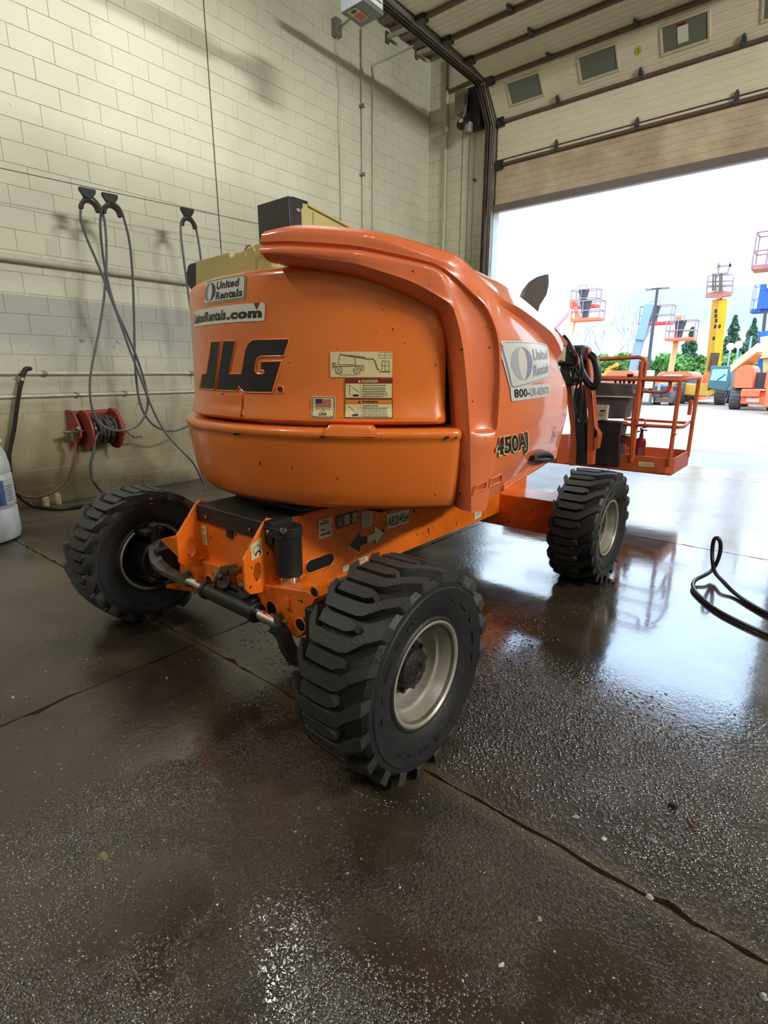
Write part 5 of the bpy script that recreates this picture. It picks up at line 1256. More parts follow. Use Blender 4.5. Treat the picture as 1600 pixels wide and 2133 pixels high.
def hood_map(px4):
    """corners in order lower left, lower right, upper right, upper left, found on the hood; flattened onto its surface"""
    C4 = []
    for x, y in px4:
        p, n = hood_pt(x, y)
        if p is None: p = gx(x, y, -1.12)
        C4.append(p)
    a, b, c, d = C4; nn = (b - a).cross(d - a).normalized()
    if nn.x < 0: nn = -nn
    def f(u, v):
        q = (a * (1 - u) + b * u) * (1 - v) + (d * (1 - u) + c * u) * v
        h, n, _, _ = BV.ray_cast(q + nn * 0.25, -nn)
        if h is None: return q, nn
        if n.dot(nn) < 0: n = -n
        return h, n
    return f
# hood lettering and decals
SHEEN_N = mat('sheen_paled_navy', srgb(120, 126, 150), 0.4); SHEEN_G = mat('sheen_paled_grey', srgb(158, 164, 172), 0.4); SHEEN_I = mat('sheen_paled_ink', srgb(128, 130, 140), 0.4); SHEEN_W = mat('sheen_paled_white', srgb(196, 198, 196), 0.3, 0, 0.5, 9, srgb(206, 190, 178))  # decal colours paled: the hood's sky reflection is painted into them
D = Decal(hood_map([(1062, 812), (1140, 788), (1140, 718), (1040, 709)]), 1.55)
D.rect(0, 0, 1, 1, SHEEN_W, 1, 0.08); D.rect(0.02, 0.03, 0.98, 0.97, SHEEN_N, 2, 0.07); D.rect(0.035, 0.05, 0.965, 0.95, SHEEN_W, 3, 0.06)
def emblem(D, cx, cy, r, sx, l):
    def cres(sg, m):
        m = {'decal_navy': SHEEN_N, 'decal_grey': SHEEN_G}[m.name] if D.asp < 2 else m
        n = 14; o_ = [(cx + sg * r * sx / D.asp * sin(pi * k / n), cy + r * cos(pi * k / n)) for k in range(n + 1)]
        i_ = [(cx + sg * r * 0.42 * sx / D.asp * sin(pi * k / n), cy + r * 0.96 * cos(pi * k / n)) for k in range(n, -1, -1)]
        D.poly(o_ + i_, m, l)
    cres(-1, M_GRY); cres(1, M_NAV)
emblem(D, 0.25, 0.5, 0.36, 0.75, 4)
D.text('United', 0.45, 0.56, 0.90, 0.26, SHEEN_I, 4, bold=0.03); D.text('Rentals', 0.45, 0.18, 0.94, 0.26, SHEEN_I, 4, bold=0.03)
D.build('decal', hood, label='large white decal, sheen painted in, with a ring emblem and two words', cuts=12, off=0.003)
D = Decal(hood_map([(1064, 836), (1143, 825), (1144, 800), (1061, 804)]), 3.0)
D.rect(0, 0, 1, 1, SHEEN_W, 1, 0.1); D.text('800-', 0.05, 0.22, 0.35, 0.56, M_INK, 2, bold=0.03); D.text('UR-RENTS', 0.36, 0.22, 0.96, 0.56, SHEEN_I, 2, bold=0.03)
D.build('decal', hood, label='long white decal with a telephone number', cuts=12, off=0.003)
D = Decal(hood_map([(1032, 950), (1102, 930), (1097, 896), (1022, 912)]), 2.4)
D.text('450AJ', 0.00, 0.02, 0.99, 0.92, M_CRE, 2, bold=0.07, shear=0.25); D.text('450AJ', 0.03, 0.05, 0.96, 0.88, M_LOGO, 3, bold=0.035, shear=0.25)
D.build('model_lettering', hood, label='slanted black lettering outlined in cream', cuts=10, off=0.007)
D = Decal(hood_map([(1147, 925), (1172, 918), (1176, 885), (1148, 886)]), 1.0)
D.text('SYNC', 0.0, 0.1, 1.0, 0.3, M_GRY, 2, bold=0.03, shear=0.3); D.ring(0.45, 0.62, 0.12, 0.17, 20, 300, M_GRY, 2); D.line(0.3, 0.3, 0.6, 0.9, 0.05, M_GRY); D.build('decal', hood, cuts=5, off=0.004)
# tail lettering
RT_ = 1.112
Z7 = lambda P: [(380 + x / 3.077, 680 + y / 3.077) for x, y in P]
Jp = Z7([(188, 97), (242, 95), (243, 108), (207, 406), (122, 403), (120, 388), (131, 304), (158, 303)])
LGp = Z7([(264, 93), (338, 92), (340, 102), (301, 303), (377, 304), (404, 150), (424, 110), (455, 86), (686, 81), (684, 96), (652, 190), (510, 192), (484, 203), (475, 225), (466, 280), (478, 302), (512, 306), (523, 300), (523, 284), (500, 277), (503, 226), (636, 222), (632, 240), (576, 426), (398, 422), (374, 402), (362, 380), (352, 415), (218, 409)])
bx0 = (415, 700, 606, 822)
f_, asp_ = tail_map(bx0[0], bx0[1], bx0[2], bx0[3], RT_)
def tail_uv(x, y):
    t, z = cth(x, y, RT_); t0, z1 = cth(bx0[0], bx0[1], RT_); t1, z0 = cth(bx0[2], bx0[3], RT_)
    return ((t - t0) / (t1 - t0), (z - z0) / (z1 - z0))
dot = [(584 + 6.6 * cos(2 * pi * k / 20), 811.5 + 7.4 * sin(2 * pi * k / 20)) for k in range(20)]
D = Decal(f_, asp_)
for P in (Jp, LGp, dot): D.poly([tail_uv(x, y) for x, y in P], M_LOGO, 1)
D.build('logo', LIFT, label='large slanted black three letter logo with a round dot, sunk in the tail', cuts=24, off=0.0005)
for P in (Jp, LGp, dot):
    mb = MB(); Q = []
    n = len(P)
    for k in range(n):
        a, b = P[k], P[(k + 1) % n]; st_ = max(1, int(sqrt((a[0] - b[0]) ** 2 + (a[1] - b[1]) ** 2) / 8))
        for j in range(st_): Q.append((a[0] + (b[0] - a[0]) * j / st_, a[1] + (b[1] - a[1]) * j / st_))
    mb.tube([cyl(x, y, wallR(cyl(x, y, 1.113).z) + 0.0005) for x, y in Q], 0.0038, M_TAIL, 6, closed=True); mb.build('logo_rim', tb)
f_, asp_ = tail_map(427, 577, 513, 628, 1.108)
# the two upper decals lean with the curve: corners measured on the wall
def wall_quad(px4, R):
    c = [cth(x, y, R) for x, y in px4]
    def f(u, v):
        t = (c[0][0] * (1 - u) + c[1][0] * u) * (1 - v) + (c[3][0] * (1 - u) + c[2][0] * u) * v
        z = (c[0][1] * (1 - u) + c[1][1] * u) * (1 - v) + (c[3][1] * (1 - u) + c[2][1] * u) * v
        R_ = wallR(z)
        return Vector((TC.x + R_ * cos(t), TC.y + R_ * sin(t), z)), Vector((cos(t), sin(t), 0))
    return f
D = Decal(wall_quad([(426, 636), (511, 623), (512, 570), (428, 586)], 1.109), 3.3 / 1.0 * 0.95)
D.asp = 3.0
D.rect(0, 0, 1, 1, M_WHT, 1, 0.12); D.rect(0.012, 0.035, 0.988, 0.965, M_INK, 2, 0.10); D.rect(0.022, 0.065, 0.978, 0.935, M_WHT, 3, 0.09)
emblem(D, 0.17, 0.5, 0.38, 1.35, 4)
D.text('United', 0.36, 0.56, 0.88, 0.31, M_INK, 4, bold=0.04, shear=0.1); D.text('Rentals', 0.35, 0.14, 0.95, 0.31, M_INK, 4, bold=0.04, shear=0.1)
D.build('decal', tb, label='white rounded decal with a grey and navy ring emblem and two words', cuts=12)
D = Decal(wall_quad([(405, 682), (552, 668), (553, 630), (405, 649)], 1.109), 8.4)
D.rect(0, 0, 1, 1, M_WHT, 1, 0.14); D.text('UnitedRentals', 0.02, 0.22, 0.61, 0.56, M_INK, 2, bold=0.045); D.text('.com', 0.62, 0.22, 0.975, 0.50, M_INK, 2, bold=0.06)
D.poly([(0.90, 1.0), (0.95, 1.0), (0.94, 0.8), (0.93, 0.62), (0.915, 0.75)], M_RED, 3)
D.build('decal', tb, label='long white decal with a black web address', cuts=16)
f_, a_2 = tail_map(688, 733, 817, 786, 1.113)
D = Decal(f_, a_2); D.rect(0, 0, 1, 1, M_CRE, 1, 0.04)
M_LN = mat('drawing_line', srgb(92, 86, 66), 0.5)
def ln(P, w=0.02, m=M_LN):
    for a, b in zip(P[:-1], P[1:]): D.line(a[0], a[1], b[0], b[1], w, m)
ln([(0.16, 0.85), (0.13, 0.5), (0.42, 0.5), (0.40, 0.85), (0.16, 0.88)]); ln([(0.08, 0.42), (0.52, 0.46)], 0.03); ln([(0.16, 0.9), (0.42, 0.8), (0.60, 0.72), (0.70, 0.72), (0.73, 0.62), (0.76, 0.35), (0.80, 0.28)], 0.045)
ln([(0.42, 0.84), (0.58, 0.78)]); ln([(0.84, 0.24), (0.84, 0.64), (0.95, 0.64), (0.95, 0.24), (0.84, 0.24)], 0.02); ln([(0.80, 0.22), (0.97, 0.22)], 0.04); ln([(0.89, 0.25), (0.89, 0.6)]); ln([(0.84, 0.45), (0.95, 0.45)])
for cx in (0.14, 0.44): D.ring(cx, 0.28, 0.05, 0.15, 0, 360, M_LN, 2); D.ring(cx, 0.28, 0.07, 0.12, 0, 360, M_CRE, 3)
ln([(0.14, 0.1), (0.44, 0.1)], 0.012); ln([(0.05, 0.6), (0.05, 0.3)], 0.012); ln([(0.79, 0.75), (0.98, 0.75), (0.98, 0.97), (0.79, 0.97), (0.79, 0.75)], 0.012); ln([(0.79, 0.86), (0.98, 0.86)], 0.012); ln([(0.88, 0.75), (0.88, 0.97)], 0.012)
fake_lines(D, 0.03, 0.35, 0.10, 0.6, 3, M_LN); fake_lines(D, 0.50, 0.25, 0.56, 0.5, 3, M_LN); D.build('decal', tb, label='cream decal with a line drawing of the lift', cuts=10)
for (y0, y1, head, hm, txt, sub_) in ((788, 830, M_RED, M_CRE, 'DANGER', 'ELECTROCUTION HAZARD'), (831, 870, M_DOR, M_INK, 'WARNING', 'CRUSHING HAZARD')):
    f_, a_2 = tail_map(719, y0, 818, y1, 1.113 if y0 < 800 else 1.116)
    D = Decal(f_, a_2); D.rect(0, 0, 1, 1, M_INK if y0 > 800 else M_RED, 1); D.rect(0.015, 0.03, 0.985, 0.74, M_CRE, 2); D.rect(0.015, 0.76, 0.985, 0.97, head, 2)
    D.text(txt, 0.36, 0.80, 0.70, 0.13, hm, 3, bold=0.03); D.poly([(0.28, 0.79), (0.34, 0.79), (0.31, 0.93)], hm, 3)
    D.text(sub_, 0.38, 0.62, 0.86 if y0 < 800 else 0.70, 0.06, M_INK, 3, bold=0.03); fake_lines(D, 0.36, 0.06, 0.92, 0.58, 6, M_INK, 3, 0.35, seed=y0)
    D.line(0.33, 0.03, 0.33, 0.74, 0.012, M_INK, 3)
    ln([(0.10, 0.15), (0.10, 0.65), (0.22, 0.45), (0.30, 0.3)] if y0 < 800 else [(0.06, 0.6), (0.12, 0.55), (0.22, 0.3), (0.26, 0.2)], 0.03, M_INK); D.rect(0.17, 0.1, 0.29, 0.2, M_INK, 3)
    ln([(0.03, 0.62), (0.20, 0.66)] if y0 < 800 else [(0.28, 0.1), (0.28, 0.6)], 0.02, M_INK)
    D.build('decal', tb, label='cream safety decal with a dark red heading' if y0 < 800 else 'cream safety decal with an orange heading', cuts=10)
f_, a_2 = tail_map(650, 825, 701, 871, 1.116)
D = Decal(f_, a_2); D.rect(0, 0, 1, 1, M_CRE, 1, 0.1); D.rect(0.04, 0.04, 0.96, 0.96, M_INK, 2, 0.09); D.rect(0.07, 0.07, 0.93, 0.93, M_CRE, 3, 0.08)
for k in range(7): D.rect(0.18, 0.50 + k * 0.055, 0.82, 0.50 + k * 0.055 + 0.030, M_FRD, 4)
D.rect(0.18, 0.68, 0.46, 0.885, M_NAV, 5)
D.text('Built With Pride', 0.20, 0.40, 0.80, 0.055, M_INK, 4, bold=0.03); D.text('in the', 0.38, 0.32, 0.58, 0.055, M_INK, 4, bold=0.02); D.text('USA', 0.34, 0.14, 0.66, 0.13, M_INK, 4, bold=0.04, shear=0.15)
D.build('decal', tb, label='small rounded decal with a striped flag', cuts=8)
# patch of fresh paint left where a decal was taken off
f_, a_2 = tail_map(443, 820, 508, 868, 1.121)
D = Decal(f_, a_2); D.rect(0, 0, 1, 1, mat('fresh_orange', srgb(226, 112, 20), 0.3, coat=0.4), 1); D.build('paint_patch', tb, cuts=6, off=0.004)
# hood trim at the bottom: ledge, pockets, handle
mb = MB()
L0 = [hood_pt(x, y)[0] or gx(x, y, -1.16) for x, y in ((1045, 1018), (1075, 1000), (1105, 980), (1135, 960), (1156, 944))]
for dz, rr in ((0.0, 0.009), (0.014, 0.006), (0.027, 0.005)): mb.tube([p + Vector((0.006, 0, dz)) for p in L0], rr, M_ORH, 8, smooth=3)
mb.build('hood_rib', hood)
for P in ([(983, 1030), (1010, 1018), (1012, 1003), (987, 1014)], [(1017, 1015), (1041, 1003), (1043, 988), (1020, 998)]):
    c = [hood_pt(x, y)[0] or gx(x, y, -1.12) for x, y in P]; mb = MB()
    mb.tube([p + Vector((0.002, 0, 0)) for p in c], 0.0045, M_ORH, 6, closed=True)
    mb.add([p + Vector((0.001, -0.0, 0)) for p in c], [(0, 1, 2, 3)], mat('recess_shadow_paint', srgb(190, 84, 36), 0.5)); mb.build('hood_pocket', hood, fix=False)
h0 = [hood_pt(x, y)[0] or gx(x, y, -1.12) for x, y in ((1103, 953), (1112, 947), (1125, 944), (1138, 946), (1145, 952))]
mb = MB(); mb.tube([p + Vector((0.016, 0, 0)) for p in h0], 0.012, M_BPL, 8, smooth=3); mb.tube([h0[0] + Vector((0.006, 0, -0.006)), h0[2] + Vector((0.012, 0, -0.034)), h0[4] + Vector((0.006, 0, -0.010))], 0.013, M_BPL, 8, smooth=4); mb.build('latch_handle', hood, label='black recessed hood latch handle')
# rest of the upper structure (behind the tail)
mb = MB(); mb.box((XC + 0.02, 2.55, 1.08), (1.50, 1.25, 0.38), M_ORD); mb.box((-1.62, 2.6, 1.45), (0.65, 1.1, 0.5), M_BLK); mb.build('turret_frame', LIFT, bevel=0.02)
mb = MB(); lf = []
for y, w in ((1.95, 0.84), (2.2, 0.94), (2.6, 0.98), (2.95, 0.95), (3.2, 0.86)):
    lf.append([(XC - w, y, 0.95), (XC - w - 0.02, y, 1.3), (XC - w, y, 1.62), (XC - w + 0.12, y, 1.76), (XC - w + 0.4, y, 1.78), (XC - w + 0.4, y, 0.95), (XC - w, y, 0.95)])
mb.grid(lf, M_ORH); mb.build('control_side_hood', LIFT)
# tan upright behind the tail
mb = MB(); mb.prism([gy(x, y, 1.66) for x, y in ((408, 545), (477, 525), (480, 537), (533, 508), (566, 512), (566, 600), (408, 625))], (0, 0.03, 0), M_TAN)
mb.prism([gy(x, y, 1.9) for x, y in ((414, 552), (475, 530), (530, 520), (566, 512), (566, 600), (414, 625))], (0, 0.03, 0), M_TAN)
p0 = gy(520, 528, 1.62); mb.tube([p0 + Vector((0.035 * cos(a * 0.5), 0, 0.035 * sin(a * 0.5))) for a in range(0, 8)], 0.006, M_TAN, 6); mb.build('boom_upright', LIFT, bevel=0.004)
mb = MB(); mb.prism([gy(x, y, 1.72) for x, y in ((390, 555), (396, 548), (410, 545), (410, 615), (397, 604), (389, 592), (387, 572))], (0, 0.20, 0), M_BPL); mb.build('hose_guard', LIFT, bevel=0.01)
# the boom
BX0, BX1 = -2.325, -2.105
pa = gx(640, 420, BX1); pb = gx(722, 469, BX1)
sl = (pb.z - pa.z) / (pb.y - pa.y)
zt = lambda y: pa.z + sl * (y - pa.y) * 0.8
mb = MB(); hB_ = 0.24
y0, y1 = 1.93, 5.35
endz = 1.74
mb.prism([(BX1, y0, 2.232), (BX1, pa.y, 2.232), (BX1, y1, endz), (BX1, y1, endz - hB_ * 0.8), (BX1, y0, 2.232 - hB_)], (BX0 - BX1, 0, 0), M_TAN)
for yy in (pa.y + 0.02, pa.y + 0.10): mb.box((BX1 + 0.003, yy - 0.06, 2.12), (0.008, 0.014, 0.17), M_TAN)
mb.beam((BX1 + 0.004, pa.y, 2.226), (BX1 + 0.004, y1 - 0.1, endz - 0.0), 0.012, 0.012, M_TAN)
bo = mb.build('boom', LIFT, bevel=0.004)
mb = MB(); mb.box(((BX0 + BX1) / 2, 1.89, 2.12), (BX1 - BX0 + 0.012, 0.09, 0.24), M_BLK); mb.box(((BX0 + BX1) / 2, (1.87 + pa.y) / 2, 2.237), (BX1 - BX0 + 0.012, pa.y - 1.87, 0.012), M_BLK)
p = gx(606, 434, BX1 + 0.008); mb.cyl((BX1, 1.90, 2.19), (BX1 + 0.012, 1.90, 2.19), 0.012, M_CHR, 12); mb.build('boom_end_cover', bo, bevel=0.004, label='black cover on the boom end')
# dark curved mud flap shaped plate behind the hood
mb = MB(); mb.prism([gx(x, y, -1.75) for x, y in ((1088, 622), (1097, 602), (1110, 586), (1126, 576), (1143, 571), (1144, 590), (1139, 614), (1125, 636), (1121, 652), (1105, 650))], (-0.03, 0, 0), mat('dark_flap', srgb(72, 60, 58), 0.55, 0, 0.3, 6)); mb.build('exhaust_shield', LIFT, bevel=0.004)
# ---- front end: tower link, hoses
mb = MB(); mb.prism([gx(x, y, -1.95) for x, y in ((1158, 684), (1183, 714), (1180, 722), (1155, 700))], (-0.3, 0, 0), M_BAS); mb.build('boom_tip_plate', LIFT)
YJ_ = 5.85
def vp(x, y, Y=YJ_): return gy(x, y, Y)
for i, P in enumerate(([(1213, 724), (1226, 724), (1238, 860), (1234, 968), (1222, 968), (1224, 860), (1212, 770)], [(1222, 745), (1228, 745), (1240, 890), (1249, 905), (1244, 935), (1237, 935), (1238, 890)], [(1176, 790), (1188, 790), (1196, 870), (1202, 905), (1200, 970), (1186, 970), (1188, 890), (1180, 830)])):
    mb = MB(); mb.prism([vp(x, y, YJ_ + (0.0, -0.08, 0.05)[i]) for x, y in P], (0, 0.10, 0), M_BAS); mb.build('jib_link', LIFT, bevel=0.006)
mb = MB(); mb.prism([vp(x, y) for x, y in ((1196, 815), (1212, 800), (1222, 968), (1204, 968), (1198, 900))], (0, 0.12, 0), M_BPL); mb.build('jib_cylinder', LIFT, bevel=0.01, label='black lift cylinder of the jib')
mb = MB(); mb.prism([vp(x, y, 5.95) for x, y in ((1165, 905), (1183, 905), (1186, 965), (1160, 965))], (0, 0.15, 0), M_FOR); mb.build('jib_foot', LIFT)
mb = MB(); mb.box(vp(1192, 742), (0.30, 0.25, 0.20), M_BPL); mb.box(vp(1188, 775), (0.16, 0.2, 0.28), M_BPL); mb.box(vp(1202, 725), (0.20, 0.2, 0.05), M_BPL); mb.build('jib_rotator', LIFT, bevel=0.02)
def hose(P, r, Y, m=M_HOSB, k=4):
    mb = MB(); mb.tube([vp(x, y, Y) for x, y in P], r, m, 10, smooth=k); return mb.build('hydraulic_hose', LIFT)
hose([(1172, 702), (1182, 715), (1196, 742), (1208, 768), (1222, 793), (1234, 806), (1242, 801), (1245, 785), (1243, 762), (1237, 745), (1228, 738)], 0.036, 5.55)
hose([(1176, 712), (1190, 735), (1204, 752), (1206, 780), (1200, 810), (1197, 840), (1205, 880)], 0.012, 5.5); hose([(1208, 722), (1200, 745), (1196, 770), (1192, 800)], 0.011, 5.5); hose([(1209, 740), (1214, 770), (1210, 800), (1200, 832)], 0.012, 5.45)
hose([(1186, 730), (1196, 760), (1208, 790), (1212, 830), (1206, 870)], 0.016, 5.5); hose([(1196, 728), (1204, 745), (1200, 765), (1188, 765)], 0.008, 5.48, M_RED)
hose([(1185, 770), (1190, 790), (1204, 790), (1210, 776)], 0.02, 5.5)
# ---- platform basket
BK = LIFT
YN, YF = 6.12, 6.92
XR_ = -1.185; XL_ = -3.05; ZF = 0.415; ZT = 1.457
def kick(a, b, name='kick_plate', lab=None):
    mb = MB(); a = Vector(a); b = Vector(b); mb.beam(a + Vector((0, 0, 0.085)), b + Vector((0, 0, 0.085)), 0.012, 0.17, M_BAS)
    return mb.build(name, BK, bevel=0.003)
pl = MB(); pl.box(((XL_ + XR_) / 2, (YN + YF) / 2, ZF + 0.005), (XR_ - XL_, YF - YN, 0.03), M_BAS); pl.build('platform_floor', BK)
k1 = kick((XL_, YN, ZF), (XR_ - 0.06, YN, ZF)); kick((XR_ - 0.06, YN, ZF), (XR_, YN + 0.06, ZF)); kick((XR_, YN + 0.06, ZF), (XR_, YF, ZF)); kick((XL_, YF, ZF), (XR_, YF, ZF)); kick((XL_, YN, ZF), (XL_, YF, ZF))
D = Decal(quad_map(gy(1330, 971, YN - 0.007), gy(1363, 973, YN - 0.007), gy(1363, 964, YN - 0.007), gy(1330, 961, YN - 0.007)), 3); D.rect(0, 0, 1, 1, M_CRE, 1); D.line(0.1, 0.3, 0.25, 0.6, 0.1, M_LN); fake_lines(D, 0.35, 0.2, 0.95, 0.8, 3, M_GRY); D.build('decal', k1, label='cream decal on the kick plate')
TR = 0.021
def rail(P, name='guard_rail', r=TR, lab=None, smooth=0, m=M_BAS):
    mb = MB(); mb.tube(P, r, m, 10, smooth=smooth); return mb.build(name, BK, label=lab)
# top rail: near side from the upright to the far right corner, then along the far side
xh = gy(1334, 790, YN).x
rail([(XL_, YN, ZT - 0.08), (xh, YN, ZT - 0.08), (XR_ - 0.09, YN, ZT - 0.085), (XR_ - 0.01, YN + 0.06, ZT - 0.08), (XR_, YN + 0.25, ZT - 0.075), (XR_, YF - 0.06, ZT - 0.07)], smooth=0)
rail([(XR_, YF - 0.06, ZT - 0.07), (XR_ - 0.05, YF, ZT - 0.07), (XL_, YF, ZT - 0.07)])
for x, y in ((1408, 955), ):
    rail([(XR_ - 0.03, YN, ZF + 0.1), (XR_ - 0.03, YN, ZT - 0.09)], 'post')
rail([(XR_, YF - 0.05, ZF + 0.1), (XR_, YF - 0.03, ZT - 0.06)], 'post'); rail([(XR_, (YN + YF) / 2 + 0.1, 1.0), (XR_, (YN + YF) / 2 + 0.1, 1.16)], 'post', 0.02)
rail([(gy(1316, 955, YN).x, YN, ZF + 0.1), (gy(1318, 880, YN).x, YN, 1.0), (gy(1337, 790, YN).x, YN, 1.6), (gy(1343, 750, YN).x, YN, 1.60)][:2] + [(gy(1332, 800, YN).x, YN, 1.36)], 'post')
# tall hoop of the entry gate
rail([gy(1215, 752, YN + 0.05), gy(1240, 749, YN + 0.05), gy(1330, 744, YN + 0.05), gy(1340, 747, YN + 0.05), gy(1346, 757, YN + 0.05), gy(1342, 780, YN + 0.05), gy(1326, 880, YN + 0.05), gy(1323, 900, YN + 0.05)], 'gate_hoop')
rail([gy(1336, 752, YN), gy(1334, 790, YN), gy(1325, 870, YN), gy(1318, 955, YN)], 'gate_post')
# middle rails
for x, y, z in ((0, 0, 0.985), ): 
    rail([gy(1266, 880, YN), gy(1320, 885, YN), gy(1413, 890, YN), gy(1424, 889, YN + 0.15), gy(1436, 879, YF - 0.05)], 'mid_rail', 0.018)
rail([gy(1300, 873, YF), gy(1432, 881, YF)], 'mid_rail', 0.016)
# inner guard loop and small rings
rail([gy(1340, 815, YN + 0.02), gy(1380, 817, YN + 0.02), gy(1392, 812, YN + 0.02), gy(1396, 803, YN + 0.02), gy(1396, 794, YN + 0.02)], 'guard_loop', 0.017, smooth=3)
for P in ([(1328, 873), (1340, 873), (1345, 879), (1340, 884), (1328, 884)], [(1408, 893), (1404, 895), (1402, 900), (1404, 905), (1410, 904)]): rail([gy(x, y, YN - 0.03) for x, y in P], 'lanyard_ring', 0.007, smooth=3)
# console
con = empty('control_console', (-1.85, YN, 0.5)); put(con, LIFT); con['label'] = 'dark grey platform control console under a vinyl cover'
P = [(1237, 796), (1322, 800), (1318, 812), (1322, 822), (1306, 848), (1300, 872), (1236, 872)]
mb = MB(); mb.prism([gy(x, y, YN - 0.02) for x, y in P], (0, 0.25, 0), mat('console_grey', srgb(84, 80, 84), 0.5, 0, 0.3, 6)); mb.build('console_box', con, bevel=0.012)
mb = MB(); mb.prism([gy(x, y, YN - 0.03) for x, y in [(1236, 876), (1298, 880), (1292, 910), (1290, 985 - 12), (1238, 968), (1230, 930)]], (0, 0.2, 0), mat('vinyl_cover', srgb(36, 33, 38), 0.6, 0, 0.4, 6, None, 0.4, 12)); mb.build('vinyl_skirt', con, bevel=0.015)
mb = MB(); a = gy(1240, 843, YN - 0.04); b = gy(1265, 875, YN - 0.04); mb.box((a + b) / 2 + Vector((0, 0, 0)), (b.x - a.x, 0.05, a.z - b.z), mat('beige_box', srgb(206, 200, 176), 0.5)); g_ = mb.build('junction_box', con, bevel=0.004)
D = Decal(quad_map(gy(1242, 864, YN - 0.068), gy(1262, 866, YN - 0.068), gy(1262, 853, YN - 0.068), gy(1242, 855, YN - 0.068)), 1.6); D.rect(0, 0, 1, 1, M_CRE, 1); D.line(0.1, 0.3, 0.3, 0.6, 0.1, M_LN); D.rect(0.4, 0.7, 0.95, 0.95, M_DOR); fake_lines(D, 0.4, 0.1, 0.95, 0.6, 3, M_GRY); D.build('label_plate', con)
mb = MB()
for x in (1282, 1292, 1300, 1311, 1320): p = gy(x, 797, YN + 0.08); mb.cyl(p - Vector((0, 0, 0.02)), p + Vector((0, 0, 0.025)), 0.012, M_BPL, 8)
p = gy(1311, 797, YN + 0.1); mb.cyl(p, p + Vector((0, 0, 0.07)), 0.018, M_BPL, 10); mb.cyl(p + Vector((0, 0, 0.06)), p + Vector((0, 0, 0.09)), 0.032, M_BPL, 12); mb.build('joystick', con)
mb = MB(); a = gy(1240, 825, YN - 0.035); b = gy(1318, 827, YN - 0.035); mb.beam(a, b, 0.01, 0.012, M_WHT); mb.build('console_seam', con)
# mounting bracket and toe plate gusset
mb = MB(); mb.prism([gy(x, y, YN + 0.04) for x, y in ((1268, 878), (1322, 884), (1322, 889), (1268, 884))], (0, 0.02, 0), M_BAS); mb.prism([gy(x, y, YN + 0.04) for x, y in ((1290, 906), (1318, 909), (1316, 935), (1300, 925), (1290, 919))], (0, 0.02, 0), M_BAS); mb.build('console_bracket', LIFT)
mb = MB(); mb.tube([gy(x, y, YN) for x, y in ((1288, 893), (1290, 902), (1300, 905), (1318, 905))], 0.010, M_GALV, 6, smooth=3); mb.build('cable_guard', LIFT)
# fire extinguisher strapped inside the basket
ex = empty('fire_extinguisher', gy(1332, 950, YN + 0.12), 0, 'small red fire extinguisher standing inside the orange basket', 'extinguisher')
c = gy(1331, 951, YN + 0.14); M_FX = mat('extinguisher_red', srgb(150, 26, 28), 0.3, coat=0.4)
mb = MB(); mb.lathe([(0, 0.0), (0.05, 0.0), (0.056, 0.01), (0.056, 0.27), (0.045, 0.31), (0.02, 0.33), (0.02, 0.36), (0, 0.36)], (c.x, c.y, ZF + 0.025), (0, 0, 1), M_FX, 28); mb.build('cylinder_body', ex)
mb = MB(); q = Vector((c.x, c.y, ZF + 0.385)); mb.cyl(q, q + Vector((0, 0, 0.05)), 0.015, M_BPL, 10); mb.beam(q + Vector((-0.02, 0, 0.05)), q + Vector((0.05, 0, 0.04)), 0.02, 0.012, M_BPL); mb.beam(q + Vector((-0.02, 0, 0.06)), q + Vector((0.05, 0, 0.08)), 0.02, 0.012, M_BPL); mb.build('valve_handle', ex)
mb = MB(); mb.tube([q + Vector((-0.02, 0, 0.03)), q + Vector((-0.08, 0, 0.0)), q + Vector((-0.075, 0, -0.1)), q + Vector((-0.06, -0.02, -0.2))], 0.008, M_HOSB, 8, smooth=4); mb.build('discharge_hose', ex)
D = Decal(quad_map((c.x - 0.0, c.y - 0.058, ZF + 0.12), (c.x + 0.045, c.y - 0.056, ZF + 0.12), (c.x + 0.045, c.y - 0.056, ZF + 0.25), (c.x - 0.0, c.y - 0.058, ZF + 0.25)), 0.5); D.rect(0, 0, 1, 1, M_GRY, 1); D.build('paper_label', ex)
#@@PART5
# ================================================================== THE YARD OUTSIDE
mb = MB(); mb.box((0, 60 + DY + 0.2, -0.06), (240, 120, 0.1), M_OUT); tag(mb.build('yard_ground'), kind='structure')
M_APR = mat('apron_concrete', srgb(138, 128, 116), 0.5, 0, 0.5, 1.2, srgb(122, 110, 96))
mb = MB(); mb.box((0, DY + 0.2 + 0.9, -0.012), (16, 1.8, 0.02), M_APR); tag(mb.build('door_apron'), kind='structure')
M_FRED = mat('far_red_basket', srgb(222, 62, 62), 0.5); M_FBR = mat('far_brown_basket', srgb(176, 112, 100), 0.5)
M_FRAIL = mat('far_rail_grey', srgb(150, 130, 140), 0.5)
def far_tyre(mb, c, r, w, ax=(0, 1, 0)):
    c = Vector(c); a = Vector(ax).normalized()
    mb.lathe([(r * 0.5, -w / 2), (r * 0.92, -w / 2), (r, -w * 0.36), (r, w * 0.36), (r * 0.92, w / 2), (r * 0.5, w / 2)], c, a, M_FTY, 28)
    u = Vector((0, 0, 1)); v = a.cross(u).normalized()
    for k in range(20):
        t = 2 * pi * k / 20; d = v * cos(t) + u * sin(t); e = v * -sin(t) + u * cos(t)
        M_ = Matrix((a, e, d)).transposed(); mb.box(c + d * (r + 0.008), (w * 0.9, r * 0.16, 0.03), M_FTY, M_)
    mb.cyl(c - a * w * 0.42, c + a * w * 0.42, r * 0.5, M_FDK, 16)
def far_wheels(root, cs, r, w, ax=(1, 0, 0)):
    for c in cs: mb = MB(); far_tyre(mb, c, r, w, ax); mb.build('wheel', root)
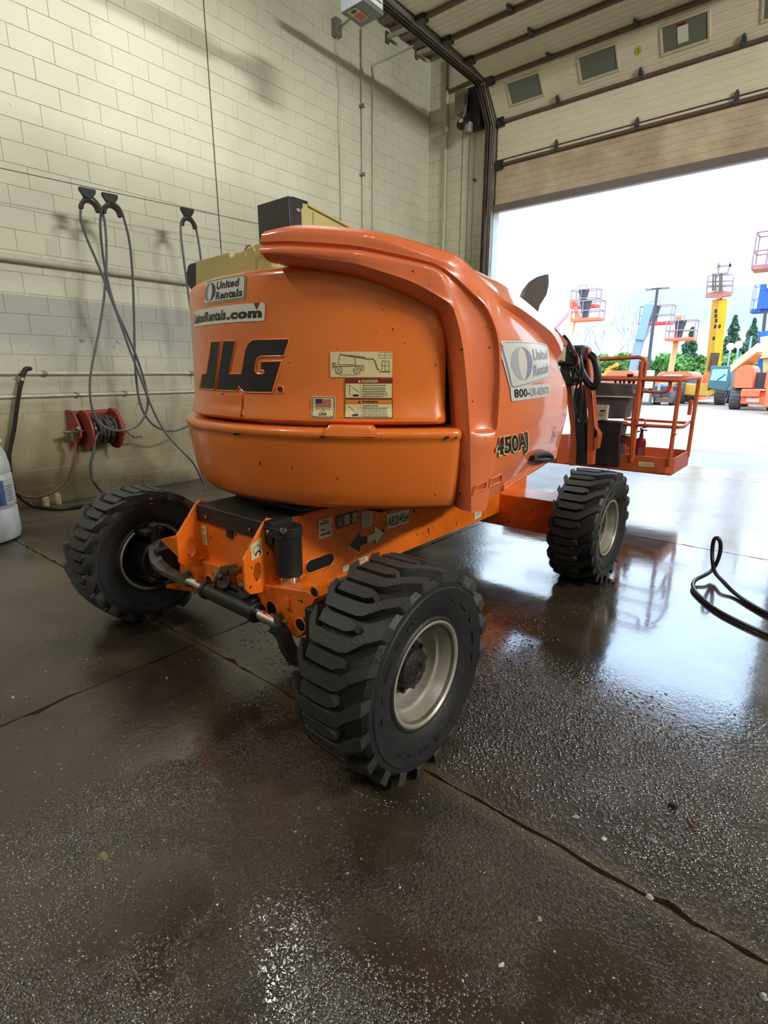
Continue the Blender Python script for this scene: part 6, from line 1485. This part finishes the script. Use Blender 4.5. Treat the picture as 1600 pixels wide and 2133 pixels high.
def far_basket(root, x0, x1, y, dep, zf, h, mf, mr, hoop=False, console=True):
    mb = MB(); mb.box(((x0 + x1) / 2, y + dep / 2, zf + 0.06), (x1 - x0, dep, 0.16), mf); mb.build('basket_floor', root, bevel=0.02)
    mb = MB()
    for yy in (y, y + dep):
        for z in (zf + h, zf + h * 0.5): mb.cyl((x0, yy, z), (x1, yy, z), 0.028, mr, 6)
        for x in (x0, x1, (x0 * 0.6 + x1 * 0.4)): mb.cyl((x, yy, zf), (x, yy, zf + h), 0.028, mr, 6)
    for x in (x0, x1):
        for z in (zf + h, zf + h * 0.5): mb.cyl((x, y, z), (x, y + dep, z), 0.028, mr, 6)
    if hoop: mb.tube([(x0 * 0.7 + x1 * 0.3, y, zf + h * 0.9), (x0 * 0.7 + x1 * 0.3, y, zf + h * 1.22), (x0 * 0.4 + x1 * 0.6, y, zf + h * 1.22), (x0 * 0.4 + x1 * 0.6, y, zf + h * 0.9)], 0.028, mr, 6)
    mb.build('basket_rail', root)
    if console:
        c = x0 * 0.55 + x1 * 0.45; mb = MB()
        mb.prism([(c - 0.28, y + 0.08, zf + h * 1.0), (c + 0.28, y + 0.08, zf + h * 1.0), (c + 0.18, y + 0.08, zf + h * 0.55), (c + 0.14, y + 0.08, zf + 0.15), (c - 0.14, y + 0.08, zf + 0.15), (c - 0.18, y + 0.08, zf + h * 0.55)], (0, 0.25, 0), M_FDK); mb.build('console', root)
def far_boom(root, a, b, w, h, m, name='boom'):
    mb = MB(); mb.beam(a, b, w, h, m); return mb.build(name, root, bevel=0.015)
def far_turret(root, x0, x1, y0, y1, z0, z1, m, name='turret'):
    mb = MB(); r = min((z1 - z0) * 0.35, (x1 - x0) * 0.86 / 2 * 0.7)
    rows = []
    for y, k in ((y0, 0.86), (y0 + 0.25, 1.0), (y1 - 0.25, 1.0), (y1, 0.86)):
        c = (x0 + x1) / 2; hw = (x1 - x0) / 2 * k
        rows.append([(c - hw, y, z0), (c - hw, y, z1 - r), (c - hw + r * 0.5, y, z1 - r * 0.25), (c - hw + r * 1.2, y, z1), (c + hw - r * 1.2, y, z1), (c + hw - r * 0.5, y, z1 - r * 0.25), (c + hw, y, z1 - r), (c + hw, y, z0), (c - hw, y, z0)])
    mb.grid(rows, m); n = len(rows[0]) - 1
    mb.add(rows[0][:n], [tuple(range(n))], m); mb.add(rows[-1][:n], [tuple(range(n))], m)
    return mb.build(name, root)
W_ = gy
# -- orange lift with cream boom at the right edge
Y = 25.6
r = empty('boom_lift', (-2.5, Y, 0), 0, 'orange boom lift with a folded cream boom parked at the right edge of the yard', 'boom lift', 'machines parked in the yard')
xl, xr = W_(1527, 852, Y).x, W_(1604, 852, Y).x
far_wheels(r, [(xl, Y + 0.4, 0.43), (xr + 0.05, Y + 0.4, 0.43)], 0.43, 0.38); far_wheels(r, [(xl, Y + 2.9, 0.43), (xr, Y + 2.9, 0.43)], 0.43, 0.38)
mb = MB(); mb.box(((xl + xr) / 2, Y + 0.1, 0.37), (xr - xl - 0.4, 0.25, 0.28), M_FOR); mb.box(((xl + xr) / 2, Y + 1.4, 0.55), (0.8, 2.6, 0.4), M_FOR); mb.box(((xl + xr) / 2 - 0.1, Y - 0.05, 0.66), (0.62, 0.3, 0.30), M_FOR); mb.build('chassis', r, bevel=0.04)
mb = MB(); mb.box(((xl + xr) / 2, Y - 0.04, 0.40), (0.42, 0.02, 0.16), M_WHT); mb.build('name_plate', r)
far_turret(r, W_(1530, 800, Y).x, W_(1570, 800, Y).x, Y - 0.1, Y + 1.8, 0.85, 1.72, M_FOR, 'engine_hood'); far_turret(r, W_(1518, 800, Y).x, W_(1541, 800, Y).x, Y + 1.0, Y + 2.6, 0.88, 1.62, M_FOR, 'side_hood')
far_turret(r, W_(1592, 800, Y).x, W_(1625, 800, Y).x, Y - 0.1, Y + 1.8, 0.85, 1.70, M_FOR, 'side_hood')
mb = MB(); mb.box(W_(1549, 795, Y + 0.8), (0.5, 0.6, 0.75), M_FOR); mb.build('side_panel', r, bevel=0.03); mb = MB(); mb.box(W_(1582, 800, Y + 0.6), (0.45, 0.6, 0.9), M_FDK); mb.box(W_(1578, 812, Y + 0.2), (0.7, 0.5, 0.06), M_FCR); mb.build('turret_frame', r, bevel=0.02)
far_boom(r, W_(1528, 768, Y + 2.2), W_(1584, 724, Y - 0.1), 0.24, 0.34, M_FCR); far_boom(r, W_(1546, 775, Y + 2.0), W_(1584, 735, Y + 0.1), 0.18, 0.18, M_TAN, 'lower_boom')
# -- blue lift behind it
Y = 29.5
r = empty('boom_lift', (-1.9, Y, 0), 0, 'blue boom lift with a raised blue and cream mast at the right edge', 'boom lift', 'machines parked in the yard')
mb = MB(); mb.box((W_(1600, 800, Y).x + 0.6, Y + 1, 0.9), (1.2, 1.8, 0.9), M_FBL); mb.build('turret', r, bevel=0.05); far_wheels(r, [(W_(1620, 840, Y).x, Y, 0.42), (W_(1600, 840, Y).x, Y + 2.6, 0.42)], 0.42, 0.35)
far_boom(r, W_(1590, 775, Y), W_(1592, 690, Y), 0.40, 0.36, M_FBL, 'mast'); far_boom(r, W_(1590, 694, Y), W_(1600, 600, Y), 0.12, 0.14, M_FDK, 'mast'); far_boom(r, W_(1602, 745, Y - 0.3), W_(1603, 700, Y - 0.3), 0.62, 0.3, M_FCR, 'boom_cover')
far_boom(r, W_(1598, 790, Y - 0.2), W_(1598, 745, Y - 0.2), 0.3, 0.2, M_TAN, 'cylinder'); far_boom(r, W_(1604, 600, Y - 0.2), W_(1606, 520, Y - 0.2), 0.22, 0.2, M_FCR, 'upper_boom')
zf = W_(1575, 650, Y).z; far_basket(r, W_(1564, 640, Y).x, W_(1610, 640, Y).x, Y, 0.75, zf, 1.12, M_FBL, mat('far_blue_rail', srgb(150, 160, 190), 0.5), console=False)
mb = MB(); mb.box(W_(1593, 618, Y - 0.05), (0.42, 0.2, 1.0), M_FBL); mb.build('console', r)
# -- high brown basket, top right
Y = 22.5
r = empty('boom_lift', (-1.6, Y, 0), 0, 'brownish work basket raised highest at the right edge against the sky', 'boom lift', 'machines parked in the yard')
zf = W_(1580, 560, Y).z; far_basket(r, W_(1567, 550, Y).x, W_(1640, 550, Y).x, Y, 0.8, zf, 1.12, M_FBR, mat('far_brown_rail', srgb(150, 120, 128), 0.5), console=False)
far_boom(r, W_(1618, 550, Y + 1.2), W_(1640, 800, Y + 1.2), 0.3, 0.3, M_FCR); mb = MB(); mb.box((W_(1650, 830, Y).x, Y + 1.6, 0.7), (1.6, 1.8, 0.9), M_FOR); mb.build('turret', r, bevel=0.05); far_wheels(r, [(W_(1635, 840, Y).x, Y + 1.6, 0.42)], 0.42, 0.35)
# -- telehandler
Y = 29.2
r = empty('telehandler', (-4.4, Y, 0), 0, 'yellow telehandler with raised boom and green cab, forks high in the air', 'telehandler', 'machines parked in the yard')
far_wheels(r, [(W_(1415, 843, Y).x, Y, 0.58), (W_(1499, 845, Y).x, Y, 0.58)], 0.58, 0.42); far_wheels(r, [(W_(1440, 843, Y + 2.5).x, Y + 2.1, 0.56), (W_(1515, 845, Y + 2.5).x, Y + 2.1, 0.56)], 0.56, 0.4)
mb = MB(); P = [W_(x, y, Y - 0.3) for x, y in ((1396, 800), (1412, 796), (1440, 800), (1478, 798), (1472, 826), (1425, 822), (1408, 812))]; mb.prism(P, (0, 0.5, 0), M_FYE)
P = [W_(x, y, Y - 0.5) for x, y in ((1468, 824), (1470, 816), (1500, 802), (1512, 804), (1508, 810), (1474, 828))]; mb.prism(P, (0, 0.4, 0), M_FYE); mb.box(W_(1460, 812, Y + 1.1), (1.2, 2.4, 0.55), M_FYE); mb.build('chassis', r, bevel=0.03)
mb = MB(); mb.prism([W_(x, y, Y - 0.6) for x, y in ((1482, 762), (1524, 762), (1522, 800), (1512, 815), (1474, 808), (1475, 800))], (0, 1.3, 0), M_GRN); cb = mb.build('cab', r, bevel=0.03)
mb = MB(); mb.prism([W_(x, y, Y - 0.615) for x, y in ((1485, 769), (1517, 769), (1513, 794), (1479, 792))], (0, 0.01, 0), M_GLS); mb.build('windscreen', cb)
mb = MB(); mb.beam(W_(1494, 792, Y - 0.63), W_(1512, 779, Y - 0.63), 0.02, 0.03, M_INK); mb.build('wiper', cb)
far_boom(r, W_(1484, 775, Y + 1.0), W_(1500, 622, Y + 0.2), 0.52, 0.46, M_FYE); 
mb = MB(); mb.beam(W_(1492, 775, Y + 0.76), W_(1507, 625, Y - 0.04), 0.34, 0.05, mat('far_deep_yellow', srgb(240, 182, 40), 0.4)); mb.beam(W_(1486, 772, Y + 0.70), W_(1494, 735, Y + 0.5), 0.5, 0.06, M_BARS); mb.build('boom_section', r)
mb = MB()
for x, y in ((1491, 648), (1491, 658), (1492, 668), (1490, 680), (1487, 705), (1499, 680)): mb.box(W_(x, y, Y - 0.1), (0.10, 0.03, 0.16), M_INK)
mb.build('boom_mark', r)
a = W_(1470, 617, Y - 0.2); b = W_(1524, 613, Y - 0.2)
mb = MB(); mb.prism([W_(x, y, Y - 0.2) for x, y in ((1469, 619), (1471, 611), (1490, 607), (1505, 606), (1524, 608), (1522, 615), (1505, 618), (1495, 625), (1488, 619))], (0, 0.3, 0), M_FBR)
for yy in (604, 597, 587, 574): mb.beam(W_(1472 + (604 - yy) * 0.15, yy, Y - 0.2), W_(1524 + (604 - yy) * 0.1, yy - 2, Y - 0.2), 0.05, 0.10 if yy > 590 else 0.05, M_FRAIL if yy < 600 else mat('far_pale_steel', srgb(206, 204, 190), 0.5))
for x in (1472, 1526): mb.beam(W_(x, 610, Y - 0.2), W_(x + (4 if x < 1500 else 2), 574, Y - 0.2), 0.05, 0.05, M_FRAIL)
mb.build('fork_carriage', r)
for x in (1485, 1490, 1499, 1503):
    mb = MB(); mb.beam(W_(x, 606, Y - 0.35), W_(x + 1, 570, Y - 0.35), 0.06, 0.06, M_BARS); mb.build('fork', r)
mb = MB(); 
for x0, y0, x1, y1 in ((1494, 578, 1499, 552), (1514, 575, 1522, 550), (1499, 555, 1522, 553), (1497, 570, 1516, 569), (1494, 560, 1498, 548), (1522, 556, 1521, 546)): mb.beam(W_(x0, y0, Y - 0.2), W_(x1, y1, Y - 0.2), 0.07, 0.07, M_FRAIL)
mb.build('load_rest', r)
# -- orange lift with cream boom in the middle
Y = 33.2
r = empty('boom_lift', (-6.1, Y, 0), 0, 'orange boom lift with thin cream boom and raised basket left of the yellow telehandler', 'boom lift', 'machines parked in the yard')
far_turret(r, W_(1362, 800, Y).x, W_(1450, 800, Y).x, Y, Y + 2, 0.62, W_(1400, 774, Y).z, M_FOR); far_turret(r, W_(1440, 800, Y).x, W_(1478, 800, Y).x, Y + 2.2, Y + 4, 0.6, W_(1400, 776, Y).z, M_FOR)
mb = MB(); mb.box(W_(1402, 783, Y + 0.08), (0.95, 0.30, 0.12), M_WHT); mb.build('name_plate', r)
mb = MB(); mb.box(W_(1415, 826, Y + 0.8), (2.4, 1.4, 0.45), M_FOR); mb.build('chassis', r); far_wheels(r, [(W_(1385, 830, Y).x, Y + 0.6, 0.4), (W_(1448, 830, Y).x, Y + 0.6, 0.4)], 0.4, 0.35)
far_boom(r, W_(1397, 775, Y + 1), W_(1412, 690, Y + 0.5), 0.26, 0.26, M_FCR); far_boom(r, W_(1408, 715, Y + 0.3), W_(1415, 660, Y + 0.3), 0.26, 0.2, M_FOR, 'jib')
zf = W_(1418, 709, Y).z; far_basket(r, W_(1389, 700, Y).x, W_(1448, 700, Y).x, Y - 0.3, 0.8, zf, 1.0, M_FOR, M_FRAIL, hoop=True)
# -- grey blue boom with red basket
Y = 36.0
r = empty('boom_lift', (-8, Y, 0), 0, 'grey blue boom rising to a red work basket beside the street lamp', 'boom lift', 'machines parked in the yard')
far_boom(r, W_(1317, 776, Y), W_(1338, 690, Y), 0.42, 0.40, M_FGB); far_boom(r, W_(1334, 708, Y - 0.1), W_(1355, 634, Y - 0.1), 0.50, 0.48, M_FGB, 'boom_section')
zf = W_(1365, 676, Y).z; far_basket(r, W_(1334, 660, Y).x, W_(1400, 660, Y).x, Y - 0.2, 0.8, zf, 1.05, M_FRED, M_FRAIL, hoop=True)
far_turret(r, W_(1262, 800, Y).x, W_(1336, 800, Y).x, Y - 0.8, Y + 1.6, 0.5, W_(1300, 772, Y).z, M_FOR); mb = MB(); mb.box(W_(1310, 822, Y + 0.4), (2.6, 1.6, 0.5), M_FOR); mb.build('chassis', r); far_wheels(r, [(W_(1275, 832, Y).x, Y, 0.42), (W_(1335, 832, Y).x, Y, 0.42)], 0.42, 0.36)
mb = MB()
for k in range(5):
    for q in range(3): mb.box(W_(1282 + q * 7, 779 + k * 3, Y - 0.74), (0.14, 0.02, 0.03), M_FDK)
mb.build('louvre', r)
# -- yellow one behind
Y = 39
r = empty('excavator_arm', (-11, Y, 0), 0, 'small yellow machine with a bent arm behind the orange machines', 'machine', 'machines parked in the yard')
mb = MB(); mb.prism([W_(x, y, Y) for x, y in ((1252, 790), (1262, 768), (1270, 764), (1284, 755), (1286, 763), (1272, 768), (1262, 790))], (0, 0.4, 0), M_FYE); mb.build('arm', r); mb = MB(); mb.box((W_(1255, 800, Y).x, Y + 0.6, 0.75), (2.2, 1.5, 1.2), M_FYE); mb.build('body', r, bevel=0.05); far_wheels(r, [(W_(1240, 800, Y).x, Y, 0.4), (W_(1268, 800, Y).x, Y, 0.4)], 0.4, 0.3)
# -- skid steer
Y = 27.4
r = empty('skid_steer', (-6.6, Y, 0), 0, 'small grey and red skid steer with open front behind the basket rails', 'loader', 'machines parked in the yard')
far_wheels(r, [(W_(1370, 830, Y).x, Y, 0.3), (W_(1402, 830, Y).x, Y, 0.3)], 0.3, 0.25); mb = MB(); mb.box(W_(1386, 815, Y + 0.5), (0.8, 1.2, 0.5), M_FDK); mb.box(W_(1386, 806, Y + 0.1), (0.5, 0.2, 0.35), M_FGB); mb.build('body', r, bevel=0.03)
mb = MB(); mb.prism([W_(x, y, Y - 0.4) for x, y in ((1362, 838), (1368, 828), (1404, 830), (1400, 839))], (0, 0.3, 0), M_BARS); mb.build('bucket', r); mb = MB(); mb.beam(W_(1396, 800, Y - 0.1), W_(1402, 828, Y - 0.1), 0.12, 0.12, M_FRED); mb.beam(W_(1375, 800, Y - 0.1), W_(1370, 828, Y - 0.1), 0.12, 0.12, M_FGB); mb.build('lift_arm', r)
# -- two raised baskets at the left
Y = 30
r = empty('boom_lift', (-10.6, Y, 0), 0, 'raised orange basket on a cream boom, nearest above the orange hood', 'boom lift', 'machines parked in the yard')
far_boom(r, W_(1176, 760, Y), W_(1196, 645, Y), 0.30, 0.30, M_FCR); far_boom(r, W_(1197, 640, Y - 0.1), W_(1211, 670, Y - 0.1), 0.12, 0.14, M_FOR, 'jib'); mb = MB(); mb.box(W_(1195, 630, Y), (0.32, 0.3, 0.32), M_FOR); mb.build('boom_head', r, bevel=0.03)
zf = W_(1220, 668, Y).z; far_basket(r, W_(1192, 668, Y).x, W_(1250, 668, Y).x, Y - 0.2, 0.8, zf, 0.98, M_FOR, M_FRAIL, hoop=False); mb = MB(); mb.box((W_(1176, 800, Y).x, Y + 0.5, 0.7), (1.8, 2, 0.9), M_FOR); mb.build('turret', r, bevel=0.05); far_wheels(r, [(W_(1160, 830, Y).x, Y, 0.42), (W_(1195, 830, Y).x, Y, 0.42)], 0.42, 0.36)
Y = 33
r = empty('boom_lift', (-12, Y, 0), 0, 'second raised basket behind it on a pink faded jib', 'boom lift', 'machines parked in the yard')
r['label'] = 'red basket on a faded pink jib, raised behind the basket with the cream boom'
far_boom(r, W_(1150, 690, Y), W_(1190, 645, Y), 0.16, 0.18, mat('faded_pink', srgb(232, 150, 160), 0.6)); zf = W_(1212, 640, Y).z; far_basket(r, W_(1188, 640, Y).x, W_(1240, 640, Y).x, Y, 0.8, zf, 0.98, M_FRED, M_FRAIL, hoop=True)
far_boom(r, W_(1150, 690, Y), W_(1140, 780, Y), 0.3, 0.3, M_FOR, 'riser'); mb = MB(); mb.box((W_(1140, 800, Y).x, Y + 0.5, 0.7), (1.8, 2, 0.9), M_FOR); mb.build('turret', r, bevel=0.05); far_wheels(r, [(W_(1125, 830, Y).x, Y, 0.42), (W_(1155, 830, Y).x, Y, 0.42)], 0.42, 0.36)
# -- street lamp, floodlights, sign, cabinet
Y = 30.3
r = empty('street_lamp', W_(1348, 815, Y), 0, 'tall dark street lamp with two arms standing in the yard', 'street lamp'); r.location.z = 0
b = W_(1370, 600, Y); mb = MB(); mb.cyl((b.x, Y, 0), b, 0.10, M_FDK, 10, 0.06); mb.build('pole', r)
for s, (x, y) in ((-1, (1352, 603)), (1, (1388, 600))):
    e_ = W_(x, y, Y); mb = MB(); mb.cyl(b + Vector((0, 0, -0.02)), e_, 0.04, M_FDK, 8); mb.box(e_, (0.30, 0.2, 0.08), M_GALV); mb.build('lamp_arm', r)
for (x, y, Yf, lb) in ((1522, 722, 38, 'left'), (1539, 718, 38, 'right')):
    p = W_(x, y, Yf); r = empty('floodlight', (p.x, p.y, 0), 0, lb + ' one of two glowing floodlights on poles before the conifers', 'floodlight', 'floodlights')
    mb = MB(); mb.cyl((p.x, p.y + 0.1, 0), (p.x, p.y + 0.1, p.z), 0.05, M_FGB, 8); mb.build('pole', r)
    mb = MB(); mb.lathe([(0.0, -0.12), (0.16, -0.11), (0.20, -0.02), (0.18, 0.08), (0.0, 0.12)], p, (0, 1, 0), mat('floodlight_glow', (1, 1, 0.9), 0.5, emit=(1, 0.98, 0.86), estr=9), 20); mb.build('lamp_head', r)
p = W_(1566, 700, 38); mb = MB(); mb.cyl((p.x, p.y, 0), p, 0.05, M_FGB, 8); simple('pole', mb, 'thin grey pole standing before the conifers', 'pole')
p = W_(1352, 790, 29); mb = MB(); mb.box(p, (0.42, 0.03, 0.85), M_WHT); mb.cyl((p.x, p.y + 0.03, 0), (p.x, p.y + 0.03, p.z), 0.03, M_GALV, 8)
for k in range(4): mb.box(p + Vector((0, -0.02, 0.3 - k * 0.16)), (0.28, 0.01, 0.03), M_FGB)
simple('notice_board', mb, 'white notice board standing in the yard behind the basket', 'sign')
p = gz(1344, 843); mb = MB(); mb.box((p.x, p.y, 0.34), (0.42, 0.4, 0.55), M_GALV); mb.box((p.x, p.y, 0.04), (0.6, 0.5, 0.10), M_FDK); mb.box((p.x, p.y - 0.205, 0.36), (0.36, 0.01, 0.42), mat('cabinet_beige', srgb(176, 172, 158), 0.6))
simple('utility_cabinet', mb, 'small grey utility cabinet on the ground by the notice board', 'cabinet')
# -- trees
def leaf_quads(mb, pts, size, m, rr):
    vs = []; fs = []
    for p in pts:
        a = Vector((rr.gauss(0, 1), rr.gauss(0, 1), rr.gauss(0, 1))).normalized(); b = a.cross(Vector((rr.gauss(0, 1), rr.gauss(0, 1), rr.gauss(0, 1)))).normalized(); s_ = size * rr.uniform(0.6, 1.3)
        i = len(vs); vs += [p - a * s_, p + b * s_ * 0.5, p + a * s_, p - b * s_ * 0.5]; fs.append((i, i + 1, i + 2, i + 3))
    mb.add(vs, fs, m)
def conifer(x, ytop, Yt, wpx, lb, seed):
    rr = random.Random(seed); top = W_(x, ytop, Yt); H_ = top.z; wid = wpx / 1112.0 * Yt * 1.25
    r = empty('conifer', (top.x, Yt, 0), 0, lb, 'tree', 'conifers beyond the yard'); mb = MB(); mb.cyl((top.x, Yt, 0), (top.x, Yt, H_ * 0.97), 0.2, M_BARK, 8, 0.03); mb.build('trunk', r)
    mb = MB(); pts = []
    for k in range(4200):
        h = rr.random() ** 0.8; z = H_ * (1 - h * 0.93); R_ = wid * h * (0.75 + 0.35 * sin(z * 5.5 + rr.random()) * 0.6); t = rr.uniform(0, 2 * pi); q = R_ * sqrt(rr.uniform(0.2, 1)); q *= 1 if sin(t * 5 + z * 3) > -0.3 else 0.6
        pts.append(Vector((top.x + q * cos(t), Yt + q * sin(t), z - q * 0.18)))
    leaf_quads(mb, pts, 0.17, M_CONF, rr); mb.build('foliage', r, fix=False)
conifer(1443, 682, 50, 36, 'dark conifer standing left of the yellow telehandler boom', 1)
conifer(1533, 658, 49, 40, 'tall dark conifer right of the yellow telehandler boom', 2)
conifer(1573, 664, 57, 36, 'dark conifer at the right, behind the blue lift', 3)
conifer(1500, 700, 64, 34, 'smaller conifer hidden behind the telehandler boom', 4)
conifer(1606, 690, 66, 36, 'conifer at the right edge of the opening', 8)
def broad(x, ytop, Yt, wpx, lb, seed):
    rr = random.Random(seed); top = W_(x, ytop, Yt); H_ = top.z; R_ = wpx / 1112.0 * Yt * 0.9
    r = empty('broadleaf_tree', (top.x, Yt, 0), 0, lb, 'tree', 'broadleaf trees beyond the yard'); mb = MB(); mb.cyl((top.x, Yt, 0), (top.x, Yt, H_ * 0.6), 0.16, M_BARK, 8, 0.08); mb.build('trunk', r)
    mb = MB(); pts = []; bl = [(rr.uniform(-0.8, 0.8), rr.uniform(-0.5, 0.5), rr.uniform(-0.45, 0.6), rr.uniform(0.35, 0.6)) for _ in range(12)]
    for k in range(2600):
        b_ = rr.choice(bl); d = Vector((rr.gauss(0, 1), rr.gauss(0, 1), rr.gauss(0, 1))).normalized() * b_[3] * rr.uniform(0.75, 1.02)
        z = H_ * 0.55 + (b_[2] + d.z) * H_ * 0.46
        if z < 0.1: z = 0.1 + rr.random() * 0.5
        pts.append(Vector((top.x + (b_[0] + d.x) * R_, Yt + (b_[1] + d.y) * R_, min(z, H_))))
    leaf_quads(mb, pts, 0.20, M_LEAF, rr); mb.build('foliage', r, fix=False)
where = ['far left, over the hood', 'left of the jib hoses', 'behind the jib hoses', 'behind the basket gate', 'left of the grey blue boom', 'right of the grey blue boom', 'under the street lamp', 'left of the middle cream boom', 'right of the middle cream boom', 'between conifer and telehandler', 'under the floodlights', 'right end, behind the cream boom', 'at the right edge']
for i, (x, yt, w_) in enumerate(((1160, 745, 30), (1205, 742, 30), (1240, 740, 26), (1272, 733, 28), (1300, 737, 28), (1330, 745, 22), (1362, 746, 22), (1388, 738, 26), (1418, 732, 24), (1462, 735, 26), (1500, 742, 30), (1550, 740, 30), (1600, 738, 34))):
    broad(x, yt, 40 + (i * 37 % 5) * 0.6, w_, 'green broadleaf tree in the hedge line, ' + where[i], 20 + i)
# bare tree
rr = random.Random(5); Yt = 50; base = W_(1245, 790, Yt); base.z = 0
mb = MB(); 
def twig(p, d, L, rad, dep):
    q = p + d * L; mb.cyl(p, q, rad, M_BARK2, 5, rad * 0.7, caps=False)
    if dep == 0: return
    for _ in range(3 if dep > 1 else 4):
        nd = (d + Vector((rr.gauss(0, 0.42), rr.gauss(0, 0.3), rr.gauss(0.05, 0.25)))).normalized(); twig(q, nd, L * rr.uniform(0.62, 0.85), rad * 0.62, dep - 1)
M_BARK2 = mat('pale_bark', srgb(170, 170, 180), 0.9)
for dx in (-1.6, 0.6, 2.2): twig(base + Vector((dx, 0, 0)), Vector((dx * 0.08, 0, 1)).normalized(), 1.9, 0.10, 5)
simple('bare_tree', mb, 'leafless pale tree against the sky beyond the orange hood', 'tree')
